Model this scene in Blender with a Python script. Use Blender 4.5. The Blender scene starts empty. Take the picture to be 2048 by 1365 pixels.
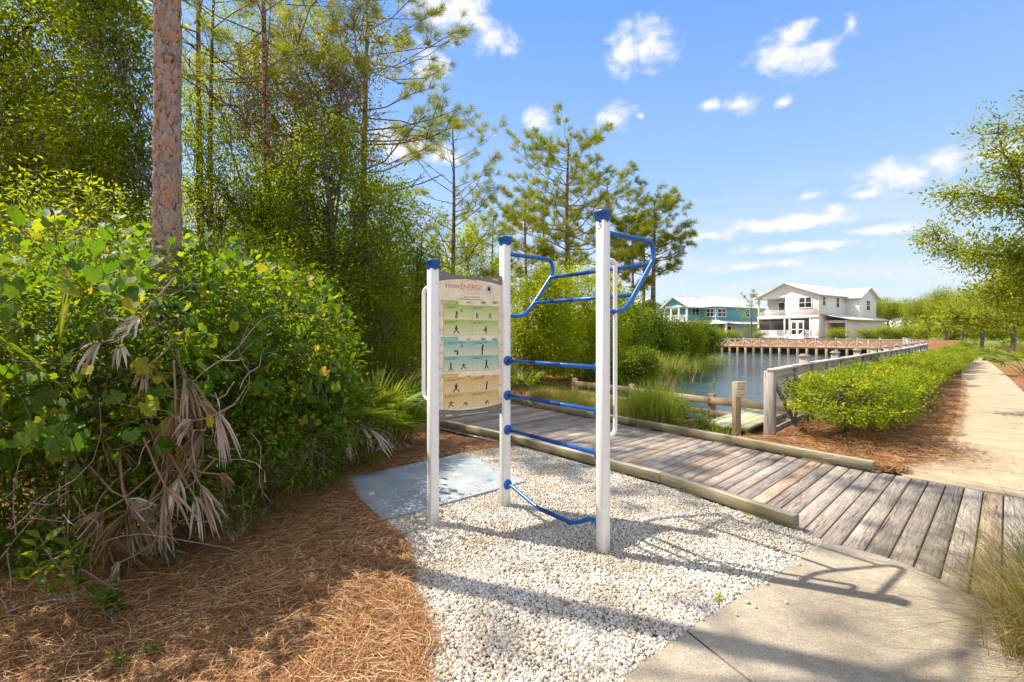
import bpy, math, random
import numpy as np
from mathutils import Vector, Matrix

# ------------------------------------------------------------------ camera, sun, sky, exposure
scene = bpy.context.scene
COL = scene.collection
H, F, CAM_H = 668.0, 970.0, 1.6          # horizon row, focal length in photo pixels, eye height (m)

cam_data = bpy.data.cameras.new('camera')
cam = bpy.data.objects.new('camera', cam_data)
COL.objects.link(cam)
cam.location = (0, 0, CAM_H)
cam.rotation_euler = (math.radians(90), 0, 0)
cam_data.sensor_width = 36
cam_data.lens = F / 2048 * 36
cam_data.shift_y = -(682.5 - H) / 2048
cam_data.clip_start = 0.05
cam_data.clip_end = 6000
scene.camera = cam

SUN = Vector((-1.64, .67, 2.5)).normalized()
sun_data = bpy.data.lights.new('sun', 'SUN')
sun_data.energy = 4.8
sun_data.angle = math.radians(0.55)
sun_data.color = (1.0, .915, .77)
sun = bpy.data.objects.new('sun', sun_data)
COL.objects.link(sun)
sun.rotation_euler = (-SUN).to_track_quat('-Z', 'Y').to_euler()
sun.location = (-20, 10, 40)

scene.view_settings.view_transform = 'Standard'
scene.view_settings.look = 'None'
scene.view_settings.gamma = 1
scene.view_settings.exposure = 0.87


class NT:
    """small helper to write node trees"""
    def __init__(s, tree):
        s.t = tree
        s.x = 0

    def n(s, typ, props=None, **ins):
        nd = s.t.nodes.new(typ)
        s.x += 1
        nd.location = (s.x * 40, 0)
        for k, v in (props or {}).items():
            setattr(nd, k, v)
        for k, v in ins.items():
            k2 = int(k[1:]) if k[0] == '_' and k[1:].isdigit() else k.replace('_', ' ')
            sock = nd.inputs[k2]
            if isinstance(v, bpy.types.NodeSocket):
                s.t.links.new(v, sock)
            else:
                if isinstance(v, tuple) and len(v) == 3 and sock.type == 'RGBA':
                    v = v + (1,)
                sock.default_value = v
        return nd

    def m(s, op, a, b=0.0, c=0.0, clamp=False):
        return s.n('ShaderNodeMath', dict(operation=op, use_clamp=clamp), _0=a, _1=b, _2=c).outputs[0]

    def vm(s, op, a, b=(0, 0, 0)):
        nd = s.n('ShaderNodeVectorMath', dict(operation=op), _0=a, _1=b)
        return nd.outputs['Value'] if op in ('LENGTH', 'DOT_PRODUCT') else nd.outputs[0]

    def mix(s, f, a, b, blend='MIX'):
        nd = s.t.nodes.new('ShaderNodeMix')
        nd.data_type = 'RGBA'
        nd.blend_type = blend
        for i, v in ((0, f), (6, a), (7, b)):
            if isinstance(v, bpy.types.NodeSocket):
                s.t.links.new(v, nd.inputs[i])
            else:
                nd.inputs[i].default_value = (v + (1,)) if isinstance(v, tuple) and len(v) == 3 else v
        return nd.outputs[2]

    def ramp(s, f, stops, interp='LINEAR'):
        nd = s.n('ShaderNodeValToRGB', Fac=f)
        cr = nd.color_ramp
        cr.interpolation = interp
        while len(cr.elements) < len(stops):
            cr.elements.new(.5)
        for e, (p, c) in zip(cr.elements, stops):
            e.position = p
            e.color = tuple(c) + (1,) if isinstance(c, tuple) else (c, c, c, 1)
        return nd.outputs['Color']

    def noise(s, vec, scale, detail=4.0, rough=.55, dist=0.0):
        nd = s.n('ShaderNodeTexNoise', Vector=vec, Scale=scale, Detail=detail, Roughness=rough, Distortion=dist)
        return nd.outputs[0]

    def smooth(s, v, lo, hi):
        nd = s.n('ShaderNodeMapRange', dict(interpolation_type='SMOOTHSTEP'))
        s.t.links.new(v, nd.inputs[0])
        nd.inputs[1].default_value = lo
        nd.inputs[2].default_value = hi
        return nd.outputs[0]


world = bpy.data.worlds.new('World')
scene.world = world
world.use_nodes = True
w = NT(world.node_tree)
for nd in list(world.node_tree.nodes):
    world.node_tree.nodes.remove(nd)
sky = w.n('ShaderNodeTexSky', dict(sky_type='NISHITA', sun_disc=False))
sky.sun_elevation = math.asin(SUN.z)
sky.sun_rotation = math.atan2(SUN.x, SUN.y)
sky.air_density = 1.0
sky.dust_density = 0.4
sky.ozone_density = 2.0
dirv = w.n('ShaderNodeTexCoord').outputs['Generated']
sep = w.n('ShaderNodeSeparateXYZ', Vector=dirv)
az = w.m('ARCTAN2', sep.outputs[0], sep.outputs[1])
el = w.m('ARCSINE', sep.outputs[2])
azel = w.n('ShaderNodeCombineXYZ', X=az, Y=el).outputs[0]
# clouds: azimuth, elevation, half sizes (degrees), weight
CLOUDS = [(-6.8, 33.5, 6.5, 3.2, 1), (-1.8, 31.0, 3.2, 1.6, .95), (13.2, 29.6, 2.4, 2.6, 1.05), (16.0, 29.8, 3.0, 2.6, 1.0),
          (31.8, 26.0, 2.6, 2.2, .95), (28.8, 26.6, 3.0, 2.0, 1.0), (30.2, 28.2, 2.4, 1.4, .9), (35, 27.6, 1.2, 1.4, .6),
          (22.0, 23.6, 1.7, .9, .85), (25.6, 23.2, 2.6, 1.1, .9), (29.0, 22.6, 1.6, .8, .8),
          (3.1, 23.8, 1.9, 1.7, 1.05), (6.2, 23.6, 1.4, 1.0, .55), (11.8, 23.6, 2.6, 1.5, 1.0), (14.8, 23.4, 1.4, .7, .45),
          (-2.2, 22.3, 1.0, .7, .55), (-9.6, 28.6, 2.6, 2.4, 1.0), (-13, 20.6, 5.5, 2.2, .95), (-8, 20, 3.0, 1.6, .9),
          (38.6, 14.3, 5.0, 1.9, .95), (41.5, 15.0, 3.0, 1.6, .9), (44.8, 14.8, 3.5, 1.2, .85), (36.2, 13.2, 2.5, .9, .7),
          (31.4, 13.6, 2.4, 1.0, .75), (34.0, 12.0, 1.7, 1.0, .85), (29.6, 11.2, 8, .9, 1.15), (22, 10.7, 5, .9, 1.0),
          (31, 8.8, 7, .7, 1.05), (38, 9.6, 4, .7, 1.0), (27, 7.2, 6, .6, .9), (1.5, 12.4, 6, 1.4, .7), (-28, 26.5, 3.2, 2.4, .95),
          (-23, 21, 4.5, 3.0, .95), (-36, 30, 6, 3, .7), (36, 5.6, 10, .8, .4), (-60, 28, 9, 4, .9), (75, 24, 8, 3, .9), (62, 14, 6, 2, .8)]
acc = None
for a_, e_, ra, re_, wt in CLOUDS:
    c = (math.radians(a_), math.radians(e_), 0)
    s_ = (1 / math.radians(ra), 1 / math.radians(re_), 0)
    v = w.vm('MULTIPLY', w.vm('SUBTRACT', azel, c), s_)
    mval = w.m('SUBTRACT', wt, w.vm('LENGTH', v))
    acc = mval if acc is None else w.m('MAXIMUM', acc, mval)
# broken cloud added overhead and behind, out of view, for whiter fill light
over = w.m('MAXIMUM', w.smooth(el, .72, 1.0), w.smooth(w.m('ABSOLUTE', az), 1.25, 1.7))
acc = w.m('MAXIMUM', acc, w.m('SUBTRACT', w.m('MULTIPLY', over, 1.1), .62))
n1 = w.noise(w.vm('MULTIPLY', azel, (1, 1.5, 1)), 22.0, 8.0, .58, .3)
n2 = w.noise(w.vm('MULTIPLY', azel, (1, 2.2, 1)), 6.0, 4.0, .55)
shape = w.m('ADD', acc, w.m('MULTIPLY', w.m('SUBTRACT', n1, .5), 2.1))
mask = w.smooth(shape, -.08, .70)
# thin veil near the horizon
n3 = w.noise(w.vm('MULTIPLY', azel, (1, 4.5, 1)), 5.0, 7.0, .6, .4)
veil = w.m('MULTIPLY', w.smooth(el, .34, .02), w.m('ADD', .10, w.m('MULTIPLY', w.smooth(n3, .40, .62), .75)))
mask = w.m('MULTIPLY', w.smooth(shape, -.10, .85), .93)
shade = w.smooth(w.m('ADD', shape, w.m('MULTIPLY', n1, .6)), .15, 1.3)
ccol = w.mix(shade, (3.5, 3.85, 4.5), (4.9, 4.85, 4.8))
ccol = w.mix(over, ccol, (6.2, 6.1, 6.0))  # added unseen cloud is brighter than the visible clouds, to lift the fill
grad = w.ramp(w.m('DIVIDE', el, 1.2), [(0, (.66, .77, .88)), (.12, (.52, .69, .92)), (.28, (.35, .56, .94)), (.48, (.18, .40, .90)), (1, (.06, .18, .55))])
grad = w.mix(1.0, grad, (5.0, 5.0, 5.0), 'MULTIPLY')
skyc = w.mix(.78, w.mix(1.0, sky.outputs[0], (.85, 1.04, 1.25), 'MULTIPLY'), grad)
colr = w.mix(mask, w.mix(veil, skyc, (3.9, 4.15, 4.5)), ccol)
bg = w.n('ShaderNodeBackground', Color=colr, Strength=.121)
wo = w.n('ShaderNodeOutputWorld')
world.node_tree.links.new(bg.outputs[0], wo.inputs[0])


# ------------------------------------------------------------------ helpers
def g(px, py, z=0.0):
    """photo pixel + height -> point on that level"""
    d = F * (CAM_H - z) / (py - H)
    return np.array([(px - 1024) * d / F, d, z])


def at(px, py, d):
    return np.array([(px - 1024) * d / F, d, CAM_H + (H - py) * d / F])


UP = np.array([0, 0, 1.0])


def unit(v):
    v = np.asarray(v, float)
    return v / (np.linalg.norm(v, axis=-1, keepdims=True) + 1e-9)


def frames(D, N):
    """orthonormal frames from midrib directions D and approximate normals N"""
    D = unit(D)
    S = unit(np.cross(D, N))
    N = np.cross(S, D)
    return S, D, N


class MB:
    def __init__(s):
        s.V, s.F, s.T, s.n = [], [], [], 0

    def add(s, verts, faces, tc=None):
        verts = np.asarray(verts, np.float32).reshape(-1, 3)
        k = len(verts)
        if tc is None:
            tc = np.zeros((k, 3), np.float32)
        s.V.append(verts)
        s.T.append(np.broadcast_to(np.asarray(tc, np.float32), (k, 3)))
        if isinstance(faces, np.ndarray):
            s.F.append(faces.astype(np.int32) + s.n)
        else:
            by = {}
            for f in faces:
                by.setdefault(len(f), []).append(f)
            for fs in by.values():
                s.F.append(np.array(fs, np.int32) + s.n)
        s.n += k

    def box(s, c, size, R=None, bev=0.004, rnd=0.0):
        """chamfered box; R columns are the local axes"""
        a, b, d = [max(x / 2, 1e-4) for x in size]
        r = min(bev, a * .45, b * .45, d * .45)
        vs, tc, idx = [], [], {}
        off = rnd * 17.0
        for sx in (-1, 1):
            for sy in (-1, 1):
                for sz in (-1, 1):
                    for ax in range(3):
                        p = [sx * (a - r), sy * (b - r), sz * (d - r)]
                        p[ax] = (sx * a, sy * b, sz * d)[ax]
                        idx[(sx, sy, sz, ax)] = len(vs)
                        vs.append(p)
                        u, v = ((p[1], p[2]), (p[0], p[2]), (p[0], p[1]))[ax]
                        if ax == 0 and a < max(b, d):
                            tc.append((v + off, u, rnd) if d > b else (u + off, v, rnd))
                        elif ax == 0:
                            tc.append((u * .2 + off, v, rnd))
                        else:
                            big = (a >= b and a >= d)
                            tc.append((u + off, v + ax * .3, rnd) if big or ax == 2 and a >= b else (v + off, u + ax * .3, rnd))
        fs = []
        for ax in range(3):
            o1, o2 = [i for i in range(3) if i != ax]
            for sg in (-1, 1):
                q = []
                for s1, s2 in ((-1, -1), (1, -1), (1, 1), (-1, 1)):
                    k = [0, 0, 0]
                    k[ax], k[o1], k[o2] = sg, s1, s2
                    q.append(idx[(k[0], k[1], k[2], ax)])
                if (sg == 1) != (ax == 1):
                    fs.append(tuple(q))
                else:
                    fs.append(tuple(q[::-1]))
        for ax in range(3):
            o1, o2 = [i for i in range(3) if i != ax]
            for s1 in (-1, 1):
                for s2 in (-1, 1):
                    k0, k1 = [0, 0, 0], [0, 0, 0]
                    k0[ax], k0[o1], k0[o2] = -1, s1, s2
                    k1[ax], k1[o1], k1[o2] = 1, s1, s2
                    q = (idx[(*k0, o1)], idx[(*k1, o1)], idx[(*k1, o2)], idx[(*k0, o2)])
                    A, B, Cc = [np.array(vs[i]) for i in q[:3]]
                    nn = np.cross(B - A, Cc - A)
                    out = np.zeros(3)
                    out[o1], out[o2] = s1, s2
                    fs.append(q if nn @ out > 0 else q[::-1])
        for sx in (-1, 1):
            for sy in (-1, 1):
                for sz in (-1, 1):
                    q = tuple(idx[(sx, sy, sz, ax)] for ax in range(3))
                    fs.append(q if sx * sy * sz > 0 else q[::-1])
        vs = np.array(vs)
        if R is not None:
            vs = vs @ np.asarray(R).T
        s.add(vs + np.asarray(c), fs, np.array(tc))

    def beam(s, p0, p1, wd, ht, bev=.004, rnd=0.0, up=(0, 0, 1)):
        p0, p1 = np.asarray(p0, float), np.asarray(p1, float)
        x = unit(p1 - p0)
        up = np.asarray(up, float)
        if abs(x @ up) > .98:
            up = np.array([1.0, 0, 0]) if abs(x[0]) < .9 else np.array([0, 1.0, 0])
        y = unit(np.cross(up, x))
        z = np.cross(x, y)
        s.box((p0 + p1) / 2, (np.linalg.norm(p1 - p0), wd, ht), np.stack([x, y, z], 1), bev, rnd)

    def tube(s, pts, rad, nseg=8, cap=True, rnd=0.0):
        P = np.asarray(pts, float)
        n = len(P)
        R = np.broadcast_to(np.asarray(rad, float), (n,))
        T = np.gradient(P, axis=0)
        T = unit(T)
        ref = np.array([0, 0, 1.0]) if abs(T[0][2]) < .9 else np.array([1.0, 0, 0])
        A = unit(np.cross(T[0], ref))
        ang = np.arange(nseg) / nseg * 2 * math.pi
        vs, tc = [], []
        L = 0
        for i in range(n):
            if i:
                A = unit(A - T[i] * (A @ T[i]))
                L += np.linalg.norm(P[i] - P[i - 1])
            B = np.cross(T[i], A)
            vs.append(P[i] + R[i] * (np.cos(ang)[:, None] * A + np.sin(ang)[:, None] * B))
            tc.append(np.stack([np.full(nseg, L), np.abs(ang - math.pi) * max(R[i], R[0] * .6), np.full(nseg, rnd)], 1))
        vs, tc = np.concatenate(vs), np.concatenate(tc)
        i, j = np.meshgrid(np.arange(n - 1), np.arange(nseg), indexing='ij')
        i, j = i.ravel(), j.ravel()
        j2 = (j + 1) % nseg
        fs = np.stack([i * nseg + j, i * nseg + j2, (i + 1) * nseg + j2, (i + 1) * nseg + j], 1)
        b = s.n
        s.add(vs, fs, tc)
        if cap:
            s.F.append(np.array([list(range(nseg))[::-1]], np.int32) + b)
            s.F.append(np.array([[(n - 1) * nseg + k for k in range(nseg)]], np.int32) + b)

    def prism(s, poly, z0, z1, tcs=1.0):
        """extruded outline (counter-clockwise)"""
        P = np.asarray(poly, float)
        k = len(P)
        if np.sum(P[:, 0] * np.roll(P[:, 1], -1) - P[:, 1] * np.roll(P[:, 0], -1)) < 0:
            P = P[::-1]
        lo = np.c_[P, np.full(k, z0)]
        hi = np.c_[P, np.full(k, z1)]
        s.add(hi, [tuple(range(k))], hi)
        s.add(lo, [tuple(range(k))[::-1]], lo)
        s.add(np.concatenate([lo, hi]), [(i, (i + 1) % k, k + (i + 1) % k, k + i) for i in range(k)], np.concatenate([lo, hi]))

    def inst(s, tv, tf, P, D, N, S, rnd, tc2=None):
        """copies of a template: x across, y along D, z along N"""
        A, B, Cc = frames(D, N)
        S = np.asarray(S, float)
        if S.ndim == 1:
            S = S[:, None] * np.ones(3)
        tv = np.asarray(tv, float)
        n, k = len(P), len(tv)
        X = (tv[None, :, 0, None] * S[:, None, 0:1]) * A[:, None] + (tv[None, :, 1, None] * S[:, None, 1:2]) * B[:, None] + \
            (tv[None, :, 2, None] * S[:, None, 2:3]) * Cc[:, None]
        X = (X + np.asarray(P)[:, None]).reshape(-1, 3)
        tf = np.asarray(tf, np.int32)
        fs = (np.arange(n)[:, None, None] * k + tf[None]).reshape(-1, tf.shape[1])
        tc = np.zeros((n, k, 3), np.float32)
        tc[:, :, 0] = tv[None, :, 0]
        tc[:, :, 1] = tv[None, :, 1] if tc2 is None else np.asarray(tc2)[:, None]
        tc[:, :, 2] = np.asarray(rnd)[:, None]
        s.add(X, fs, tc.reshape(-1, 3))

    def build(s, name, mat, parent=None, smooth=False):
        me = bpy.data.meshes.new(name)
        V = np.concatenate(s.V)
        T = np.concatenate(s.T)
        loops = np.concatenate([f.ravel() for f in s.F])
        sizes = np.concatenate([np.full(len(f), f.shape[1], np.int32) for f in s.F])
        starts = np.concatenate([[0], np.cumsum(sizes)[:-1]]).astype(np.int32)
        me.vertices.add(len(V))
        me.vertices.foreach_set('co', V.ravel().astype(np.float32))
        me.loops.add(len(loops))
        me.loops.foreach_set('vertex_index', loops.astype(np.int32))
        me.polygons.add(len(sizes))
        me.polygons.foreach_set('loop_start', starts)
        if smooth:
            me.polygons.foreach_set('use_smooth', np.ones(len(sizes), bool))
        at_ = me.attributes.new('tc', 'FLOAT_VECTOR', 'POINT')
        at_.data.foreach_set('vector', T.ravel().astype(np.float32))
        me.update(calc_edges=True)
        me.validate()
        me.materials.append(mat)
        o = bpy.data.objects.new(name, me)
        COL.objects.link(o)
        if parent is not None:
            o.parent = parent
        return o


def tag(o, label=None, cat=None, group=None, kind=None):
    if label:
        o['label'] = label
    if cat:
        o['category'] = cat
    if group:
        o['group'] = group
    if kind:
        o['kind'] = kind
    return o


def thing(name, label, cat, loc=(0, 0, 0), rz=0.0, group=None):
    o = bpy.data.objects.new(name, None)
    COL.objects.link(o)
    o.empty_display_size = .1
    o.location = tuple(float(x) for x in loc)
    o.rotation_euler = (0, 0, rz)
    return tag(o, label, cat, group)


def dup(root, label, loc, rz=0.0, scale=1.0, group=None):
    def cp(o, parent):
        c = o.copy()
        COL.objects.link(c)
        if parent is not None:
            c.parent = parent
        for ch in list(o.children):
            cp(ch, c)
        return c
    r = cp(root, None)
    r.location = tuple(float(x) for x in loc)
    r.rotation_euler = (0, 0, rz)
    r.scale = (scale, scale, scale) if not isinstance(scale, tuple) else scale
    r['label'] = label
    if group:
        r['group'] = group
    return r


def inside(P, poly):
    """points in polygon"""
    x, y = P[:, 0], P[:, 1]
    poly = np.asarray(poly, float)
    r = np.zeros(len(P), bool)
    k = len(poly)
    j = k - 1
    for i in range(k):
        xi, yi, xj, yj = *poly[i][:2], *poly[j][:2]
        c = ((yi > y) != (yj > y)) & (x < (xj - xi) * (y - yi) / (yj - yi + 1e-12) + xi)
        r ^= c
        j = i
    return r


def sdist(P, poly):
    """distance to polygon outline, positive inside"""
    poly = np.asarray(poly, float)[:, :2]
    best = np.full(len(P), 1e9)
    for a, b in zip(poly, np.roll(poly, -1, 0)):
        ab = b - a
        t = np.clip(((P - a) @ ab) / (ab @ ab + 1e-12), 0, 1)
        best = np.minimum(best, np.linalg.norm(P - (a + t[:, None] * ab), axis=1))
    return np.where(inside(P, poly), best, -best)


def smoothstep(t):
    t = np.clip(t, 0, 1)
    return t * t * (3 - 2 * t)


# ------------------------------------------------------------------ materials
def new_mat(name):
    m = bpy.data.materials.new(name)
    m.use_nodes = True
    t = NT(m.node_tree)
    for nd in list(m.node_tree.nodes):
        m.node_tree.nodes.remove(nd)
    return m, t


def finish(m, t, shader):
    o = t.n('ShaderNodeOutputMaterial')
    t.t.links.new(shader, o.inputs[0])
    return m


def pbsdf(t, col, rough=.6, spec=.4, metal=0.0, normal=None, **kw):
    ins = dict(Base_Color=col, Roughness=rough, Metallic=metal)
    nd = t.n('ShaderNodeBsdfPrincipled', **ins)
    nd.inputs['Specular IOR Level'].default_value = spec
    if normal is not None:
        t.t.links.new(normal, nd.inputs['Normal'])
    return nd.outputs[0]


def bump(t, h, strength=.3, dist=.01):
    return t.n('ShaderNodeBump', Height=h, Strength=strength, Distance=dist).outputs[0]


def attr(t):
    return t.n('ShaderNodeAttribute', dict(attribute_name='tc')).outputs['Vector']


def leaf_mat(name, cols, trans, tr=.42, rough=.42, spec=.35):
    """cols: reflect colour stops over per-leaf random, trans: transmitted stops"""
    m, t = new_mat(name)
    r = t.n('ShaderNodeSeparateXYZ', Vector=attr(t)).outputs[2]
    c = t.ramp(r, cols)
    d = t.ramp(r, trans)
    a = pbsdf(t, c, rough, spec)
    b = t.n('ShaderNodeBsdfTranslucent', Color=d).outputs[0]
    mx = t.n('ShaderNodeMixShader', _0=tr, _1=a, _2=b)
    return finish(m, t, mx.outputs[0])


def grape_mat(name, cols, trans, tr):
    m, t = new_mat(name)
    sp = t.n('ShaderNodeSeparateXYZ', Vector=attr(t))
    x, y, r = sp.outputs
    ang = t.m('ARCTAN2', x, t.m('ADD', y, .12))
    rad = t.vm('LENGTH', t.n('ShaderNodeCombineXYZ', X=x, Y=t.m('ADD', y, .12)).outputs[0])
    k = t.m('ABSOLUTE', t.m('SUBTRACT', t.m('FRACT', t.m('ADD', t.m('DIVIDE', ang, .62), .5)), .5))
    side = t.m('ABSOLUTE', t.m('SUBTRACT', t.m('FRACT', t.m('ADD', t.m('MULTIPLY', rad, 5.5), t.m('MULTIPLY', k, -2.6))), .5))
    vein = t.m('MAXIMUM', t.smooth(t.m('MULTIPLY', k, rad), .030, .008), t.m('MULTIPLY', t.smooth(side, .10, .03), .4))
    n = t.noise(t.n('ShaderNodeTexCoord').outputs['Object'], 55.0, 4.0, .6)
    c, d = t.ramp(r, cols), t.ramp(r, trans)
    mott = t.ramp(n, [(.25, .72), (.75, 1.2)])
    c = t.mix(1.0, t.mix(t.m('MULTIPLY', vein, .55), c, (.30, .36, .10)), mott, 'MULTIPLY')
    d = t.mix(1.0, t.mix(t.m('MULTIPLY', vein, .6), d, (.10, .18, .02)), mott, 'MULTIPLY')
    c = t.mix(t.smooth(n, .74, .78), c, (.20, .12, .05))
    a = pbsdf(t, c, .48, .22, normal=bump(t, t.m('SUBTRACT', n, vein), .35, .004))
    b = t.n('ShaderNodeBsdfTranslucent', Color=d).outputs[0]
    return finish(m, t, t.n('ShaderNodeMixShader', _0=tr, _1=a, _2=b).outputs[0])


def plain(name, col, rough=.5, spec=.4, metal=0.0, vary=.0, vscale=8.0):
    m, t = new_mat(name)
    c = col
    nrm = None
    if vary:
        n = t.noise(t.n('ShaderNodeTexCoord').outputs['Object'], vscale, 6.0, .6)
        c = t.mix(t.smooth(n, .25, .75), tuple(x * (1 - vary) for x in col), tuple(min(1, x * (1 + vary)) for x in col))
    return finish(m, t, pbsdf(t, c, rough, spec, metal))


def wood_mat(name, dark, mid, light, tan=None, moss_shade=None):
    m, t = new_mat(name)
    v = attr(t)
    sp = t.n('ShaderNodeSeparateXYZ', Vector=v)
    u, vv, r = sp.outputs
    r9 = t.m('MULTIPLY', r, 91.0)
    base = t.n('ShaderNodeCombineXYZ', X=t.m('MULTIPLY', u, .7), Y=t.m('MULTIPLY', vv, 10.0), Z=r9).outputs[0]
    ring = t.noise(base, 1.0, 3.0, .5, .5)
    rings = t.m('ADD', t.m('MULTIPLY', t.m('SINE', t.m('MULTIPLY', ring, 75.0)), .5), .5)
    fine = t.noise(t.n('ShaderNodeCombineXYZ', X=t.m('MULTIPLY', u, 3.0), Y=t.m('MULTIPLY', vv, 120.0), Z=r9).outputs[0], 1.0, 5.0, .6, .2)
    crack = t.noise(t.n('ShaderNodeCombineXYZ', X=t.m('MULTIPLY', u, 1.6), Y=t.m('MULTIPLY', vv, 46.0), Z=r9).outputs[0], 1.0, 4.0, .6, .5)
    patch = t.noise(t.n('ShaderNodeCombineXYZ', X=t.m('MULTIPLY', u, 1.3), Y=t.m('MULTIPLY', vv, 4.0), Z=r9).outputs[0], 1.0, 4.0, .6)
    f = t.m('ADD', t.m('MULTIPLY', rings, .17), t.m('ADD', t.m('MULTIPLY', fine, .78), .04))
    f = t.m('ADD', f, t.m('MULTIPLY', t.m('SUBTRACT', patch, .5), .6))
    c = t.ramp(f, [(.16, dark), (.45, mid), (.78, light)])
    ck = t.smooth(crack, .40, .33)
    c = t.mix(t.m('MULTIPLY', ck, .8), c, tuple(x * .3 for x in dark))
    c = t.mix(1.0, c, t.ramp(t.m('FRACT', t.m('MULTIPLY', r, 7.31)), [(0, .62), (.5, .92), (1, 1.16)]), 'MULTIPLY')
    if tan:
        c = t.mix(t.m('MULTIPLY', t.smooth(r, .84, .90), .75), c, t.mix(1.0, c, tan, 'MULTIPLY'))
    if moss_shade:
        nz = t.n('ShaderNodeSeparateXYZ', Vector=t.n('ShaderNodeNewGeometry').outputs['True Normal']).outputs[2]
        side = t.smooth(nz, .8, .3)  # moss kept to vertical sides, also painting them darker than the lit top
        c = t.mix(t.m('MULTIPLY', t.m('MULTIPLY', t.smooth(t.m('ADD', patch, t.m('MULTIPLY', fine, .5)), .52, .85), side), .85), c, moss_shade)
    h = t.m('SUBTRACT', f, ck)
    return finish(m, t, pbsdf(t, c, .8, .2, normal=bump(t, h, .55, .004)))


def bark_mat(name, plate_a, plate_b, gap, su=7.0, sv=16.0, depth=.02):
    m, t = new_mat(name)
    v = attr(t)
    base = t.vm('MULTIPLY', v, (su, sv, 1))
    wv = t.n('ShaderNodeTexNoise', Vector=base, Scale=.7, Detail=3.0).outputs[1]
    base2 = t.vm('ADD', base, t.vm('MULTIPLY', wv, (.9, .9, 0)))
    ve = t.n('ShaderNodeTexVoronoi', dict(feature='DISTANCE_TO_EDGE'), Vector=base2, Scale=1.0).outputs[0]
    vc = t.n('ShaderNodeTexVoronoi', Vector=base2, Scale=1.0).outputs['Color']
    n = t.noise(base, 3.0, 6.0, .65)
    pc = t.n('ShaderNodeSeparateColor', Color=vc).outputs[0]
    c = t.mix(t.smooth(t.m('ADD', pc, t.m('MULTIPLY', t.m('SUBTRACT', n, .5), 1.4)), .35, .75), plate_a, plate_b)
    c = t.mix(1.0, c, t.ramp(n, [(.2, .6), (.8, 1.25)]), 'MULTIPLY')
    e = t.smooth(t.m('ADD', ve, t.m('MULTIPLY', t.m('SUBTRACT', n, .5), .12)), .0, .1)
    c = t.mix(e, gap, c)
    h = t.m('ADD', t.m('ADD', e, t.m('MULTIPLY', pc, .7)), t.m('MULTIPLY', n, .6))
    return finish(m, t, pbsdf(t, c, .9, .15, normal=bump(t, h, .9, depth)))


M = {}
M['white'] = None
m_, t_ = new_mat('white_paint')
co = t_.n('ShaderNodeTexCoord').outputs['Object']
n_ = t_.noise(co, 9.0, 6.0, .65)
n2_ = t_.noise(t_.vm('MULTIPLY', co, (60, 60, 4)), 1.0, 4.0, .6)
c_ = t_.mix(t_.smooth(n_, .52, .8), (.80, .80, .79), (.66, .64, .60))
c_ = t_.mix(t_.m('MULTIPLY', t_.smooth(n2_, .6, .8), .3), c_, (.55, .53, .48))
z_ = t_.n('ShaderNodeSeparateXYZ', Vector=t_.n('ShaderNodeNewGeometry').outputs['Position']).outputs[2]
sp_n = t_.noise(co, 45.0, 5.0, .7)
c_ = t_.mix(t_.m('MULTIPLY', t_.smooth(t_.m('ADD', z_, t_.m('MULTIPLY', sp_n, .30)), .34, .10), .55), c_, (.42, .36, .27))
c_ = t_.mix(t_.smooth(sp_n, .70, .76), c_, (.40, .33, .24))
M['white'] = finish(m_, t_, pbsdf(t_, c_, .42, .4, normal=bump(t_, n_, .05, .002)))
m_, t_ = new_mat('blue_paint')
co = t_.n('ShaderNodeTexCoord').outputs['Object']
n_ = t_.noise(co, 30.0, 5.0, .6)
c_ = t_.mix(t_.smooth(n_, .35, .75), (.006, .09, .36), (.012, .125, .45))
M['blue'] = finish(m_, t_, pbsdf(t_, c_, .28, .5))
M['blue_grip'] = plain('blue_grip', (.008, .055, .26), .55, .35, vary=.15, vscale=60)
M['blue_cap'] = plain('blue_cap', (.006, .075, .30), .35, .45, vary=.1, vscale=20)
M['steel'] = plain('steel', (.5, .5, .5), .35, .5, 1.0)
M['wood'] = wood_mat('weathered_wood', (.085, .066, .056), (.27, .225, .192), (.48, .42, .365), tan=(1.14, .95, .72))
M['wood_moss_shade'] = wood_mat('mossy_shaded_wood', (.13, .10, .075), (.40, .335, .26), (.64, .57, .47), moss_shade=(.20, .175, .075))
M['wood_fence'] = wood_mat('grey_fence_wood', (.23, .20, .18), (.44, .395, .355), (.58, .53, .485))
M['wood_pale'] = wood_mat('pale_fence_wood', (.42, .39, .35), (.60, .57, .52), (.72, .69, .64))
M['wood_tan'] = wood_mat('tan_wood', (.25, .165, .095), (.43, .31, .195), (.56, .44, .30))
M['wood_green'] = wood_mat('treated_wood', (.27, .27, .16), (.47, .47, .30), (.60, .58, .40))
M['wood_rust'] = wood_mat('stained_pile_wood', (.22, .12, .06), (.42, .26, .14), (.55, .40, .26))
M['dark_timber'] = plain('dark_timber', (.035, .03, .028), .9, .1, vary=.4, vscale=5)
M['pine_bark'] = bark_mat('pine_bark', (.34, .27, .225), (.42, .20, .10), (.055, .04, .033), 8.0, 20.0, .02)
M['pine_bark_far'] = bark_mat('pine_bark_far', (.25, .19, .15), (.29, .18, .115), (.05, .038, .03), 3.5, 10.0, .03)
M['grey_bark'] = bark_mat('grey_bark', (.17, .145, .12), (.24, .21, .18), (.04, .033, .028), 9.0, 22.0, .01)
M['twig'] = plain('twig_bark', (.17, .125, .095), .9, .1, vary=.35, vscale=12)
M['twig_grey'] = plain('grey_twig_bark', (.24, .20, .17), .9, .1, vary=.3, vscale=12)

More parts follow.
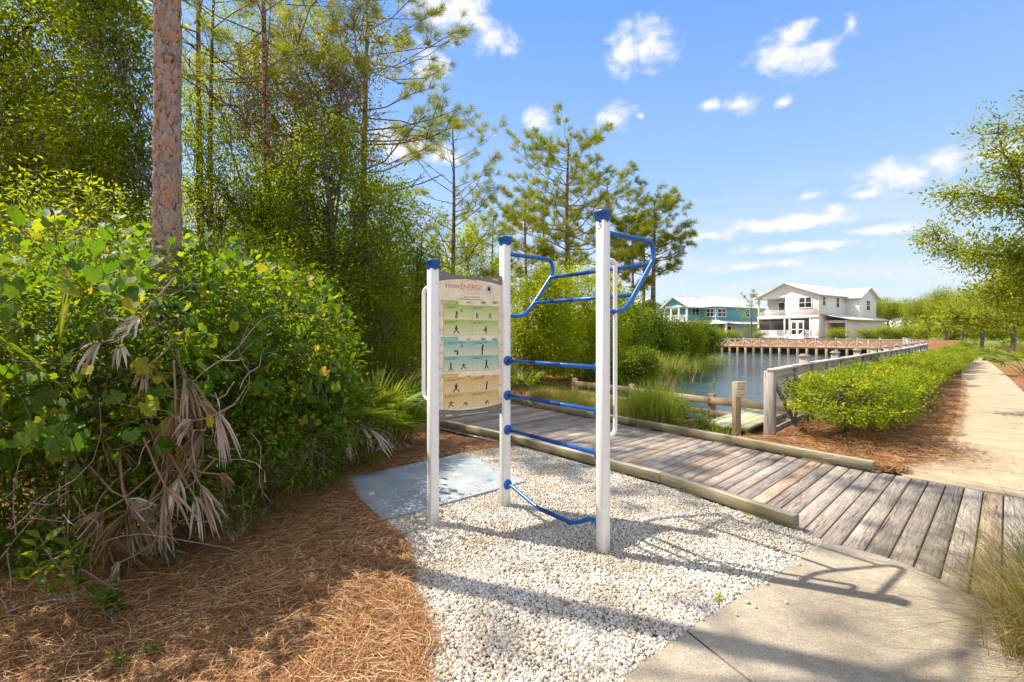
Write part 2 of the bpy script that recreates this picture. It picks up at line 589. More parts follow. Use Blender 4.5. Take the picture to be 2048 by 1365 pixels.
G = leaf_mat
M['leaf_wood'] = G('woodland_leaf', [(0, (.06, .105, .006)), (.6, (.14, .19, .010)), (.9, (.23, .26, .015)), (1, (.32, .27, .03))],
                   [(0, (.24, .34, .006)), (.6, (.50, .58, .010)), (1, (.80, .74, .03))], .54, .6, .12)
M['leaf_dark'] = G('evergreen_leaf', [(0, (.065, .10, .008)), (.7, (.145, .195, .012)), (1, (.25, .26, .02))],
                   [(0, (.28, .38, .008)), (.7, (.50, .58, .012)), (1, (.72, .68, .03))], .52, .6, .12)
M['leaf_sparse'] = G('thin_tree_leaf', [(0, (.12, .14, .02)), (.6, (.24, .22, .035)), (1, (.34, .24, .06))],
                     [(0, (.34, .38, .03)), (.6, (.58, .52, .05)), (1, (.66, .44, .08))], .45, .6, .15)
M['leaf_bright'] = G('willowy_leaf', [(0, (.12, .18, .006)), (.5, (.23, .29, .008)), (1, (.38, .37, .015))],
                     [(0, (.40, .55, .006)), (.5, (.64, .72, .010)), (1, (.86, .80, .02))], .48, .6, .12)
M['leaf_shore'] = G('shore_shrub_leaf', [(0, (.035, .08, .008)), (.6, (.10, .155, .012)), (1, (.25, .27, .02))],
                    [(0, (.14, .26, .008)), (.6, (.34, .46, .012)), (1, (.66, .64, .03))], .42, .6, .15)
M['leaf_hedge'] = G('hedge_leaf', [(0, (.075, .14, .008)), (.5, (.20, .265, .010)), (.9, (.38, .39, .012)), (1, (.48, .36, .03))],
                    [(0, (.28, .44, .006)), (.5, (.52, .62, .008)), (1, (.82, .74, .02))], .34, .45, .22)
M['leaf_oak'] = G('oak_leaf', [(0, (.085, .125, .014)), (.6, (.18, .225, .02)), (1, (.30, .29, .04))],
                  [(0, (.30, .40, .014)), (.6, (.54, .58, .02)), (1, (.70, .64, .05))], .44, .55, .18)
M['leaf_grape'] = grape_mat('grapevine_leaf', [(0, (.032, .09, .006)), (.6, (.075, .15, .008)), (.93, (.17, .23, .012)), (1, (.45, .32, .02))],
                            [(0, (.13, .30, .006)), (.6, (.30, .48, .009)), (.93, (.60, .64, .015)), (1, (.8, .48, .03))], .45)
M['leaf_shrub'] = G('shrub_leaf', [(0, (.03, .075, .007)), (.6, (.075, .135, .009)), (.93, (.17, .22, .015)), (1, (.42, .28, .03))],
                    [(0, (.14, .28, .007)), (.6, (.32, .45, .009)), (1, (.74, .64, .03))], .44, .55, .18)
M['palmetto'] = G('palmetto_blade', [(0, (.07, .125, .012)), (.7, (.155, .215, .02)), (1, (.32, .31, .05))],
                  [(0, (.24, .38, .014)), (.7, (.45, .54, .025)), (1, (.66, .60, .07))], .38, .4, .35)
M['dead_frond'] = G('dead_frond_blade', [(0, (.14, .08, .04)), (.4, (.29, .195, .11)), (.7, (.40, .32, .235)), (1, (.70, .66, .61))],
                    [(0, (.32, .17, .07)), (1, (.5, .34, .2))], .2, .6, .25)
M['needle'] = G('pine_needle', [(0, (.075, .115, .008)), (.6, (.165, .20, .012)), (1, (.32, .28, .03))],
                [(0, (.26, .34, .008)), (.6, (.50, .54, .015)), (1, (.70, .62, .04))], .38, .55, .2)
M['grass'] = G('grass_blade', [(0, (.09, .17, .010)), (.6, (.19, .27, .018)), (.85, (.32, .32, .04)), (1, (.46, .34, .12))],
               [(0, (.28, .44, .015)), (.6, (.52, .62, .025)), (1, (.66, .52, .14))], .42, .5, .25)
M['muhly'] = G('muhly_blade', [(0, (.05, .095, .012)), (.6, (.10, .145, .02)), (1, (.22, .20, .05))],
               [(0, (.14, .24, .015)), (.6, (.25, .33, .03)), (1, (.4, .34, .08))], .35, .5, .2)
M['grass_dry'] = G('dry_grass_blade', [(0, (.28, .165, .055)), (.5, (.46, .29, .10)), (1, (.58, .44, .20))],
                   [(0, (.32, .19, .05)), (1, (.56, .4, .15))], .35, .6, .2)
M['straw'] = G('straw_needle', [(0, (.13, .055, .022)), (.45, (.36, .165, .062)), (.8, (.51, .29, .125)), (1, (.66, .50, .32))],
               [(0, (.3, .12, .03)), (1, (.6, .36, .12))], .15, .55, .25)

# stone, concrete, soil
m_, t_ = new_mat('white_stone')
a_ = t_.n('ShaderNodeSeparateXYZ', Vector=attr(t_)).outputs[2]
co = t_.n('ShaderNodeTexCoord').outputs['Object']
n_ = t_.noise(co, 110.0, 4.0, .6)
c_ = t_.ramp(a_, [(0, (.32, .285, .24)), (.16, (.49, .455, .405)), (.5, (.62, .595, .55)), (1, (.76, .745, .715))])
c_ = t_.mix(1.0, c_, t_.ramp(n_, [(.25, .78), (.7, 1.08)]), 'MULTIPLY')
lo_ = t_.noise(co, 2.2, 5.0, .65)
c_ = t_.mix(1.0, c_, t_.mix(t_.smooth(lo_, .38, .68), (.84, .77, .68), (1.03, 1.02, 1.0)), 'MULTIPLY')
M['stone'] = finish(m_, t_, pbsdf(t_, c_, .75, .25, normal=bump(t_, n_, .5, .003)))
m_, t_ = new_mat('gravel_dust')
n_ = t_.n('ShaderNodeTexVoronoi', Vector=t_.n('ShaderNodeTexCoord').outputs['Object'], Scale=55.0).outputs['Distance']
M['gravel_base'] = finish(m_, t_, pbsdf(t_, t_.ramp(n_, [(0, (.62, .57, .5)), (.6, (.30, .26, .21))]), .9, .1, normal=bump(t_, n_, -.8, .012)))

m_, t_ = new_mat('concrete')
co = t_.n('ShaderNodeTexCoord').outputs['Object']
big = t_.noise(co, 1.3, 5.0, .6)
fine = t_.noise(co, 160.0, 3.0, .7)
spk = t_.n('ShaderNodeTexVoronoi', Vector=co, Scale=210.0).outputs['Color']
spk = t_.n('ShaderNodeSeparateColor', Color=spk).outputs[0]
c_ = t_.mix(t_.smooth(big, .3, .7), (.285, .24, .18), (.42, .36, .28))
c_ = t_.mix(1.0, c_, t_.ramp(fine, [(.25, .72), (.75, 1.2)]), 'MULTIPLY')
c_ = t_.mix(1.0, c_, t_.ramp(spk, [(0, .55), (.22, .95), (.8, 1.0), (1, 1.3)]), 'MULTIPLY')
med = t_.noise(co, 9.0, 6.0, .7)
c_ = t_.mix(1.0, c_, t_.ramp(med, [(.3, .84), (.65, 1.06)]), 'MULTIPLY')
M['concrete'] = finish(m_, t_, pbsdf(t_, c_, .85, .2, normal=bump(t_, fine, .35, .003)))

M['concrete_warm'] = plain('worn_concrete', (.38, .30, .205), .85, .2, vary=.16, vscale=2.2)
m_, t_ = new_mat('soil_and_straw')
co = t_.n('ShaderNodeTexCoord').outputs['Object']
zn = t_.n('ShaderNodeSeparateXYZ', Vector=attr(t_))
big = t_.noise(co, .9, 4.0, .6)
str1 = t_.noise(t_.vm('MULTIPLY', co, (20, 130, 20)), 1.0, 4.0, .7, 1.5)
str2 = t_.noise(t_.vm('MULTIPLY', co, (130, 22, 20)), 1.0, 4.0, .7, 1.5)
f_ = t_.m('MAXIMUM', str1, str2)
straw = t_.ramp(f_, [(.42, (.10, .048, .021)), (.58, (.27, .135, .056)), (.72, (.42, .25, .115))])
grs = t_.mix(t_.smooth(t_.noise(co, 14.0, 6.0, .7), .3, .7), (.10, .13, .03), (.24, .24, .08))
c_ = t_.mix(zn.outputs[0], straw, grs)
mud = t_.mix(big, (.09, .07, .045), (.15, .12, .07))
c_ = t_.mix(zn.outputs[1], c_, mud)
c_ = t_.mix(1.0, c_, t_.ramp(big, [(.3, .85), (.7, 1.12)]), 'MULTIPLY')
M['ground'] = finish(m_, t_, pbsdf(t_, c_, .95, .1, normal=bump(t_, f_, .6, .01)))

m_, t_ = new_mat('rubber_mat')
co = t_.n('ShaderNodeTexCoord').outputs['Object']
n_ = t_.noise(co, 4.0, 6.0, .65)
n2_ = t_.noise(co, 120.0, 3.0, .6)
c_ = t_.mix(t_.smooth(n_, .3, .75), (.25, .28, .31), (.37, .395, .42))
c_ = t_.mix(1.0, c_, t_.ramp(n2_, [(.3, .85), (.7, 1.08)]), 'MULTIPLY')
M['mat_grey'] = finish(m_, t_, pbsdf(t_, c_, .75, .25, normal=bump(t_, n2_, .2, .002)))

m_, t_ = new_mat('pond_water')
co = t_.n('ShaderNodeTexCoord').outputs['Object']
n_ = t_.noise(t_.vm('MULTIPLY', co, (1.0, 1.0, 1)), 3.2, 4.0, .62, .6)
n2_ = t_.noise(co, .25, 3.0, .6)
h_ = t_.m('MULTIPLY', n_, t_.m('ADD', .35, n2_))
M['water'] = finish(m_, t_, pbsdf(t_, (.035, .075, .095), .05, .5, normal=bump(t_, h_, .6, .08)))


def siding_mat(name, col, step=.18):
    m, t = new_mat(name)
    z = t.n('ShaderNodeSeparateXYZ', Vector=t.n('ShaderNodeTexCoord').outputs['Object']).outputs[2]
    fr = t.m('FRACT', t.m('DIVIDE', z, step))
    e = t.smooth(fr, .0, .10)
    n = t.noise(t.n('ShaderNodeTexCoord').outputs['Object'], 2.0, 5.0, .6)
    c = t.mix(t.smooth(n, .3, .7), tuple(x * .93 for x in col), col)
    c = t.mix(e, tuple(x * .62 for x in col), c)
    return finish(m, t, pbsdf(t, c, .6, .3, normal=bump(t, t.m('ADD', t.m('SUBTRACT', 1.0, fr), e), .5, .03)))


M['siding_white'] = siding_mat('white_siding', (.80, .78, .74))
M['siding_teal'] = siding_mat('teal_siding', (.12, .36, .38))
M['siding_sage'] = siding_mat('sage_siding', (.30, .44, .36))
M['siding_grey'] = siding_mat('grey_green_siding', (.30, .38, .36))
m_, t_ = new_mat('metal_roof')
v_ = attr(t_)
fr_ = t_.m('FRACT', t_.m('DIVIDE', t_.n('ShaderNodeSeparateXYZ', Vector=v_).outputs[0], .42))
rb_ = t_.smooth(t_.m('ABSOLUTE', t_.m('SUBTRACT', fr_, .5)), .06, .02)
n_ = t_.noise(t_.n('ShaderNodeTexCoord').outputs['Object'], 1.2, 5.0, .6)
c_ = t_.mix(t_.smooth(n_, .3, .7), (.62, .61, .60), (.74, .73, .71))
c_ = t_.mix(rb_, c_, (.50, .49, .48))
M['roof'] = finish(m_, t_, pbsdf(t_, c_, .4, .4, .0, normal=bump(t_, rb_, .6, .04)))
M['trim'] = plain('white_trim', (.80, .79, .77), .5, .4, vary=.06, vscale=3)
M['glass'] = plain('window_glass', (.025, .03, .036), .06, .6)
m_, t_ = new_mat('porch_screen')
a1 = pbsdf(t_, (.045, .042, .042), .6, .3)
b1 = t_.n('ShaderNodeBsdfTransparent').outputs[0]
M['screen'] = finish(m_, t_, t_.n('ShaderNodeMixShader', _0=.22, _1=a1, _2=b1).outputs[0])
M['inner_wall'] = plain('porch_wall', (.55, .52, .47), .7, .2)

# sign colours
M['panel_grey'] = plain('panel_grey', (.17, .165, .16), .4, .4, vary=.12, vscale=12)
M['panel_cream'] = plain('panel_cream', (.74, .67, .50), .4, .4, vary=.12, vscale=14)
M['ink'] = plain('ink_black', (.025, .025, .025), .5, .3)
M['ink_red'] = plain('ink_red', (.55, .07, .03), .45, .35)
M['ink_orange'] = plain('ink_orange', (.72, .26, .05), .45, .35)
M['ink_white'] = plain('ink_white', (.75, .74, .68), .45, .35)
M['ink_silver'] = plain('ink_silver', (.50, .50, .48), .45, .35, vary=.25, vscale=90)


def fade_mat(name, top, bot, z0, z1):
    """printed colour that fades from a strong to a pale tint down each chart row"""
    m, t = new_mat(name)
    z = t.n('ShaderNodeSeparateXYZ', Vector=attr(t)).outputs[1]
    c = t.mix(z, top, bot)
    return finish(m, t, pbsdf(t, c, .4, .4))


M['chart_green'] = fade_mat('chart_green_tint', (.37, .50, .12), (.66, .66, .42), 0, 1)
M['chart_teal'] = fade_mat('chart_teal_tint', (.22, .47, .42), (.62, .61, .44), 0, 1)
M['chart_amber'] = fade_mat('chart_amber_tint', (.62, .42, .15), (.68, .55, .33), 0, 1)
M['edge_green'] = plain('chart_green_edge', (.30, .45, .09), .45, .35)
M['edge_teal'] = plain('chart_teal_edge', (.24, .46, .42), .45, .35)
M['edge_amber'] = plain('chart_amber_edge', (.62, .38, .11), .45, .35)
M['sq_teal'] = plain('teal_square', (.02, .33, .27), .6, .3, vary=.2, vscale=40)
M['sq_yellow'] = plain('yellow_square', (.72, .66, .32), .6, .3, vary=.15, vscale=40)
M['sq_orange'] = plain('orange_square', (.66, .40, .18), .6, .3, vary=.15, vscale=40)
M['sq_blue'] = plain('blue_square', (.18, .42, .70), .6, .3, vary=.15, vscale=40)
M['sign_plate'] = plain('sign_plate_tan', (.62, .55, .42), .5, .3, vary=.1, vscale=20)
rng = np.random.default_rng(7)

# ------------------------------------------------------------------ layout on the ground
FENCE = np.array([(3.93, 7.39), (5.45, 9.0), (7.75, 11.25), (11.1, 14.6), (14.3, 17.8), (18.3, 21.9), (21.6, 25.3),
                  (25.0, 29.6), (29.6, 36.0), (35.5, 43.6), (42.0, 52.0)])
FARW = np.array([(42.0, 52.0), (28.0, 66.0)])


def offset(poly, d):
    T = unit(np.gradient(poly, axis=0))
    return poly + np.c_[-T[:, 1], T[:, 0]] * d


fo = offset(FENCE, 1.9)[1:-1]
POND = np.concatenate([[(3.1, 13.0), (4.0, 11.9), (4.9, 11.6)], fo, [(42.3, 52.32), (28.3, 66.32), (25.6, 69.0)],
                       [(23.0, 61.0), (17.5, 47.0), (12.6, 36.0), (9.8, 28.5), (7.0, 20.5), (4.3, 15.6)]])
GRAVEL = np.array([g(*p)[:2] for p in [(765, 1042), (792, 1085), (806, 1140), (812, 1200), (828, 1270), (842, 1320), (850, 1372)]] +
                  [(-.50, 1.0), (.55, 1.0)] +
                  [g(*p)[:2] for p in [(1245, 1360), (1400, 1247), (1540, 1162), (1655, 1090), (1600, 1066), (1330, 975), (1030, 893), (935, 902), (905, 915)]])
SLAB = [g(*p)[:2] for p in [(1400, 1247), (1540, 1162), (1640, 1088), (1700, 1099), (1760, 1115), (1820, 1136), (1880, 1164), (1945, 1197)]]
MATQ = np.array([(.14, 5.0), (-1.05, 4.02), (-1.80, 5.05), (-.61, 6.05)])
MATQ = np.array([g(1052, 968)[:2], g(765, 1047)[:2], g(765, 1047)[:2] + g(925, 912)[:2] - g(1052, 968)[:2], g(925, 912)[:2]])
PATH_L = np.array([(4.55, 5.75), (5.2, 6.2), (6.35, 7.1), (7.85, 8.6), (11.0, 11.9), (15.3, 16.5), (20.0, 21.6), (26.5, 28.7), (33, 36.5)])
PATH_R = offset(PATH_L, -1.25)

BW_O = np.array([2.17, 3.84])
BW_U = unit(np.array([-.70, .714]))
BW_V = np.array([BW_U[1], -BW_U[0]])


def bw(s, wv, z=0.0):
    p = BW_O + BW_U * s + BW_V * wv
    return np.array([p[0], p[1], z])


# boardwalk edges measured along its length (photo points on the ground)
def edge(pts):
    r = np.array([g(*p)[:2] for p in pts]) - BW_O
    s, wv = r @ BW_U, r @ BW_V
    o = np.argsort(s)
    return s[o], wv[o]


NEAR_S, NEAR_W = edge([(1590, 1068), (1320, 973), (1023, 890), (882, 857)])
FAR_S, FAR_W = edge([(1750, 946), (1498, 897), (1380, 874), (1243, 849), (1023, 806)])
PAVE_S, PAVE_W = edge([(1640, 1088), (1700, 1099), (1760, 1115), (1820, 1136), (1880, 1164), (1945, 1197)])
PATHE_S, PATHE_W = edge([(1820, 957), (2048, 1000)])


def w_near(s):
    if s < NEAR_S[0] - .05:
        return float(np.interp(s, PAVE_S, PAVE_W))
    return float(np.interp(s, NEAR_S, NEAR_W))


def w_far(s):
    if s < FAR_S[0]:
        return float(np.interp(s, PATHE_S, PATHE_W))
    return float(np.interp(s, FAR_S, FAR_W))


def ground_z(P):
    d = sdist(P, POND)
    far = P[:, 1] > 46
    t = np.where(far & (P[:, 0] > 25.5), (d - .05) / .5, (d + 1.3) / 2.6)
    z = -1.7 * smoothstep(t)
    # rise towards the houses
    e = unit(FARW[1] - FARW[0])
    nrm = np.array([-e[1], e[0]])
    if nrm[1] < 0:
        nrm = -nrm
    k = (P - FARW[0]) @ nrm
    z += .85 * smoothstep((k - 1.5) / 7) * (P[:, 1] > 40)
    near = np.exp(-((P[:, 0] - 1) ** 2 + (P[:, 1] - 4) ** 2) / 60)
    wob = .035 * np.sin(P[:, 0] * 1.7 + 1.1 * np.sin(P[:, 1] * .9)) * np.sin(P[:, 1] * 1.3 + .5)
    z += np.where(d < -1.3, wob * (1 - .8 * near), 0) - .035
    # straw piled under the left thicket and the hedge
    z += .10 * smoothstep((-P[:, 0] - 1.5) / 1.2) * (P[:, 1] < 9) * (P[:, 1] > 0)
    return z


def gz(x, y):
    return float(ground_z(np.array([[x, y]]))[0])


# ------------------------------------------------------------------ ground sheet
xs = np.concatenate([[-2500, -900, -400, -200, -110], np.arange(-70, -8, 2.5), np.arange(-8, 10, .35), np.arange(10, 52, .8), np.arange(52, 112, 4), [130, 180, 300, 600, 1200, 2500]])
ys = np.concatenate([[-300, -80, -30, -12, -5], np.arange(-2, 16, .35), np.arange(16, 70, .8), np.arange(70, 130, 4), [150, 200, 300, 500, 900, 1800, 3500]])
X, Y = np.meshgrid(xs, ys, indexing='ij')
P = np.c_[X.ravel(), Y.ravel()]
Z = ground_z(P)
i, j = np.meshgrid(np.arange(len(xs) - 1), np.arange(len(ys) - 1), indexing='ij')
i, j = i.ravel(), j.ravel()
ny = len(ys)
dp = sdist(P, POND)
pl = np.concatenate([PATH_L, PATH_R[::-1]])
right = np.array([[0, 0]])
grassy = smoothstep((P[:, 1] - 30) / 25) * (P[:, 0] < 24) + smoothstep((P[:, 1] - 78) / 10) + smoothstep((P[:, 0] - P[:, 1] * .95 - 7) / 8) * smoothstep((P[:, 1] - 14) / 12)
grassy = np.maximum(grassy, smoothstep((P[:, 1] - 20) / 14) * smoothstep((P[:, 0] - .90 * P[:, 1] - .5) / 2))
grassy = np.maximum(grassy, smoothstep((P[:, 1] - 56) / 8) * smoothstep((P[:, 0] - .815 * P[:, 1]) / 3))
grassy = np.clip(np.maximum(grassy, smoothstep((np.hypot(P[:, 0], P[:, 1]) - 110) / 20)), 0, 1)
mb = MB()
mb.add(np.c_[P, Z], np.stack([i * ny + j, (i + 1) * ny + j, (i + 1) * ny + j + 1, i * ny + j + 1], 1), np.c_[grassy, smoothstep((dp + 1.7) / 1.0), np.zeros(len(P))])
tag(mb.build('ground', M['ground'], smooth=True), kind='structure')

mb = MB()
q = np.array([(2.4, 9.0), (48, 9), (48, 70), (2.4, 70)])
mb.add([(2.6, 9.6, -.85), (48, 9.6, -.85), (48, 70, -.85), (2.6, 70, -.85)], [(0, 1, 2, 3)])
tag(mb.build('pond_water', M['water']), 'dark rippled pond water between the fence and the shore shrubs', 'water', kind='structure')

# gravel bed + pavement + path
mb = MB()
mb.prism(GRAVEL, -.10, 0.0)
tag(mb.build('gravel_bed', M['gravel_base']), kind='structure')

jt0, jt1 = np.array(g(1387, 1278)[:2]), np.array(g(1500, 1368)[:2])
jd = unit(jt1 - jt0)
jn = np.array([-jd[1], jd[0]])
if jn[0] < 0:
    jn = -jn
e0 = np.array(g(1395, 1250)[:2])
mb = MB()
A = e0 + np.array([.0, .0])
left_edge = np.array(g(1232, 1368)[:2])
cross0 = np.array(SLAB[0])
far_r = np.array([(4.2, 1.3), (3.2, .2), (1.2, .2)])
jA = jt0 + unit(jt0 - jt1) * .07
jB = jA + jd * 1.45
mb.prism(np.array([jA + jn * .006] + SLAB + [(3.1, 2.35), (3.7, 1.5), (3.2, .5)] + [jB + jn * .006]), -.10, .014)
mb.prism(np.array([jA - jn * .006, jB - jn * .006, (1.6, .4), (.2, .4), (.25, 1.6), left_edge]), -.10, .012)
tag(mb.build('pavement', M['concrete']), kind='structure')

mb = MB()
# footpath slabs, one joint every three metres or so
seg = [0]
pl2 = []
k = 0
dense_L, dense_R = [], []
for a, b, c, d in zip(PATH_L[:-1], PATH_L[1:], PATH_R[:-1], PATH_R[1:]):
    nn = max(1, int(np.linalg.norm(b - a) / 1.5))
    for t in np.arange(nn) / nn:
        dense_L.append(a + (b - a) * t)
        dense_R.append(c + (d - c) * t)
dense_L.append(PATH_L[-1])
dense_R.append(PATH_R[-1])
for k in range(len(dense_L) - 1):
    a, b, c, d = dense_L[k], dense_L[k + 1], dense_R[k], dense_R[k + 1]
    u = unit(b - a) * .005
    mb.prism(np.array([a + u, c + u, d - u, b - u]), -.08, .016 + .001 * (k % 2))
# flared apron where the footpath meets the boardwalk
sA = [bw(s, w_far(s) + .01)[:2] for s in (-.42, -1.0, -1.6, -2.4)]
mb.prism(np.array(sA + [dense_R[0] + (1.4, -.9), dense_R[0], dense_L[0]]), -.08, .013)
tag(mb.build('footpath', M['concrete_warm']), kind='structure')

# ------------------------------------------------------------------ gravel stones and pine straw (uncountable)
t = (1 + 5 ** .5) / 2
ico = unit(np.array([(-1, t, 0), (1, t, 0), (-1, -t, 0), (1, -t, 0), (0, -1, t), (0, 1, t), (0, -1, -t), (0, 1, -t), (t, 0, -1), (t, 0, 1), (-t, 0, -1), (-t, 0, 1)]))
icof = np.array([(0, 11, 5), (0, 5, 1), (0, 1, 7), (0, 7, 10), (0, 10, 11), (1, 5, 9), (5, 11, 4), (11, 10, 2), (10, 7, 6), (7, 1, 8), (3, 9, 4), (3, 4, 2), (3, 2, 6), (3, 6, 8), (3, 8, 9), (4, 9, 5), (2, 4, 11), (6, 2, 10), (8, 6, 7), (9, 8, 1)])


def scatter(poly, n, r=None):
    r = r or rng
    poly = np.asarray(poly)[:, :2]
    lo, hi = poly.min(0), poly.max(0)
    out = []
    got = 0
    while got < n:
        p = lo + r.random((n * 2, 2)) * (hi - lo)
        p = p[inside(p, poly)]
        out.append(p)
        got += len(p)
    return np.concatenate(out)[:n]


mb = MB()
N = 102000
p = scatter(GRAVEL, N)
edge_d = sdist(p, GRAVEL)
p = p[~inside(p, MATQ + (MATQ - MATQ.mean(0)) * -.01)]
n = len(p)
sz = .0046 + .0062 * rng.random(n) ** 2.0 + .0035 * (p[:, 1] < 3.2) * rng.random(n)
z = .003 + rng.random(n) * .012 + .006 * np.sin(p[:, 0] * 5) * np.sin(p[:, 1] * 4.3)
for v in range(4):
    msk = np.arange(n) % 4 == v
    tv = ico * (1 + (rng.random((12, 1)) - .5) * .7)
    mb.inst(tv, icof, np.c_[p, z][msk], rng.normal(size=(msk.sum(), 3)), rng.normal(size=(msk.sum(), 3)),
            sz[msk][:, None] * (.7 + .6 * rng.random((msk.sum(), 3))), rng.random(msk.sum()))
# loose stones that strayed onto the slab, the straw and the boards
st = np.concatenate([scatter(np.array(SLAB + [SLAB[0] + np.array([.5, -.5])]), 26) * 0 + np.array([g(rng.uniform(1395, 1660), 0 + y)[:2] for y in rng.uniform(1100, 1260, 26)])])
st = st[sdist(st, GRAVEL) > -.22]
q = scatter(np.array([g(*a)[:2] for a in [(740, 1040), (800, 1150), (790, 1260), (830, 1365), (870, 1365), (830, 1200), (800, 1080)]]), 260)
q2 = MATQ[1] + (MATQ[0] - MATQ[1]) * rng.random((34, 1)) + (MATQ[2] - MATQ[1]) * (rng.random((34, 1)) ** 3) * .5
st = np.concatenate([st, q])
mb.inst(ico, icof, np.c_[st, np.full(len(st), .022)], rng.normal(size=(len(st), 3)), rng.normal(size=(len(st), 3)), .006 + .008 * rng.random((len(st), 1)) * (1 + .4 * rng.random((len(st), 3))), rng.random(len(st)))
mb.inst(ico, icof, np.c_[q2, np.full(34, .036)], rng.normal(size=(34, 3)), rng.normal(size=(34, 3)), .005 + .005 * rng.random((34, 1)) * np.ones(3), rng.random(34))
tag(mb.build('gravel', M['stone']), 'white crushed stone gravel under the exercise station', 'gravel', kind='stuff')


def straw(mb, P, zmax, lmin=.09, lmax=.22, wd=.0013, clump=None, r=None, lift=0.0):
    r = r or rng
    n = len(P)
    base = ground_z(P)
    a = r.random(n) * math.pi * 2
    L = lmin + (lmax - lmin) * r.random(n)
    D = np.c_[np.cos(a), np.sin(a)]
    S = np.c_[-D[:, 1], D[:, 0]]
    curv = r.normal(0, .22, n) * L
    tilt = r.normal(0, .10, n)
    z = np.maximum(base, lift) + .004 + r.random(n) ** 1.5 * zmax
    ts = np.array([0, .34, .67, 1.0])
    V = np.zeros((n, 4, 2, 3))
    for q, tt in enumerate(ts):
        c = P + D * ((tt - .5) * L)[:, None] + S * (curv * (tt - .5) ** 2 * 2)[:, None]
        zz = z + tilt * L * (tt - .5) + .012 * math.sin(tt * 3.1) * r.random(n)
        for e in (0, 1):
            V[:, q, e, :2] = c + S * ((e - .5) * 2 * wd * (1.0 if tt < .9 else .3))
            V[:, q, e, 2] = np.maximum(zz, np.maximum(base, lift) + .001) + (e - .5) * wd * .6
    fs = np.array([(0, 1, 3, 2), (2, 3, 5, 4), (4, 5, 7, 6)])
    F_ = (np.arange(n)[:, None, None] * 8 + fs[None]).reshape(-1, 4)
    tc = np.zeros((n, 8, 3))
    tc[:, :, 2] = r.random(n)[:, None]
    mb.add(V.reshape(-1, 3), F_, tc.reshape(-1, 3))


STRAW_L = [g(0, 1480)[:2], g(0, 1180)[:2], g(200, 1130)[:2], g(480, 1010)[:2], g(640, 940)[:2], g(840, 870)[:2], (-.9, 7.4), g(1030, 893)[:2], g(925, 908)[:2]] + \
    [tuple(MATQ[2] + (.13, -.04)), tuple(MATQ[1] + (-.24, .3)), tuple(MATQ[1] + (-.05, .02))] + [g(*a)[:2] for a in [(800, 1085), (812, 1140), (822, 1200), (838, 1270), (852, 1330), (860, 1385)]] + [(-.46, 1.0), (-2.6, 1.0)]
STRAW_L = np.array(STRAW_L)
mb = MB()
pp = scatter(STRAW_L, 88000)
straw(mb, pp, .045)
pp = np.concatenate([scatter(np.array([g(x, y)[:2] + rng.normal(0, .06, 2) for x, y in [(640, 985), (700, 1020), (765, 1050), (810, 1100), (815, 1200), (850, 1300), (850, 1372), (800, 1372), (770, 1200), (740, 1060), (640, 1010)]]), 3500)])
straw(mb, pp, .05, lift=.008)
pp = scatter(GRAVEL, 150)
straw(mb, pp, .012, lift=.016)
pp = scatter(GRAVEL, 9000)
ed_ = sdist(pp, STRAW_L)
straw(mb, pp[(ed_ > -.55) & (rng.random(len(pp)) < np.exp(ed_ * 7) * .5)], .02, lift=.014)
pp = MATQ[1] + (MATQ[2] - MATQ[1]) * rng.random((70, 1)) + (MATQ[0] - MATQ[1]) * (rng.random((70, 1)) ** 3) * .8
straw(mb, pp, .004, lift=.034)
tag(mb.build('pine_straw', M['straw']), 'brown pine straw covering the soil left of the gravel', 'pine straw', kind='stuff')
SR = [bw(s, w_far(s) + .12)[:2] for s in (-.45, 0, .6, 1.2, 1.75)] + [(4.0, 7.6)] + [tuple(x) for x in (FENCE[1:6] + np.array([.1, -.1]))] + [tuple(x) for x in PATH_L[:6][::-1] + np.array([.08, -.08])]
mb = MB()
pp = scatter(SR, 42000)
keep = rng.random(len(pp)) < np.clip(9.0 / pp[:, 1], .15, 1)
pp = pp[keep]
straw(mb, pp, .06, wd=.002)
pp = scatter(np.array(SR[:5] + [(4.0, 7.3), (5.3, 6.9), (4.7, 5.9)]), 24000)
straw(mb, pp, .07, wd=.0018)
hp_ = np.array([(5.0, 6.6)]) + rng.normal(0, .45, (9000, 2)) * np.array([1.1, .8])
straw(mb, hp_, .12, wd=.0018)
vr = np.array([tuple(x) for x in PATH_R[2:6]] + [(20, 14.0), (13, 7.0), (9.0, 6.2)])
pp = scatter(vr, 14000)
straw(mb, pp, .06, .12, .25, wd=.003)
pp = PATH_L[0] + (PATH_L[4] - PATH_L[0]) * rng.random((130, 1)) + rng.normal(0, .2, (130, 2))
straw(mb, pp, .004, lift=.018)
tag(mb.build('pine_straw', M['straw']), 'orange pine straw mulch around the hedge and beside the footpath', 'pine straw', kind='stuff')

# ------------------------------------------------------------------ boardwalk
bwk = thing('boardwalk', 'grey weathered plank boardwalk with low timber kerbs crossing behind the gravel', 'boardwalk', bw(0, 0))
ORI = bw(0, 0)
mb = MB()
s = -2.55
k = 0
while s < 11.5:
    wd = .142
    rn = rng.random()
    if k in (4, 21, 33):
        rn = .93
    elif rn > .84:
        rn *= .9 if rng.random() < .6 else 1
    a, b = w_near(s) + (.012 if s < 0 else -.04), w_far(s) + (.006 if s < FAR_S[0] else .08)
    p0 = bw(s, a + rng.normal(0, .004), -.012 + rng.normal(0, .0012))
    p1 = bw(s, b + rng.normal(0, .004), -.012 + rng.normal(0, .0012))
    mb.beam(p0 - ORI, p1 - ORI, wd - .009 - .004 * rng.random(), .04, .005, rn)
    s += wd
    k += 1
mb.build('deck', M['wood'], bwk)
mb = MB()
for ss in (.15, 1.1, 2.05):
    mb.beam(bw(-2.5, w_near(0) + ss, -.055) - ORI, bw(11.4, w_near(3) + ss, -.055) - ORI, .06, .045, .004, .3)
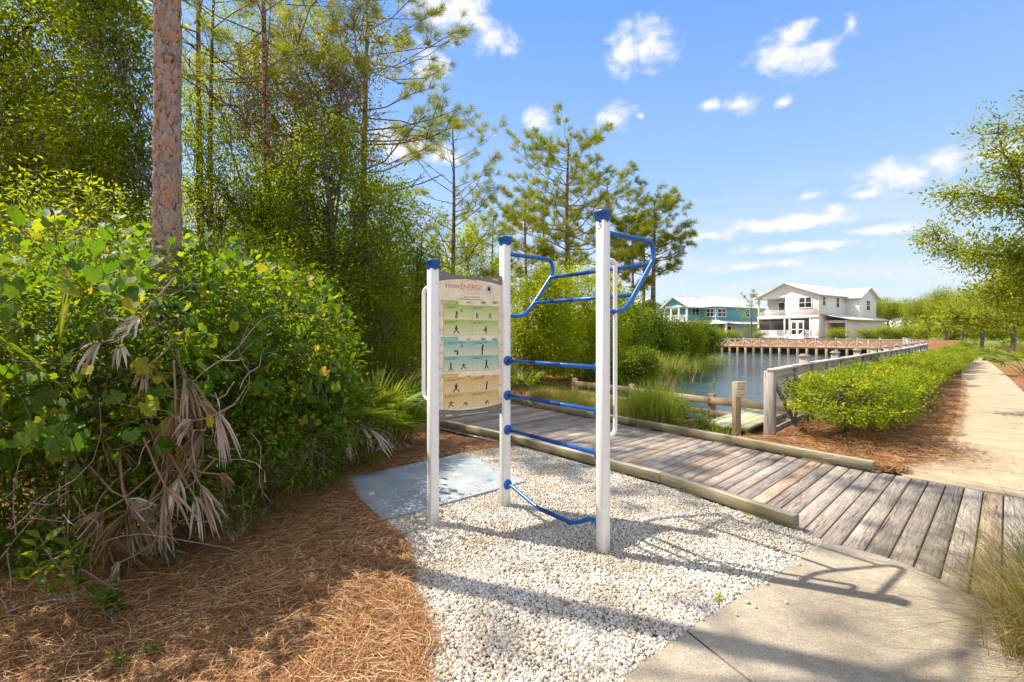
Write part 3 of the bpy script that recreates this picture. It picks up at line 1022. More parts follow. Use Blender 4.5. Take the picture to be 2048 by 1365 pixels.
mb.beam(bw(-.05, NEAR_W[0] - .02, -.07) - ORI, bw(3.5, NEAR_W[2] - .02, -.07) - ORI, .05, .13, .004, .5)
mb.beam(bw(3.5, NEAR_W[2] - .02, -.09) - ORI, bw(11.4, NEAR_W[3] - .02, -.12) - ORI, .05, .2, .004, .6)
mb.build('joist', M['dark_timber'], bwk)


def kerb(pts, rn):
    mbx = MB()
    for q, (a, b) in enumerate(zip(pts[:-1], pts[1:])):
        d = unit(np.array(b) - np.array(a))
        mbx.beam(np.array(a) + d * .004 - ORI, np.array(b) - d * .004 - ORI, (.096 if q % 2 else .09), .098, .005, (rn + q * .37) % .8)
    # blocks that lift the kerb off the planks
    for a, b in zip(pts[:-1], pts[1:]):
        nb = max(2, int(np.linalg.norm(np.array(b) - np.array(a)) / .9))
        for t in (np.arange(nb) + .5) / nb:
            c = np.array(a) + (np.array(b) - np.array(a)) * t
            c[2] = .022
            dd = (np.array(b) - np.array(a)) / np.linalg.norm(np.array(b) - np.array(a)) * .16
            mbx.beam(c - dd - ORI, c + dd - ORI, .08, .034, .004, .2)
    return mbx.build('kerb_timber', M['wood_moss_shade'], bwk)


zc = .086
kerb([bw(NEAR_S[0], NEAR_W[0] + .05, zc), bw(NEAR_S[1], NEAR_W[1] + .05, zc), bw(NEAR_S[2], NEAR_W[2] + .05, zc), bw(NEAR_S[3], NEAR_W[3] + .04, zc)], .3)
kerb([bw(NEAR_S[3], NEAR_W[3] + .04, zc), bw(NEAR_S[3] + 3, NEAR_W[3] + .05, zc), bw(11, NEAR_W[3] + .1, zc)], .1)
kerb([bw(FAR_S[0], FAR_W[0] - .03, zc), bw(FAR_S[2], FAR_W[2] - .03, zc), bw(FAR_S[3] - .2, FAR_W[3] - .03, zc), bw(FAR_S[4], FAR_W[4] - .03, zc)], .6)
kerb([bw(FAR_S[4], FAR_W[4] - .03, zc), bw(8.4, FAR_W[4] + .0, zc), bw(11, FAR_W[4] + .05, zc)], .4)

# ------------------------------------------------------------------ rubber mat with coloured squares
mt = thing('rubber_mat', 'grey square exercise pad with small coloured squares on the gravel', 'exercise mat', (*MATQ.mean(0), 0))
mo = np.array([*MATQ.mean(0), 0])
mb = MB()
mb.prism(MATQ - mo[:2], -.03, .030)
mb.build('pad', M['mat_grey'], mt)
ex, ey = unit(MATQ[0] - MATQ[1]), unit(MATQ[2] - MATQ[1])
for (px, py), key in [((702, 976), 'sq_teal'), ((722, 1021), 'sq_teal'), ((743, 988), 'sq_yellow'), ((832, 968), 'sq_orange'), ((803, 951), 'sq_blue'),
                      ((911, 951), 'sq_yellow'), ((910, 929), 'sq_teal'), ((979, 961), 'sq_teal')]:
    c = g(px, py, .03)[:2] - mo[:2]
    mb = MB()
    mb.prism(np.array([c - ex * .028 - ey * .028, c + ex * .028 - ey * .028, c + ex * .028 + ey * .028, c - ex * .028 + ey * .028]), .0285, .0335)
    mb.build('coloured_square', M[key], mt)
for px, py in [(790, 978), (892, 1003), (833, 931), (1030, 966), (985, 940)]:
    c = g(px, py, .03) - mo
    mb = MB()
    mb.tube([c + (0, 0, -.006), c + (0, 0, .006)], .014, 10)
    mb.build('anchor_bolt', M['steel'], mt)

# ------------------------------------------------------------------ exercise station
PL, PM, PN = [g(x, y)[:2] for x, y in [(866, 1050), (1010, 1013), (1206, 1106)]]
st_ = thing('exercise_station', 'white and blue outdoor exercise station with ladder bars and a stretching chart', 'exercise station', (*PM, 0))
SO = np.array([*PM, 0.0])
d2 = unit(PN - PM)
n2d = np.array([-d2[1], d2[0]])
if n2d[0] < 0:
    n2d = -n2d
d3, n3 = np.array([*d2, 0]), np.array([*n2d, 0])
e2 = unit(PM - PL)
e3 = np.array([*e2, 0])
m3 = np.array([e2[1], -e2[0], 0])        # faces the camera
PW = .078


def fillet(pts, r, n=6):
    """polyline with rounded corners"""
    P = [np.asarray(p, float) for p in pts]
    out = [P[0]]
    for a, b, c in zip(P[:-2], P[1:-1], P[2:]):
        u, v = unit(a - b), unit(c - b)
        rr = min(r, np.linalg.norm(a - b) * .48, np.linalg.norm(c - b) * .48)
        p0, p1 = b + u * rr, b + v * rr
        for t in np.linspace(0, 1, n):
            out.append((1 - t) ** 2 * p0 + 2 * t * (1 - t) * b + t * t * p1)
    out.append(P[-1])
    return out


def post(P2, h, dx, dy, mark=None):
    R = np.stack([np.array([0, 0, 1.0]), np.array([*dx, 0]), np.array([*dy, 0])], 1)
    mb = MB()
    mb.box(np.array([P2[0], P2[1], (h - .3) / 2]) - SO, (h + .3, PW, PW), R, .007)
    o = mb.build('post', M['white'], st_)
    # flared cap with a scalloped skirt
    mb = MB()
    nS = 32
    ang = np.arange(nS) / nS * 2 * math.pi
    rings = []
    for hw, z, dip, pw in [(.0425, h - .055, .030, 7), (.045, h - .030, .022, 6), (.052, h - .004, .006, 4), (.058, h + .012, 0, 3.4), (.0575, h + .024, 0, 3.4), (.047, h + .030, 0, 3.4)]:
        c, s_ = np.cos(ang), np.sin(ang)
        rr = hw / (np.abs(c) ** pw + np.abs(s_) ** pw) ** (1 / pw)
        corner = np.abs(np.sin(2 * ang))
        rings.append(np.outer(c * rr, np.array([*dx, 0])) + np.outer(s_ * rr, np.array([*dy, 0])) + np.outer(z - dip * (corner * 0 + (1 - corner)) * 0 + dip * (1 - corner ** .5) * -.6 + dip * .3, np.array([0, 0, 1])) + np.array([P2[0], P2[1], 0]) - SO)
    V = np.concatenate(rings)
    fs = [(a * nS + b, a * nS + (b + 1) % nS, (a + 1) * nS + (b + 1) % nS, (a + 1) * nS + b) for a in range(len(rings) - 1) for b in range(nS)]
    fs.append(tuple((len(rings) - 1) * nS + b for b in range(nS)))
    mb.add(V, fs)
    mb.build('post_cap', M['blue_cap'], o)
    return o


HL, HM = 2.19, 2.47
post_l = post(PL, HL, e2, m3[:2])
post_m = post(PM, HM, d2, n2d)
post_n = post(PN, HM, d2, n2d)


def text_mesh(body, shear=0.0):
    cu = bpy.data.curves.new('lettering_source', 'FONT')
    cu.body = body
    cu.size = 1
    cu.resolution_u = 2
    cu.shear = shear
    ob = bpy.data.objects.new('lettering_source', cu)
    COL.objects.link(ob)
    bpy.context.view_layer.update()
    dg = bpy.context.evaluated_depsgraph_get()
    me = bpy.data.meshes.new_from_object(ob.evaluated_get(dg))
    v = np.array([x.co[:] for x in me.vertices])
    f = [tuple(p.vertices) for p in me.polygons]
    bpy.data.objects.remove(ob)
    bpy.data.curves.remove(cu)
    bpy.data.meshes.remove(me)
    return v, f


def put_text(mb, body, origin, xdir, zdir, width=None, height=None, center=False, shear=0.0):
    """flat lettering whose lower left corner sits at origin"""
    v, f = text_mesh(body, shear)
    lo, hi = v.min(0), v.max(0)
    v = v - (lo[0], 0 if height else lo[1], 0)
    sx = width / (hi[0] - lo[0]) if width else None
    sy = height / .70 if height else None
    sx = sx or sy
    sy = sy or sx
    x = v[:, 0] * sx
    if center:
        x = x - (hi[0] - lo[0]) * sx / 2
    mb.add(np.asarray(origin) + np.outer(x, xdir) + np.outer(v[:, 1] * sy, zdir), f)


UP = np.array([0, 0, 1.0])
mb = MB()
pm = np.array([*PN, 0]) - n3 * 0 - SO
o5 = np.array([*PN, 2.36]) - n3 * (PW / 2 + .0025) - SO
# number on the camera-side left face of the tall near post
put_text(mb, '5', o5 - d3 * .012, d3, UP, height=.055, center=False, shear=.25)
mb.build('number_mark', M['ink'], post_n)


def flange(c, ax):
    mbx = MB()
    ax = np.asarray(ax)
    mbx.tube([c, c + ax * .006, c + ax * .0062, c + ax * .014], [.046, .046, .030, .026], 20)
    t1 = unit(np.cross(ax, UP))
    t2 = np.cross(t1, ax)
    for a in range(4):
        q = c + (t1 * math.cos(a * 1.571 + .785) + t2 * math.sin(a * 1.571 + .785)) * .037
        mbx.tube([q + ax * .005, q + ax * .0105], .0055, 6)
    return mbx


a0 = np.array([*PM, 0]) + d3 * PW / 2 - SO
a1 = np.array([*PN, 0]) - d3 * PW / 2 - SO
for z in (1.352, 1.033, .715, .212):
    p0, p1 = a0 + UP * z, a1 + UP * z
    L = np.linalg.norm(p1 - p0)
    if z > .3:
        mb = MB()
        mb.tube([p0 + d3 * .002, p1 - d3 * .002], .0165, 14)
        r = mb.build('ladder_bar', M['blue'], st_, True)
        mb = MB()
        mb.tube([p0 + d3 * L * .30, p0 + d3 * L * .64], .0178, 14)
        mb.build('grip_sleeve', M['blue_grip'], r, True)
    else:
        pts = fillet([p0 + d3 * .002, p0 + d3 * .07, p0 + d3 * (L * .38) - UP * .095, p0 + d3 * (L * .77) - UP * .095, p0 + d3 * (L - .09), p1 - d3 * .002], .09)
        mb = MB()
        mb.tube(pts, .0165, 14)
        r = mb.build('bent_foot_bar', M['blue'], st_, True)
        mb = MB()
        mb.tube([p0 + d3 * (L * .42) - UP * .095, p0 + d3 * (L * .74) - UP * .095], .0178, 14)
        mb.build('grip_sleeve', M['blue_grip'], r, True)
    flange(p0, d3).build('flange', M['blue'], r, True)
    flange(p1, -d3).build('flange', M['blue'], r, True)

loop = [(0.0, 2.345), (.50, 2.345), (.58, 2.20), (.20, 1.80), (.13, 1.765), (0, 1.765)]
loop = [(0.0, 2.342), (.40, 2.342), (.545, 2.335), (.565, 2.205), (.27, 1.845), (.165, 1.765), (0, 1.765)]
bases = []
for P2 in (PM, PN):
    b = np.array([*P2, 0]) + n3 * PW / 2 - SO
    bases.append(b)
    mb = MB()
    mb.tube(fillet([b + n3 * x + UP * z for x, z in loop], .10), .019, 14)
    r = mb.build('pull_up_frame', M['blue'], st_, True)
for x, z in ((.528, 2.16), (.315, 1.90)):
    mb = MB()
    q0, q1 = bases[0] + n3 * x + UP * z, bases[1] + n3 * x + UP * z
    mb.tube([q0, q1], .0165, 14)
    r = mb.build('pull_up_bar', M['blue'], st_, True)
    mb = MB()
    mb.tube([q0 + (q1 - q0) * .22, q0 + (q1 - q0) * .45], .0178, 14)
    mb.build('grip_sleeve', M['blue_grip'], r, True)

b = np.array([*PN, 0]) + n3 * PW / 2 - SO
mb = MB()
mb.tube(fillet([b + UP * 2.145, b + n3 * .095 + UP * 2.145, b + n3 * .095 + UP * .855, b + UP * .835], .09), .0165, 14)
mb.build('hand_rail', M['white'], st_, True)
b = np.array([*PL, 0]) - m3 * PW / 2 - SO
mb = MB()
mb.tube(fillet([b + UP * 2.0, b - m3 * .085 - e3 * .025 + UP * 1.98, b - m3 * .085 - e3 * .025 + UP * 1.06, b + UP * 1.03], .08), .0165, 14)
mb.build('hand_rail', M['white'], st_, True)

# --- stretching chart between the two left posts
PLo = np.array([*PL, 0.0])
SPAN = float(np.linalg.norm(PM - PL))


def sg(cx, cy):
    """point of the photographed chart -> metres along the panel and height"""
    px, py = 850 + cx / 4.263, 530 + cy / 4.266
    d = np.array([(px - 1024) / F, 1.0, (H - py) / F])
    t = (PLo @ m3) / (d @ m3)
    p = d * t + np.array([0, 0, CAM_H])
    return float((p - PLo) @ e3), float(p[2])


def pp(u, z, off):
    return PLo + e3 * u + UP * z + m3 * off - SO


def sheet(mb, outline, off0, off1, tcs=None):
    k = len(outline)
    f = np.array([pp(u, z, off1) for u, z in outline])
    b = np.array([pp(u, z, off0) for u, z in outline])
    area = sum(outline[q][0] * outline[(q + 1) % k][1] - outline[(q + 1) % k][0] * outline[q][1] for q in range(k))
    r = tuple(range(k)) if area > 0 else tuple(range(k))[::-1]
    tc = np.zeros((k, 3)) if tcs is None else np.array(tcs)
    mb.add(f, [r], tc)
    mb.add(b, [r[::-1]], tc)
    mb.add(np.concatenate([b, f]), [(q, (q + 1) % k, k + (q + 1) % k, k + q) for q in range(k)], np.concatenate([tc, tc]))


u0, u1 = PW / 2 + .002, SPAN - PW / 2 + .012
zt, zb = sg(118, 45)[1], sg(118, 1338)[1]


def arc(u_a, u_b, z_mid, sag, n=16, rev=False):
    ts = np.linspace(0, 1, n)
    if rev:
        ts = ts[::-1]
    return [(u_a + (u_b - u_a) * t, z_mid + sag * (1 - (2 * t - 1) ** 2)) for t in ts]


panel = arc(u0, u1, zt, -.035) + arc(u0, u1, zb, .045, rev=True)
mb = MB()
sheet(mb, panel, -.006, .004)
pn = mb.build('sign_panel', M['panel_grey'], st_)
ct, cb = sg(118, 128)[1], sg(118, 1248)[1]
u1c = u1 - .012
mb = MB()
sheet(mb, arc(u0 + .002, u1c, ct - .012, .034) + arc(u0 + .002, u1c, cb + .016, -.03, rev=True), .0042, .0056)
mb.build('printed_sheet', M['panel_cream'], pn)


def rect(mb, x0, y0, x1, y1, o0, o1, flip=False):
    a, b, c, d = sg(x0, y0), sg(x1, y0), sg(x1, y1), sg(x0, y1)
    sheet(mb, [d, c, b, a], o0, o1, [(0, 1, 0), (0, 1, 0), (0, 0, 0), (0, 0, 0)])


def urect(mb, ua, ub, za, zb_, o0, o1):
    sheet(mb, [(ua, za), (ub, za), (ub, zb_), (ua, zb_)], o0, o1, [(0, 1, 0), (0, 1, 0), (0, 0, 0), (0, 0, 0)])


inkb, inkr, inko, inkw, inks = MB(), MB(), MB(), MB(), MB()
gr_ = random.Random(5)


def small_print(mb, u, z, wid, h, o0, o1):
    """a line of print too small to read: word-long strokes"""
    x = u
    while x < u + wid:
        k = min(gr_.uniform(.008, .022), u + wid - x)
        urect(mb, x, x + k, z, z + h, o0, o1)
        x += k + .004


UL, UR = sg(157, 340)[0], sg(622, 350)[0]
UM = sg(399, 345)[0]
zz = lambda cy, cx=157: sg(cx, cy)[1]
DAYS = [('FIRST DAY', 'green', 300, 334, 340, 598, ['CALF STRETCH', 'HIP STRETCH', 'CROSS STRETCH', 'HAMSTRING STRETCH'], 470),
        ('SECOND DAY', 'teal', 614, 646, 652, 915, ['HAMSTRING & CALF STRETCH', 'STANDING HIP STRETCH', 'CHEST STRETCH', 'LEGS & SHOULDER STRETCH'], 784),
        ('THIRD DAY', 'amber', 932, 964, 968, 1236, ['BACK & SHOULDER STRETCH', 'QUAD STRETCH', 'STRADDLE LUNGE STRETCH', 'BACK & HAMSTRING STRETCH'], 1106)]
# body poses: capsule limbs in a unit box, head position
POSES = [
    ([(.50, .80, .46, .52), (.46, .52, .62, .28), (.62, .28, .50, .02), (.46, .52, .36, .27), (.36, .27, .36, .02), (.50, .74, .70, .62), (.50, .76, .66, .72)], (.55, .90)),
    ([(.38, .70, .40, .42), (.40, .42, .64, .40), (.64, .40, .66, .04), (.40, .42, .34, .04), (.38, .66, .62, .58)], (.42, .82)),
    ([(.50, .78, .50, .46), (.50, .46, .74, .24), (.74, .24, .86, .02), (.50, .46, .30, .26), (.30, .26, .16, .02), (.50, .74, .34, .60), (.34, .60, .50, .56), (.5, .74, .66, .6)], (.50, .90)),
    ([(.58, .76, .58, .44), (.58, .44, .60, .02), (.58, .44, .20, .46), (.58, .70, .30, .56)], (.58, .88)),
    ([(.24, .56, .62, .56), (.62, .56, .70, .30), (.70, .30, .60, .02), (.62, .56, .56, .30), (.56, .30, .50, .02), (.26, .54, .12, .36)], (.14, .62)),
    ([(.48, .74, .44, .40), (.44, .40, .50, .02), (.44, .40, .40, .02), (.48, .72, .56, .98), (.48, .72, .50, .99)], (.56, .86)),
    ([(.50, .70, .50, .40), (.50, .40, .84, .22), (.84, .22, .90, .02), (.50, .40, .20, .22), (.20, .22, .06, .02), (.50, .66, .90, .66), (.50, .66, .10, .66)], (.50, .82)),
    ([(.46, .72, .46, .40), (.46, .40, .60, .20), (.60, .20, .74, .02), (.46, .40, .36, .20), (.36, .20, .20, .02), (.46, .70, .40, .99), (.46, .70, .46, .99)], (.48, .84)),
    ([(.60, .36, .40, .56), (.40, .56, .20, .30), (.20, .30, .10, .02), (.40, .56, .70, .28), (.70, .28, .80, .02), (.60, .36, .50, .08)], (.70, .28)),
]


def figure(cx, cy, hpx, pose, flip=False):
    """dark body outline of about hpx chart pixels, feet at cx, cy"""
    u_, z_ = sg(cx, cy)
    hgt = sg(cx, cy - hpx)[1] - z_
    segs, head = POSES[pose]
    for q, (xa, ya, xb, yb) in enumerate(segs):
        a, b = np.array([xa - .5, ya]), np.array([xb - .5, yb])
        if flip:
            a[0], b[0] = -a[0], -b[0]
        d_ = unit(b - a)
        nn_ = np.array([-d_[1], d_[0]])
        w0, w1 = (.105, .085) if q == 0 else (.062, .042)
        pts = [a - d_ * w0 * .4 - nn_ * w0 * .7, a - nn_ * w0, b - nn_ * w1, b + d_ * w1 * .8, b + nn_ * w1, a + nn_ * w0, a - d_ * w0 * .4 + nn_ * w0 * .7]
        sheet(inkb, [(u_ + x * hgt, z_ + y * hgt) for x, y in pts], .0078, .0086 + .0001 * q)
    hx, hy = head
    hx = -(hx - .5) if flip else hx - .5
    sheet(inkb, [(u_ + (hx + .075 * math.cos(t)) * hgt, z_ + (hy + .09 * math.sin(t)) * hgt) for t in np.arange(8) / 8 * 6.283], .0078, .0094)


for name, key, y0, y1, b0, b1, titles, bm in DAYS:
    fr, fl = MB(), MB()
    # header tab
    zt0, zt1 = zz(y0 + 2), zz(y1 + 3)
    ut = sg(134, y0 + 10)[0]
    ue = sg(282, y0 + 10)[0]
    rr = .008
    sheet(fr, [(ut + rr, zt1), (ue, zt1), (ue, zt0 - rr), (ue - rr, zt0), (ut + rr, zt0), (ut, zt0 - rr), (ut, zt1 + rr)], .0054, .0066)
    put_text(inkw, name, pp(ut + .008, zt1 + .006, .0074), e3, UP, width=(ue - ut) * .80)
    zb0, zb1 = zz(b0), zz(b1)
    urect(fr, UL - .004, UR + .004, zb1 - .003, zb0 + .003, .0054, .0064)
    zm = zz(bm)
    for ua, ub in ((UL, UM - .002), (UM + .002, UR)):
        for za, zb_ in ((zm + .002, zb0), (zb1, zm - .002)):
            urect(fl, ua, ub, za, zb_, .0064, .0072)
    fr.build('chart_frame', M['edge_' + key], pn)
    fl.build('chart_cell', M['chart_' + key], pn)
    for q, (ua, za) in enumerate(((UL, zb0), (UM + .002, zb0), (UL, zm), (UM + .002, zm))):
        put_text(inkb, str(q + 1), pp(ua + .009, za - .034, .0078), e3, UP, height=.024)
        wid = .012 * len(titles[q]) ** .9 * .82
        put_text(inkb, titles[q], pp(ua + .031, za - .019, .0078), e3, UP, width=min(wid, .17))
        small_print(inkb, ua + .031, za - .027, .08, .0035, .0072, .0078)
    # small tick boxes in the header row
    for q, cx in enumerate((350, 473, 572)):
        hb = MB()
        a_, b_ = sg(cx, y0 + 22), sg(cx + 44, y0 + 22)
        urect(hb, a_[0], b_[0], a_[1] - .012, a_[1] + .012, .0056, .0066)
        hb.build('tick_box', M['edge_' + key] if q else M['sign_plate'], pn)
        small_print(inkw, a_[0] - .050, a_[1] + .002, .04, .006, .0056, .0062)
        small_print(inkb, a_[0] + .008, a_[1] - .003, .03, .006, .0066, .0072)
for cx, cy, hpx, po, fl_ in [(266, 458, 66, 0, 0), (308, 405, 34, 1, 1), (443, 460, 56, 1, 0), (551, 460, 50, 2, 0), (263, 590, 76, 2, 0), (512, 592, 70, 3, 0),
                             (268, 770, 62, 4, 0), (310, 706, 34, 1, 1), (488, 766, 84, 5, 0), (214, 905, 70, 7, 1), (326, 893, 58, 6, 0), (522, 888, 80, 7, 0),
                             (262, 1090, 82, 2, 0), (524, 1064, 70, 5, 0), (218, 1215, 58, 6, 0), (345, 1202, 56, 8, 0), (522, 1186, 52, 8, 1)]:
    figure(cx, cy, hpx, po, bool(fl_))
for cx, cy in [(300, 438), (480, 428), (300, 532), (540, 541), (312, 756), (518, 732), (252, 860), (548, 850), (302, 1040), (566, 1020), (264, 1184), (560, 1158)]:
    a_ = sg(cx, cy)
    put_text(inkr, '< -', pp(a_[0], a_[1], .0078), e3, UP, width=.018)
for cx, cy in [(378, 372), (604, 380), (380, 492), (600, 512), (376, 680), (610, 672), (386, 802), (610, 794), (386, 984), (618, 970), (396, 1112), (614, 1096)]:
    a_ = sg(cx, cy)
    put_text(inkr, 'x2', pp(a_[0] - .008, a_[1], .0078), e3, UP, width=.02)
for cy in (420, 556, 752, 882, 1066, 1192):
    for cx, dy in ((134, 0), (640, 12 if cy < 700 else -14 if cy < 1000 else -44)):
        a_ = sg(cx, cy + dy)
        urect(inkr, a_[0] - .016, a_[0] + .016, a_[1] - .016, a_[1] + .016, .0054, .0062)
        urect(inkw, a_[0] - .014, a_[0] + .014, a_[1] - .014, a_[1] + .014, .0060, .0067)
        small_print(inkr, a_[0] - .010, a_[1] - .004, .02, .007, .0067, .0073)
# heading
a_ = sg(302, 208)
b_ = sg(468, 212)
put_text(inkr, 'ENERGI', pp(a_[0], a_[1], .0062), e3, UP, width=b_[0] - a_[0], height=zz(160, 302) - zz(206, 302))
put_text(inkr, 'TOTAL BODY FITNESS SYSTEM', pp(sg(328, 222)[0], sg(328, 224)[1], .0062), e3, UP, width=.135)
put_text(inkb, 'STATIC STRETCHES', pp(sg(328, 280)[0], sg(328, 280)[1], .0062), e3, UP, width=sg(466, 280)[0] - sg(328, 280)[0])
small_print(inkb, sg(290, 290)[0], sg(290, 293)[1], .25, .004, .0056, .0062)
put_text(inko, 'total', pp(sg(486, 228)[0], sg(486, 228)[1], .0062), UP, -e3, width=.055)
for sgn in (1, -1):
    cu_, cz_ = (sg(302, 190)[0] + sg(486, 190)[0]) / 2, zz(190, 392)
    ru, rz_ = (sg(486, 190)[0] - sg(302, 190)[0]) * .48, .064
    th = np.linspace(.35 if sgn > 0 else .15, math.pi - .15 if sgn > 0 else math.pi - .5, 18)
    o_, i_ = [(cu_ + ru * math.cos(t), cz_ + sgn * rz_ * math.sin(t)) for t in th], [(cu_ + ru * .99 * math.cos(t), cz_ + sgn * (rz_ - .006 * math.sin(t)) * math.sin(t)) for t in th[::-1]]
    sheet(inko, o_ + i_, .0054, .0062)
a_ = sg(545, 213)
sheet(inks, [(a_[0] + .037 * math.cos(t), a_[1] + .042 * math.sin(t)) for t in np.arange(24) / 24 * 6.283], .0054, .0066)
sheet(inkb, [(a_[0] - .004 + .016 * math.cos(t), a_[1] + .006 + .02 * math.sin(t)) for t in np.arange(9) / 9 * 6.283], .0063, .0070)
a_ = sg(196, 180)
urect(inkr, a_[0], a_[0] + .034, a_[1] - .017, a_[1] + .017, .0054, .0062)
urect(inkw, a_[0] + .004, a_[0] + .030, a_[1] - .013, a_[1] + .013, .006, .0067)
small_print(inkb, a_[0] + .007, a_[1] - .004, .02, .008, .0067, .0073)
for q in range(3):
    small_print(inkb, a_[0] + .042, a_[1] + .008 - q * .010, .062, .004, .0056, .0062)
urect(inkb, a_[0] - .025, a_[0] - .017, a_[1] - .016, a_[1] + .016, .0056, .0062)
for cx, cy in ((560, 122), (160, 1288)):
    a_ = sg(cx, cy + 6)
    urect(inko, a_[0] + .012, a_[0] + .085, a_[1] - .006, a_[1] + .012, .0042, .0050)
    small_print(inkw, a_[0] + .022, a_[1] + .001, .05, .004, .0050, .0056)
a_ = sg(278, 1284)
small_print(inkw, a_[0], a_[1], .31, .004, .0042, .005)
small_print(inkb, sg(340, 1240)[0], sg(340, 1246)[1], .17, .003, .0056, .0062)
inkb.build('black_lettering', M['ink'], pn)
inkr.build('red_lettering', M['ink_red'], pn)
inko.build('orange_emblem', M['ink_orange'], pn)
inkw.build('white_lettering', M['ink_white'], pn)
inks.build('silver_seal', M['ink_silver'], pn)
for cx, cy in ((123, 82), (648, 122), (123, 684), (648, 678), (126, 1290), (645, 1226)):
    u_, z_ = sg(cx, cy)
    mb = MB()
    mb.tube([pp(u_ + (.012 if cx < 300 else -.004), z_, .003), pp(u_ + (.012 if cx < 300 else -.004), z_, .009)], .008, 10)
    mb.build('bolt', M['steel'], pn)
# ------------------------------------------------------------------ wooden fence round the pond
def fence_run(root, O, pts, spacing, mesh_len, hgt=1.07, cap_every=1, braces=True, side=1, first_big=True, wm='wood_fence'):
    """post-and-rail fence along pts (ground points); side: +1 uprights and braces on the right-hand side"""
    P_ = np.asarray(pts, float)
    sl = np.r_[0, np.cumsum(np.linalg.norm(np.diff(P_, axis=0), axis=1))]
    n = max(1, int(round(sl[-1] / spacing)))
    ss = np.linspace(0, sl[-1], n + 1)
    Q = np.c_[np.interp(ss, sl, P_[:, 0]), np.interp(ss, sl, P_[:, 1])]
    for q, p in enumerate(Q):
        t = unit(Q[min(q + 1, n)] - Q[max(q - 1, 0)])
        nr = np.array([t[1], -t[0]]) * side
        base = -.25
        o = p - nr * .06
        if q == 0 and first_big:
            mb = MB()
            mb.beam(np.array([*p, base]) - O, np.array([*p, hgt - .035]) - O, .14, .14, .006, .35, up=(*t, 0))
            mb.build('post', M[wm], root)
            continue
        mb = MB()
        top = hgt + .10
        mb.beam(np.array([*o, base]) - O, np.array([*o, top]) - O, .135, .135, .006, (q * .37) % .8, up=(*t, 0))
        po = mb.build('post', M[wm], root)
        mb = MB()
        mb.box(np.array([*o, top + .012]) - O, (.17, .17, .03), np.array([[t[0], -t[1], 0], [t[1], t[0], 0], [0, 0, 1]]), .008, .2)
        mb.box(np.array([*o, top + .038]) - O, (.12, .12, .022), np.array([[t[0], -t[1], 0], [t[1], t[0], 0], [0, 0, 1]]), .008, .2)
        mb.build('post_cap', M[wm], po)
    for q in range(n):
        a, b = Q[q], Q[q + 1]
        t = unit(b - a)
        nr = np.array([t[1], -t[0]]) * side
        L = np.linalg.norm(b - a)
        A3, B3 = np.array([*a, 0]) - O, np.array([*b, 0]) - O
        N3, T3 = np.array([*nr, 0]), np.array([*t, 0])
        mb = MB()
        e0_ = .075 if q == 0 and first_big else 0
        mb.beam(A3 - T3 * e0_ + UP * (hgt - .018) + N3 * .045, B3 + UP * (hgt - .018) + N3 * .045, .135, .036, .005, (q * .29 + .1) % .8)
        mb.build('hand_rail', M[wm], root)
        mb = MB()
        mb.beam(A3 + T3 * e0_ + UP * (hgt - .113) + N3 * .035, B3 + UP * (hgt - .113) + N3 * .035, .036, .14, .004, (q * .23 + .4) % .8)
        mb.build('face_rail', M[wm], root)
        mb = MB()
        mb.beam(A3 + T3 * e0_ + UP * .12 + N3 * .035, B3 + UP * .12 + N3 * .035, .036, .09, .004, (q * .31) % .8)
        mb.build('base_rail', M[wm], root)
        mb = MB()
        c = (A3 + B3) / 2
        mb.beam(c + UP * .04 + N3 * .072, c + UP * (hgt - .037) + N3 * .072, .088, .036, .004, (q * .41) % .8, up=(*nr, 0))
        mb.beam(B3 + UP * .0 + N3 * .072, B3 + UP * (hgt - .037) + N3 * .072, .088, .036, .004, (q * .47) % .8, up=(*nr, 0))
        mb.build('upright', M[wm], root)
        if braces:
            mb = MB()
            mb.beam(A3 + T3 * .09 + UP * (hgt - .2) + N3 * .034, c - T3 * .05 + UP * .17 + N3 * .034, .034, .085, .004, (q * .17) % .8)
            mb.beam(B3 - T3 * .07 + UP * (hgt - .2) + N3 * .034, c + T3 * .05 + UP * .17 + N3 * .034, .034, .085, .004, (q * .53) % .8)
            mb.build('brace', M[wm], root)
        if ss[q] < mesh_len:
            st = .05 if ss[q] < 8 else .10
            wr = .0017 if ss[q] < 8 else .0026
            mb = MB()
            for x in np.arange(st, L, st):
                mb.tube([A3 + T3 * x + UP * .10 + N3 * .010, A3 + T3 * x + UP * (hgt - .06) + N3 * .010], wr, 4, False)
            for z in np.arange(.15, hgt - .05, st):
                mb.tube([A3 + T3 * .02 + UP * z + N3 * .013, B3 + UP * z + N3 * .013], wr, 4, False)
            mb.build('wire_mesh', M['wire'], root)


M['wire'] = plain('galvanised_wire', (.34, .34, .33), .5, .4, .6)
fr = thing('wooden_fence', 'grey timber fence with wire mesh and capped posts running along the pond beside the hedge', 'fence', (*FENCE[0], 0))
fence_run(fr, np.array([*FENCE[0], 0]), FENCE, 2.35, 30, side=1)
fr2 = thing('wooden_fence', 'distant pale timber fence with diagonal braces on top of the pond retaining wall', 'fence', (*FARW[0], 0))
fence_run(fr2, np.array([*FARW[0], 0]), np.concatenate([FARW, [(24.6, 69.5)]]), 2.0, 0, side=-1, first_big=False, hgt=1.0, wm='wood_pale')

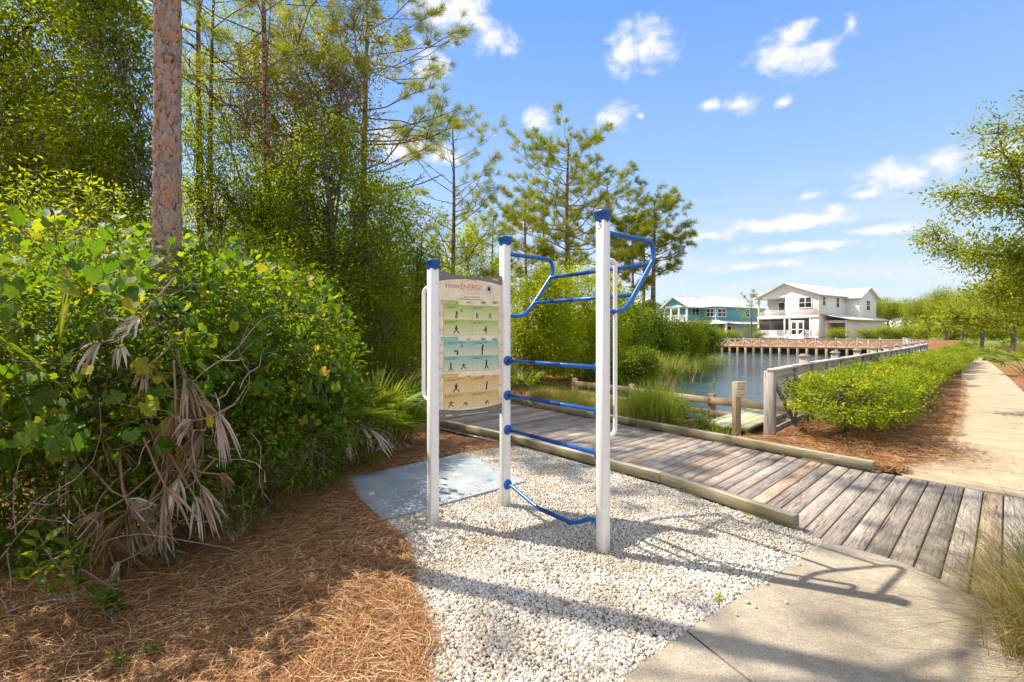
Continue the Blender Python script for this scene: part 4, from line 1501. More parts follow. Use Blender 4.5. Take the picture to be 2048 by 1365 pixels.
# retaining wall below the far fence
ew = unit(FARW[1] - FARW[0])
nw = np.array([-ew[1], ew[0]])
if nw[1] > 0:
    nw = -nw
rw = thing('retaining_wall', 'timber retaining wall of brown piles and dark panels on the far side of the pond', 'retaining wall', (*FARW[0], 0))
RO = np.array([*FARW[0], 0])
wa, wb_ = FARW[0] - ew * 2.5 + nw * .15, FARW[1] + ew * 3 + nw * .15
mb = MB()
mb.beam(np.array([*wa, -.75]) - RO, np.array([*wb_, -.75]) - RO, .3, 1.4, .01, .2)
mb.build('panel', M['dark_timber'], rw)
mb = MB()
mb.beam(np.array([*(wa + nw * .1), -.02]) - RO, np.array([*(wb_ + nw * .1), -.02]) - RO, .75, .09, .01, .5)
mb.beam(np.array([*(wa + nw * .36), -.14]) - RO, np.array([*(wb_ + nw * .36), -.14]) - RO, .10, .16, .01, .7)
mb.build('cap_board', M['wood_rust'], rw)
L = np.linalg.norm(wb_ - wa)
for q, x in enumerate(np.arange(.5, L, 1.0)):
    c = wa + ew * x + nw * .27
    mb = MB()
    mb.beam(np.array([*c, -1.9]) - RO, np.array([*c, -.07]) - RO, .36, .26, .02, (q * .37) % .8, up=(*ew, 0))
    mb.build('pile', M['wood_rust'], rw)

# low two-rail fence by the water
lp = np.array([(5.15, 8.95), (4.12, 10.0), (2.95, 11.9), (1.75, 13.5)])
lf = thing('low_fence', 'low brown two-rail timber fence beside the water behind the boardwalk', 'fence', (*lp[1], 0))
LO = np.array([*lp[1], 0])
for q, p in enumerate(lp):
    mb = MB()
    mb.beam(np.array([*p, -.7]) - LO, np.array([*p, .37]) - LO, .135, .135, .02, .2 + q * .1, up=(.6, .8, 0))
    mb.build('post', M['wood_tan'], lf)
for q in range(3):
    for z, hh in ((.23, .14), (-.02, .11)):
        a, b = lp[q], lp[q + 1]
        t = unit(b - a)
        nr = np.array([-t[1], t[0]]) * .088
        if nr[1] > 0:
            nr = -nr
        mb = MB()
        mb.beam(np.array([*(a + nr), z]) - LO, np.array([*(b + nr), z - .0]) - LO, .04, hh, .006, (q * .3 + z) % .8)
        mb.build('rail', M['wood_tan'], lf)

# small landing of greenish boards at the end of the fence
dk = thing('landing', 'small landing of pale green treated boards below the fence end', 'landing', (4.6, 8.6, 0))
DO = np.array([4.6, 8.6, 0])
tv_ = unit(np.array([.70, .714]))
nv_ = np.array([-tv_[1], tv_[0]])
mb = MB()
for q in range(5):
    a = np.array([3.62, 7.62]) + nv_ * (.02 + q * .147)
    a = a + tv_ * (.06 * (q % 2))
    b = a + tv_ * 2.9
    mb.beam(np.array([*a, .09]) - DO, np.array([*b, .09]) - DO, .14, .04, .005, (q * .31) % .8)
mb.build('board', M['wood_green'], dk)
mb = MB()
for q in (.25, 2.5):
    a = np.array([3.55, 7.62]) + tv_ * q
    mb.beam(np.array([*a, -.04]) - DO, np.array([*(a + nv_ * .72), -.04]) - DO, .09, .2, .005, .3)
    for e in (0.1, .62):
        c = a + nv_ * e
        mb.beam(np.array([*c, -1.2]) - DO, np.array([*c, -.2]) - DO, .11, .11, .005, .3)
mb.build('support_timber', M['dark_timber'], dk)

# notice on a stub post
sp_ = g(1473, 872)
sp_[0] += .0
sn = thing('notice_post', 'tan wooden post with a small notice about motorized vehicles beside the landing', 'sign post', sp_)
ang = math.radians(12)
R2 = np.array([[math.cos(ang), -math.sin(ang), 0], [math.sin(ang), math.cos(ang), 0], [0, 0, 1]])
mb = MB()
mb.box((0, 0, .28), (.098, .098, 1.14), R2, .006, .3)
mb.build('post', M['wood_tan'], sn)
f3, r3 = R2 @ np.array([0, -1, 0]), R2 @ np.array([1, 0, 0])
ang = math.radians(12)
r3 = np.array([math.cos(ang), math.sin(ang), 0])
f3 = np.array([math.sin(ang), -math.cos(ang), 0])
mb = MB()
cpl = f3 * .056 + UP * .735 + r3 * .045
mb.box(cpl, (.19, .012, .25), np.stack([r3, -f3, UP], 1), .003, .1)
pl_ = mb.build('plate', M['sign_plate'], sn)
mb = MB()
for q, (tx, wd) in enumerate((('NO MOTORIZED', .17), ('VEHICLES', .12), ('ALLOWED', .11))):
    put_text(mb, tx, cpl + f3 * .0085 + UP * (.075 - q * .042) - r3 * 0, r3, UP, width=wd, height=.026, center=True)
gr_.seed(2)
for q in range(3):
    mb.box(cpl + f3 * .0075 - UP * .085 + r3 * (-.05 + q * .04), (.03, .002, .008), np.stack([r3, -f3, UP], 1), .0005)
mb.build('lettering', plain('notice_ink', (.16, .09, .07), .6, .3), pl_)


# ------------------------------------------------------------------ houses
class House:
    def __init__(s, name, label, origin, ang, scale=1.0):
        s.o = np.array([*origin, gz(*origin)])
        s.A = np.array([-math.sin(ang), math.cos(ang), 0])      # along the front, to the left
        s.B = np.array([math.cos(ang), math.sin(ang), 0])       # into the depth
        s.root = thing(name, label, 'house', s.o)
        s.R = np.stack([s.A, s.B, UP], 1)

    def p(s, a, b, z):
        return s.A * a + s.B * b + UP * z

    def box(s, mb, a0, a1, b0, b1, z0, z1, bev=.004):
        mb.box(s.p((a0 + a1) / 2, (b0 + b1) / 2, (z0 + z1) / 2), (abs(a1 - a0), abs(b1 - b0), abs(z1 - z0)), s.R, bev)

    def poly(s, mb, pts, th=(0, 0, 0), tcs=None):
        """thick polygon: pts in (a,b,z); th is the offset of the back side"""
        f = np.array([s.p(*q) for q in pts])
        b = f + s.p(*th)
        k = len(f)
        nrm = np.cross(f[1] - f[0], f[2] - f[0])
        r = tuple(range(k))
        if nrm @ s.p(*th) > 0:
            r = r[::-1]
        tc = np.array(tcs) if tcs is not None else np.array([[q[0], q[1], 0] for q in pts])
        mb.add(f, [r], tc)
        mb.add(b, [r[::-1]], tc)
        mb.add(np.concatenate([f, b]), [(q, (q + 1) % k, k + (q + 1) % k, k + q) for q in range(k)], np.concatenate([tc, tc]))

    def gable(s, mb, a0, a1, b0, b1, ze, zr, axis='b', over=.45):
        """gable roof, ridge along axis b (depth) or a (front)"""
        if axis == 'b':
            am = (a0 + a1) / 2
            sl = (zr - ze) / (am - a0)
            for e, sg_ in ((a0, -1), (a1, 1)):
                ee = e + sg_ * over
                zz_ = ze - sl * over
                s.poly(mb, [(am, b0 - over, zr), (am, b1 + over, zr), (ee, b1 + over, zz_), (ee, b0 - over, zz_)], (0, 0, -.14), [(0, 0, 0), (b1 - b0, 0, 0), (b1 - b0, 1, 0), (0, 1, 0)])
        else:
            bm = (b0 + b1) / 2
            sl = (zr - ze) / (bm - b0)
            for e, sg_ in ((b0, -1), (b1, 1)):
                ee = e + sg_ * over
                zz_ = ze - sl * over
                s.poly(mb, [(a0 - over, bm, zr), (a1 + over, bm, zr), (a1 + over, ee, zz_), (a0 - over, ee, zz_)], (0, 0, -.14), [(0, 0, 0), (a1 - a0, 0, 0), (a1 - a0, 1, 0), (0, 1, 0)])

    def window(s, face, c0, c1, z0, z1, pos, nx=2, ny=2, sgn=-1):
        """face 'b': lies in a plane b=pos (front); 'a': plane a=pos (side). sgn: outward direction"""
        fr_, gl = MB(), MB()
        def bx(mb, x0, x1, y0, y1, d0, d1):
            lo, hi = pos + sgn * d0, pos + sgn * d1
            if face == 'b':
                s.box(mb, x0, x1, min(lo, hi), max(lo, hi), y0, y1, .003)
            else:
                s.box(mb, min(lo, hi), max(lo, hi), x0, x1, y0, y1, .003)
        t = .11
        bx(fr_, c0 - t, c1 + t, z1, z1 + t * 1.3, -.02, .07)
        bx(fr_, c0 - t, c1 + t, z0 - t * 1.1, z0, -.02, .08)
        bx(fr_, c0 - t, c0, z0, z1, -.02, .06)
        bx(fr_, c1, c1 + t, z0, z1, -.02, .06)
        for q in range(1, nx):
            x = c0 + (c1 - c0) * q / nx
            bx(fr_, x - .055, x + .055, z0, z1, -.02, .055)
        for q in range(1, ny):
            z = z0 + (z1 - z0) * q / ny
            bx(fr_, c0, c1, z - .035, z + .035, -.02, .045)
        o = fr_.build('window', M['trim'], s.root)
        bx(gl, c0 + .004, c1 - .004, z0 + .004, z1 - .004, -.03, .02)
        gl.build('pane', M['glass'], o)

    def rail(s, a0, a1, b0, b1, z0, h=.95, axis='a', pos=0.0, step=.13):
        mb = MB()
        def bx(x0, x1, y0, y1, w2=.035):
            if axis == 'a':
                s.box(mb, x0, x1, pos - w2, pos + w2, y0, y1, .003)
            else:
                s.box(mb, pos - w2, pos + w2, x0, x1, y0, y1, .003)
        lo, hi = (a0, a1) if axis == 'a' else (b0, b1)
        bx(lo, hi, z0 + h - .08, z0 + h, .05)
        bx(lo, hi, z0 + .08, z0 + .15)
        for x in np.arange(lo + step / 2, hi, step):
            bx(x - .025, x + .025, z0 + .15, z0 + h - .08, .02)
        mb.build('railing', M['trim'], s.root)


HA = math.radians(30.7)
h = House('white_house', 'white two-storey house with screened porch, balcony and pale metal roof across the pond', (44.3, 70.0), HA)
dz = -h.o[2]
W_, D_ = 9.3, 12.5
zf, z2, ze, zr = 1.15 + dz, 4.25 + dz, 7.45 + dz, 9.35 + dz
mb = MB()
h.box(mb, 0, W_, 3, D_, zf - .6, z2 - .13)
h.box(mb, 0, 1.15, 0, 3.02, zf - .6, z2 - .13)
h.box(mb, 0, 4.9, 0, D_ - .01, z2 - .12, ze)
h.box(mb, 4.89, W_, 2.6, D_ - .02, z2 - .12, ze - .002)
h.poly(mb, [(.0, 0.002, ze - .001), (W_, 0.002, ze - .001), (W_ / 2, 0.002, zr - .12)], (0, .2, 0))
h.poly(mb, [(.0, D_ - .2, ze - .001), (W_, D_ - .2, ze - .001), (W_ / 2, D_ - .2, zr - .12)], (0, .15, 0))
# rear wing with its own gable facing the side
h.box(mb, -2.0, .02, 7.4, D_ - .03, z2 - .3, ze - .25)
h.poly(mb, [(-1.998, 7.42, ze - .26), (-1.998, D_ - .05, ze - .26), (-1.998, (7.4 + D_) / 2, ze + 1.0)], (.2, 0, 0))
# single-storey side part
h.box(mb, -3.2, .0, 4.0, D_ - .3, zf - .9, z2 - .72)
h.box(mb, -3.2, -2.9, 1.6, 4.02, zf - .9, z2 - .72)
h.box(mb, -.28, .0, 1.6, 4.02, zf - .9, z2 - .72)
h.box(mb, -2.92, -.26, 1.62, 4.02, z2 - 1.1, z2 - .724)
mb.build('wall', M['siding_white'], h.root)
mb = MB()
h.gable(mb, 0, W_, 0, D_, ze, zr, 'b', .55)
h.gable(mb, -2.0, 4.4, 7.4, D_, ze - .25, ze + 1.15, 'a', .42)
h.poly(mb, [(.05, .6, z2 + .28), (.05, D_ + .2, z2 + .28), (-3.75, D_ + .2, z2 - .62), (-3.75, .9, z2 - .62)], (0, 0, -.1), [(0, 0, 0), (14, 0, 0), (14, 1, 0), (0, 1, 0)])
mb.build('roof', M['roof'], h.root)
mb = MB()
h.box(mb, 0, W_ + .1, -.12, 3.0, zf - .16, zf)
h.box(mb, 0.0, W_ + .08, -.10, .06, z2 - .36, z2 + .02)
h.box(mb, 4.9, W_ + .06, .06, 2.6, z2 - .10, z2 + .018)
h.box(mb, 4.88, W_ + .05, -.03, .15, ze - .40, ze + .01)
h.box(mb, -.03, .10, -.04, .03, z2 + .03, ze)
mb.build('trim', M['trim'], h.root)
for a in (W_ - .1, 4.98, 4.2, 1.2):
    mb = MB()
    h.box(mb, a - .11, a + .11, -.06, .16, zf, z2 - .361)
    mb.build('porch_column', M['trim'], h.root)
mb = MB()
h.box(mb, W_ - .21, W_ + .01, -.02, .2, z2 + .03, ze - .40)
mb.build('balcony_column', M['trim'], h.root)
mb = MB()
h.box(mb, -3.0, -2.78, 1.48, 1.7, zf - .9, z2 - .7)
mb.build('side_column', M['trim'], h.root)
mb = MB()
h.box(mb, 4.9, W_ - .02, 2.585, 2.6, z2 + .02, ze - .4)
mb.build('balcony_wall', M['inner_wall'], h.root)
mb = MB()
h.box(mb, -2.9, -.28, 3.97, 3.995, zf - .9, z2 - 1.1)
mb.build('recess_wall', M['inner_wall'], h.root)
for a0_, a1_ in ((5.1, W_ - .22), (4.32, 4.86), (1.32, 2.0)):
    mb = MB()
    h.box(mb, a0_, a1_, .05, .07, zf + 1.0, z2 - .37)
    mb.build('porch_screen', M['screen'], h.root)
    h.rail(a0_, a1_, 0, 0, zf, 1.0, 'a', .05)
h.window('b', 6.1, 7.9, zf + .2, zf + 2.1, 2.98, 2, 1)
# porch double door
dr = MB()
for x0, x1 in ((2.1, 3.05), (3.1, 4.05)):
    h.box(dr, x0, x0 + .16, -.01, .07, zf + .02, zf + 2.3)
    h.box(dr, x1 - .16, x1, -.01, .07, zf + .02, zf + 2.3)
    for z0, z1 in ((.02, .35), (1.02, 1.16), (2.12, 2.3)):
        h.box(dr, x0 + .16, x1 - .16, -.01, .068, zf + z0, zf + z1)
h.box(dr, 2.0, 4.12, -.03, .1, zf + 2.31, zf + 2.45)
do = dr.build('porch_door', M['trim'], h.root)
dp_ = MB()
h.box(dp_, 2.26, 2.89, .02, .04, zf + .36, zf + 2.11)
h.box(dp_, 3.26, 3.89, .02, .04, zf + .36, zf + 2.11)
h.box(dp_, 2.05, 4.1, .03, .05, zf + 2.46, z2 - .37)
dp_.build('pane', M['screen'], do)
h.rail(5.0, W_ - .2, 0, 0, z2 + .02, .98, 'a', .03)
h.window('b', 1.05, 2.75, z2 + 1.25, z2 + 2.65, 0, 2, 2)
h.window('b', 5.5, 7.4, z2 + .15, z2 + 2.3, 2.58, 2, 1)
h.window('a', 1.0, 1.7, z2 + 1.5, z2 + 2.7, 0, 1, 2)
h.window('a', 4.8, 5.6, z2 + 1.3, z2 + 2.7, 0, 1, 2)
h.window('a', 9.4, 10.4, z2 + .9, z2 + 2.3, -2.0, 1, 2)
mb = MB()
for q in range(5):
    h.box(mb, 2.0, 4.1, -.4 - q * .3, -.1 - q * .3, zf - .75, zf - .16 - q * .17)
st = mb.build('porch_stairs', M['trim'], h.root)
for a in (2.05, 4.05):
    mb = MB()
    mb.beam(h.p(a, -.15, zf + .9), h.p(a, -1.6, zf + .05), .07, .07, .004)
    mb.beam(h.p(a, -1.55, zf - .75), h.p(a, -1.55, zf + .1), .09, .09, .004)
    for t in np.arange(.1, 1, .14):
        b = -.15 - 1.45 * t
        mb.beam(h.p(a, b, zf - .15 - .85 * t), h.p(a, b, zf + .88 - .85 * t), .04, .04, .003)
    mb.build('stair_rail', M['trim'], h.root)

# teal house
h = House('teal_house', 'teal two-storey house with gabled balcony and pale metal roof behind the shore shrubs', (33.4, 79.5), HA)
dz = -h.o[2]
zf, z2, ze, zr = .8 + dz, 3.75 + dz, 6.25 + dz, 8.15 + dz
mb = MB()
h.box(mb, 0, 8.0, 0, 13.5, z2 - .2, ze)
h.poly(mb, [(2.05, -4.498, ze - .02), (7.0, -4.498, ze - .02), (4.52, -4.498, ze + 1.25)], (0, .15, 0))
h.box(mb, 2.1, 2.24, -4.4, 0, z2 + .0, z2 + .95)
mb.build('wall', M['siding_teal'], h.root)
mb = MB()
h.box(mb, .02, 7.98, .02, 13.4, zf - .8, z2 - .2)
h.box(mb, -2.6, .03, 1.2, 14, zf - .8, z2 - .45)
mb.build('ground_storey_wall', M['siding_sage'], h.root)
mb = MB()
h.gable(mb, 2.0, 7.05, -4.5, 1.5, ze, ze + 1.5, 'b', .45)
rv = .55
cx_, c0_, c1_ = 4.0, 4.0, 9.5
E = [(-rv, -rv), (8 + rv, -rv), (8 + rv, 13.5 + rv), (-rv, 13.5 + rv)]
rdg = [(cx_, c0_), (cx_, c1_)]
zl = ze - .15
for pts in ([(*E[0], zl), (*E[1], zl), (*rdg[0], zr)], [(*E[1], zl), (*E[2], zl), (*rdg[1], zr), (*rdg[0], zr)], [(*E[2], zl), (*E[3], zl), (*rdg[1], zr)], [(*E[3], zl), (*E[0], zl), (*rdg[0], zr), (*rdg[1], zr)]):
    h.poly(mb, pts, (0, 0, -.12))
h.poly(mb, [(.4, -.6, z2 + .12), (.4, 14.6, z2 + .12), (-3.3, 14.6, z2 - .5), (-3.3, .2, z2 - .5)], (0, 0, -.1), [(0, 0, 0), (12, 0, 0), (12, 1, 0), (0, 1, 0)])
h.poly(mb, [(2.4, .05, z2 + .12), (-.3, .05, z2 + .12), (-3.3, -1.5, z2 - .5), (2.4, -1.5, z2 - .5)], (0, 0, -.1), [(0, 0, 0), (4, 0, 0), (4, 1, 0), (0, 1, 0)])
mb.build('roof', M['roof'], h.root)
mb = MB()
h.box(mb, 2.0, 7.1, -4.55, .1, z2 - .22, z2 - .02)
h.box(mb, 2.0, 7.1, -4.56, -4.3, ze - .3, ze)
h.box(mb, 2.0, 2.25, -4.3, 0, ze - .3, ze - .02)
h.box(mb, 2.0, 7.1, -4.52, .1, zf - .15, zf)
h.box(mb, -.05, .06, -.05, .03, z2, ze)
mb.build('trim', M['trim'], h.root)
for a in (2.15, 3.75, 5.35, 6.9):
    mb = MB()
    h.box(mb, a - .12, a + .12, -4.5, -4.26, zf, ze - .3)
    mb.build('balcony_column', M['trim'], h.root)
h.rail(2.2, 6.9, 0, 0, z2, .95, 'a', -4.4)
mb = MB()
h.box(mb, -2.75, -2.5, -1.2, -.95, zf - .8, z2 - .5)
mb.build('porch_column', M['trim'], h.root)
h.window('b', .35, 1.75, z2 + .75, z2 + 1.95, 0, 2, 2)
h.window('b', 3.2, 4.6, z2 + .3, z2 + 2.2, 0, 2, 1)
h.window('a', .5, 2.5, z2 + .75, z2 + 1.95, 0, 2, 2)
h.window('a', 8.0, 8.9, z2 + .75, z2 + 1.95, 0, 1, 2)
h.window('b', -2.0, -.6, zf + .5, zf + 2.0, 1.2, 2, 2)

# simpler houses farther off
def plain_house(label, origin, ang, W, D, zw, zr_, wall, wins, name='distant_house'):
    h = House(name, label, origin, ang)
    mb = MB()
    h.box(mb, 0, W, 0, D, -.5, zw)
    h.poly(mb, [(0.002, .0, zw - .002), (W, .0, zw - .002), (W / 2, .0, zr_ - .1)], (0, .2, 0))
    mb.build('wall', wall, h.root)
    mb = MB()
    h.gable(mb, 0, W, 0, D, zw, zr_, 'b', .5)
    mb.build('roof', M['roof'], h.root)
    for wdw in wins:
        h.window(*wdw)
    return h


plain_house('grey green house with a row of three upper windows beyond the tall pines', (31.6, 96.5), math.radians(112), 11, 9, 5.6, 7.6, M['siding_grey'],
            [('b', 3.0, 5.6, 3.4, 4.9, 0, 3, 2), ('b', 7.5, 9.0, 3.4, 4.9, 0, 2, 2)])
plain_house('small white house half hidden by the street oaks beyond the footpath', (104.0, 122.0), math.radians(40), 10, 12, 5.0, 7.4, M['siding_white'],
            [('b', 2.0, 4.0, 1.0, 2.8, 0, 2, 2), ('a', 3.0, 5.0, 2.0, 3.6, 0, 2, 2)])

# lagging boardwalk pieces along the far left shore
for q, (pa, pb, lab) in enumerate([((1252, 735, 24.0), (1295, 721, 27.5), 'short grey timber rail of the shore walkway behind the grass clump'),
                                  ((1398, 716, 44.0), (1432, 710, 49.0), 'low timber walkway rail at the marsh edge below the teal house'),
                                  ((1018, 712, 19.0), (1085, 717, 18.0), 'pale timber walkway rail among the shrubs behind the ladder bars')]):
    A_, B_ = at(*pa), at(*pb)
    wr = thing('walkway_rail', lab, 'railing', (*A_[:2], 0))
    WO = np.array([*A_[:2], 0])
    mb = MB()
    mb.beam(A_ - WO, B_ - WO, .14, .05, .006, .3)
    mb.build('rail', M['wood'], wr)
    mb = MB()
    mb.beam(A_ - WO - UP * .28, B_ - WO - UP * .28, .05, .15, .006, .5)
    mb.build('rail', M['wood'], wr)
    for t in (.05, .5, .95):
        c = A_ + (B_ - A_) * t - WO
        mb = MB()
        mb.beam(np.array([c[0], c[1] + .09, -1.4]), np.array([c[0], c[1] + .09, c[2] - .03]), .13, .13, .006, .4)
        mb.build('post', M['wood'], wr)
# ------------------------------------------------------------------ plant generators
LEAF4 = (np.array([(0, 0, 0), (-.5, .45, .10), (0, 1, -.04), (.5, .45, .10)]), np.array([(0, 2, 1), (0, 3, 2)]))
LEAF7 = (np.array([(0, 0, 0), (-.36, .25, .08), (-.5, .55, .09), (0, 1, -.06), (.5, .55, .09), (.36, .25, .08), (0, .5, 0)]),
         np.array([(6, 1, 0), (6, 2, 1), (6, 3, 2), (6, 4, 3), (6, 5, 4), (6, 0, 5)]))
_a = np.radians([-90, -62, -40, -18, 0, 14, 30, 44, 58, 74, 90, 106, 122, 136, 150, 166, 180, 198, 220, 242])
_r = np.array([.16, .50, .54, .48, .60, .50, .60, .52, .64, .56, .74, .56, .64, .52, .60, .50, .60, .48, .54, .50])
GRAPE = (np.concatenate([np.c_[_r * np.cos(_a), _r * np.sin(_a) + .3, .10 * np.abs(np.cos(_a)) - .10 * (_r * np.sin(_a)) ** 2], [(0, .3, 0)]]),
         np.array([(20, q, (q + 1) % 20) for q in range(20)]))


def rv(r, n):
    return unit(r.normal(size=(n, 3)))


def crown_points(lobes, n_clumps, r, shell=.45, fl=0.0):
    """clump centres spread through ellipsoids, biased to the outside"""
    lobes = np.asarray(lobes, float)
    vol = np.prod(lobes[:, 3:], axis=1) ** (2 / 3)
    k = r.choice(len(lobes), n_clumps, p=vol / vol.sum())
    d = rv(r, n_clumps)
    d[:, 2] = np.where(d[:, 2] < -.3, d[:, 2] * (1 - fl), d[:, 2])
    rad = shell + (1 - shell) * r.random(n_clumps) ** .6
    rad *= 1 + .22 * (r.random(n_clumps) - .35)
    P = lobes[k, :3] + d * rad[:, None] * lobes[k, 3:]
    return P, k, d


def leaves(mb, P, out, per, cr, L, asp, tpl, r, droop=.25, clump_rnd=.62, flat=.7, upn=1.0):
    n = len(P)
    cnt = r.poisson(per, n) + 1
    idx = np.repeat(np.arange(n), cnt)
    m = len(idx)
    off = r.normal(size=(m, 3)) * cr * (.7 + .6 * r.random(n))[idx, None]
    off[:, 2] *= flat
    pos = P[idx] + off
    D = unit(off / cr * .6 + out[idx] * .5 + rv(r, m) * .8 + np.array([0, 0, -droop]))
    N = unit(np.array([0, 0, upn]) + rv(r, m) * .85 + out[idx] * .35)
    S = L * (.6 + .6 * r.random(m)) * (.75 + .55 * r.random(n))[idx]
    rn = np.clip(clump_rnd * r.random(n)[idx] + (1 - clump_rnd) * r.random(m), 0, 1) ** 1.15
    mb.inst(tpl[0], tpl[1], pos, D, N, np.stack([S * asp, S, S], 1), rn)


def bend(a, b, r, k=4, amt=.12, sag=0.0):
    """smoothly wandering line from a to b"""
    a, b = np.asarray(a, float), np.asarray(b, float)
    t = np.linspace(0, 1, k)[:, None]
    L = np.linalg.norm(b - a)
    p = a + (b - a) * t
    for q in (1, 2, 3):
        p = p + np.sin(t * math.pi * q) * r.normal(size=3) * L * amt / q ** .8
    return p + np.array([0, 0, 1]) * (np.sin(t * math.pi) * sag * L)


def broad_tree(name, label, cat, base, lobes, clumps, per, cr, L, asp, leaf, bark='grey_bark', r0=.08, stems=1, seed=0, tpl=LEAF4, fork=.35,
               twigs=True, shell=.45, group=None, droop=.25, upn=1.0, crown_name='crown', trunk_name='trunk', nseg=7, twig_r=.006):
    """lobes: world ellipsoids (x,y,z,rx,ry,rz); base: ground point"""
    r = np.random.default_rng(seed)
    base = np.asarray(base, float)
    root = thing(name, label, cat, base, 0, group)
    lo = np.asarray(lobes, float).copy()
    lo[:, :3] -= base
    P, k, d = crown_points(lo, clumps, r, shell)
    top = lo[:, 2].max()
    tb = MB()
    tips = []
    for q in range(stems):
        b0 = np.array([r.normal(0, .12 * (stems > 1)) * top * .2, r.normal(0, .12 * (stems > 1)) * top * .2, -.15])
        ctr = lo[:, :3].mean(0)
        f = np.array([ctr[0] * .4 + r.normal(0, .05) * top * (stems > 1) * 2, ctr[1] * .4 + r.normal(0, .05) * top, max(.15, fork * top)])
        tb.tube(bend(b0, f, r, 6, .03), np.linspace(r0, r0 * .72, 6) / (1 + .25 * (stems - 1)), nseg)
        tips.append(f)
    for q, l in enumerate(lo):
        f = tips[q % stems]
        pts = bend(f, l[:3] + np.array([0, 0, l[5] * .25]), r, 6, .06, .05)
        rr = r0 * .62 / (1 + .25 * (stems - 1))
        tb.tube(pts, np.linspace(rr, rr * .25, 6), max(5, nseg - 1))
        if twigs:
            for c in np.where(k == q)[0]:
                if r.random() < (.85 if clumps < 260 else .4):
                    s_ = pts[r.integers(2, 6)]
                    tb.tube(bend(s_, P[c], r, 4, .08, .03), np.linspace(max(twig_r * 1.6, rr * .16), twig_r * .6, 4), 4, False)
    tb.build(trunk_name, M[bark], root, True)
    cb = MB()
    leaves(cb, P, d, per, cr, L, asp, tpl, r, droop, upn=upn)
    cb.build(crown_name, M[leaf], root)
    return root


def lob(Z, *specs):
    """photo ellipses (px, py, rx, ry, dz) at depth Z -> world ellipsoids"""
    o = []
    for s_ in specs:
        px, py, rx, ry = s_[:4]
        dz_ = s_[4] if len(s_) > 4 else 0
        c = at(px, py, Z + dz_)
        o.append((*c, rx * Z / F, (rx + ry) / 2 * Z / F, ry * Z / F))
    return o


def on_ground(px, Z):
    x = (px - 1024) * Z / F
    return np.array([x, Z, gz(x, Z)])


def tuft_tpl(K, seed, w, spread=1.0):
    r = np.random.default_rng(seed)
    vs, fs = [], []
    for q in range(K):
        d = unit(np.array([r.normal(0, .75 * spread), .35 + abs(r.normal(0, .55)), r.normal(0, .75 * spread)]))
        L = .7 + .4 * r.random()
        s_ = unit(np.cross(d, rv(r, 1)[0]))
        b = np.array([0, r.random() * .45 - .25, 0])
        m_ = b + d * L * .55
        vs += [b - s_ * w * .6, b + s_ * w * .6, m_ + s_ * w, m_ - s_ * w, b + d * L + np.array([0, 0, -.08 * L])]
        o = q * 5
        fs += [(o, o + 1, o + 2), (o, o + 2, o + 3), (o + 3, o + 2, o + 4)]
    return np.array(vs), np.array(fs)


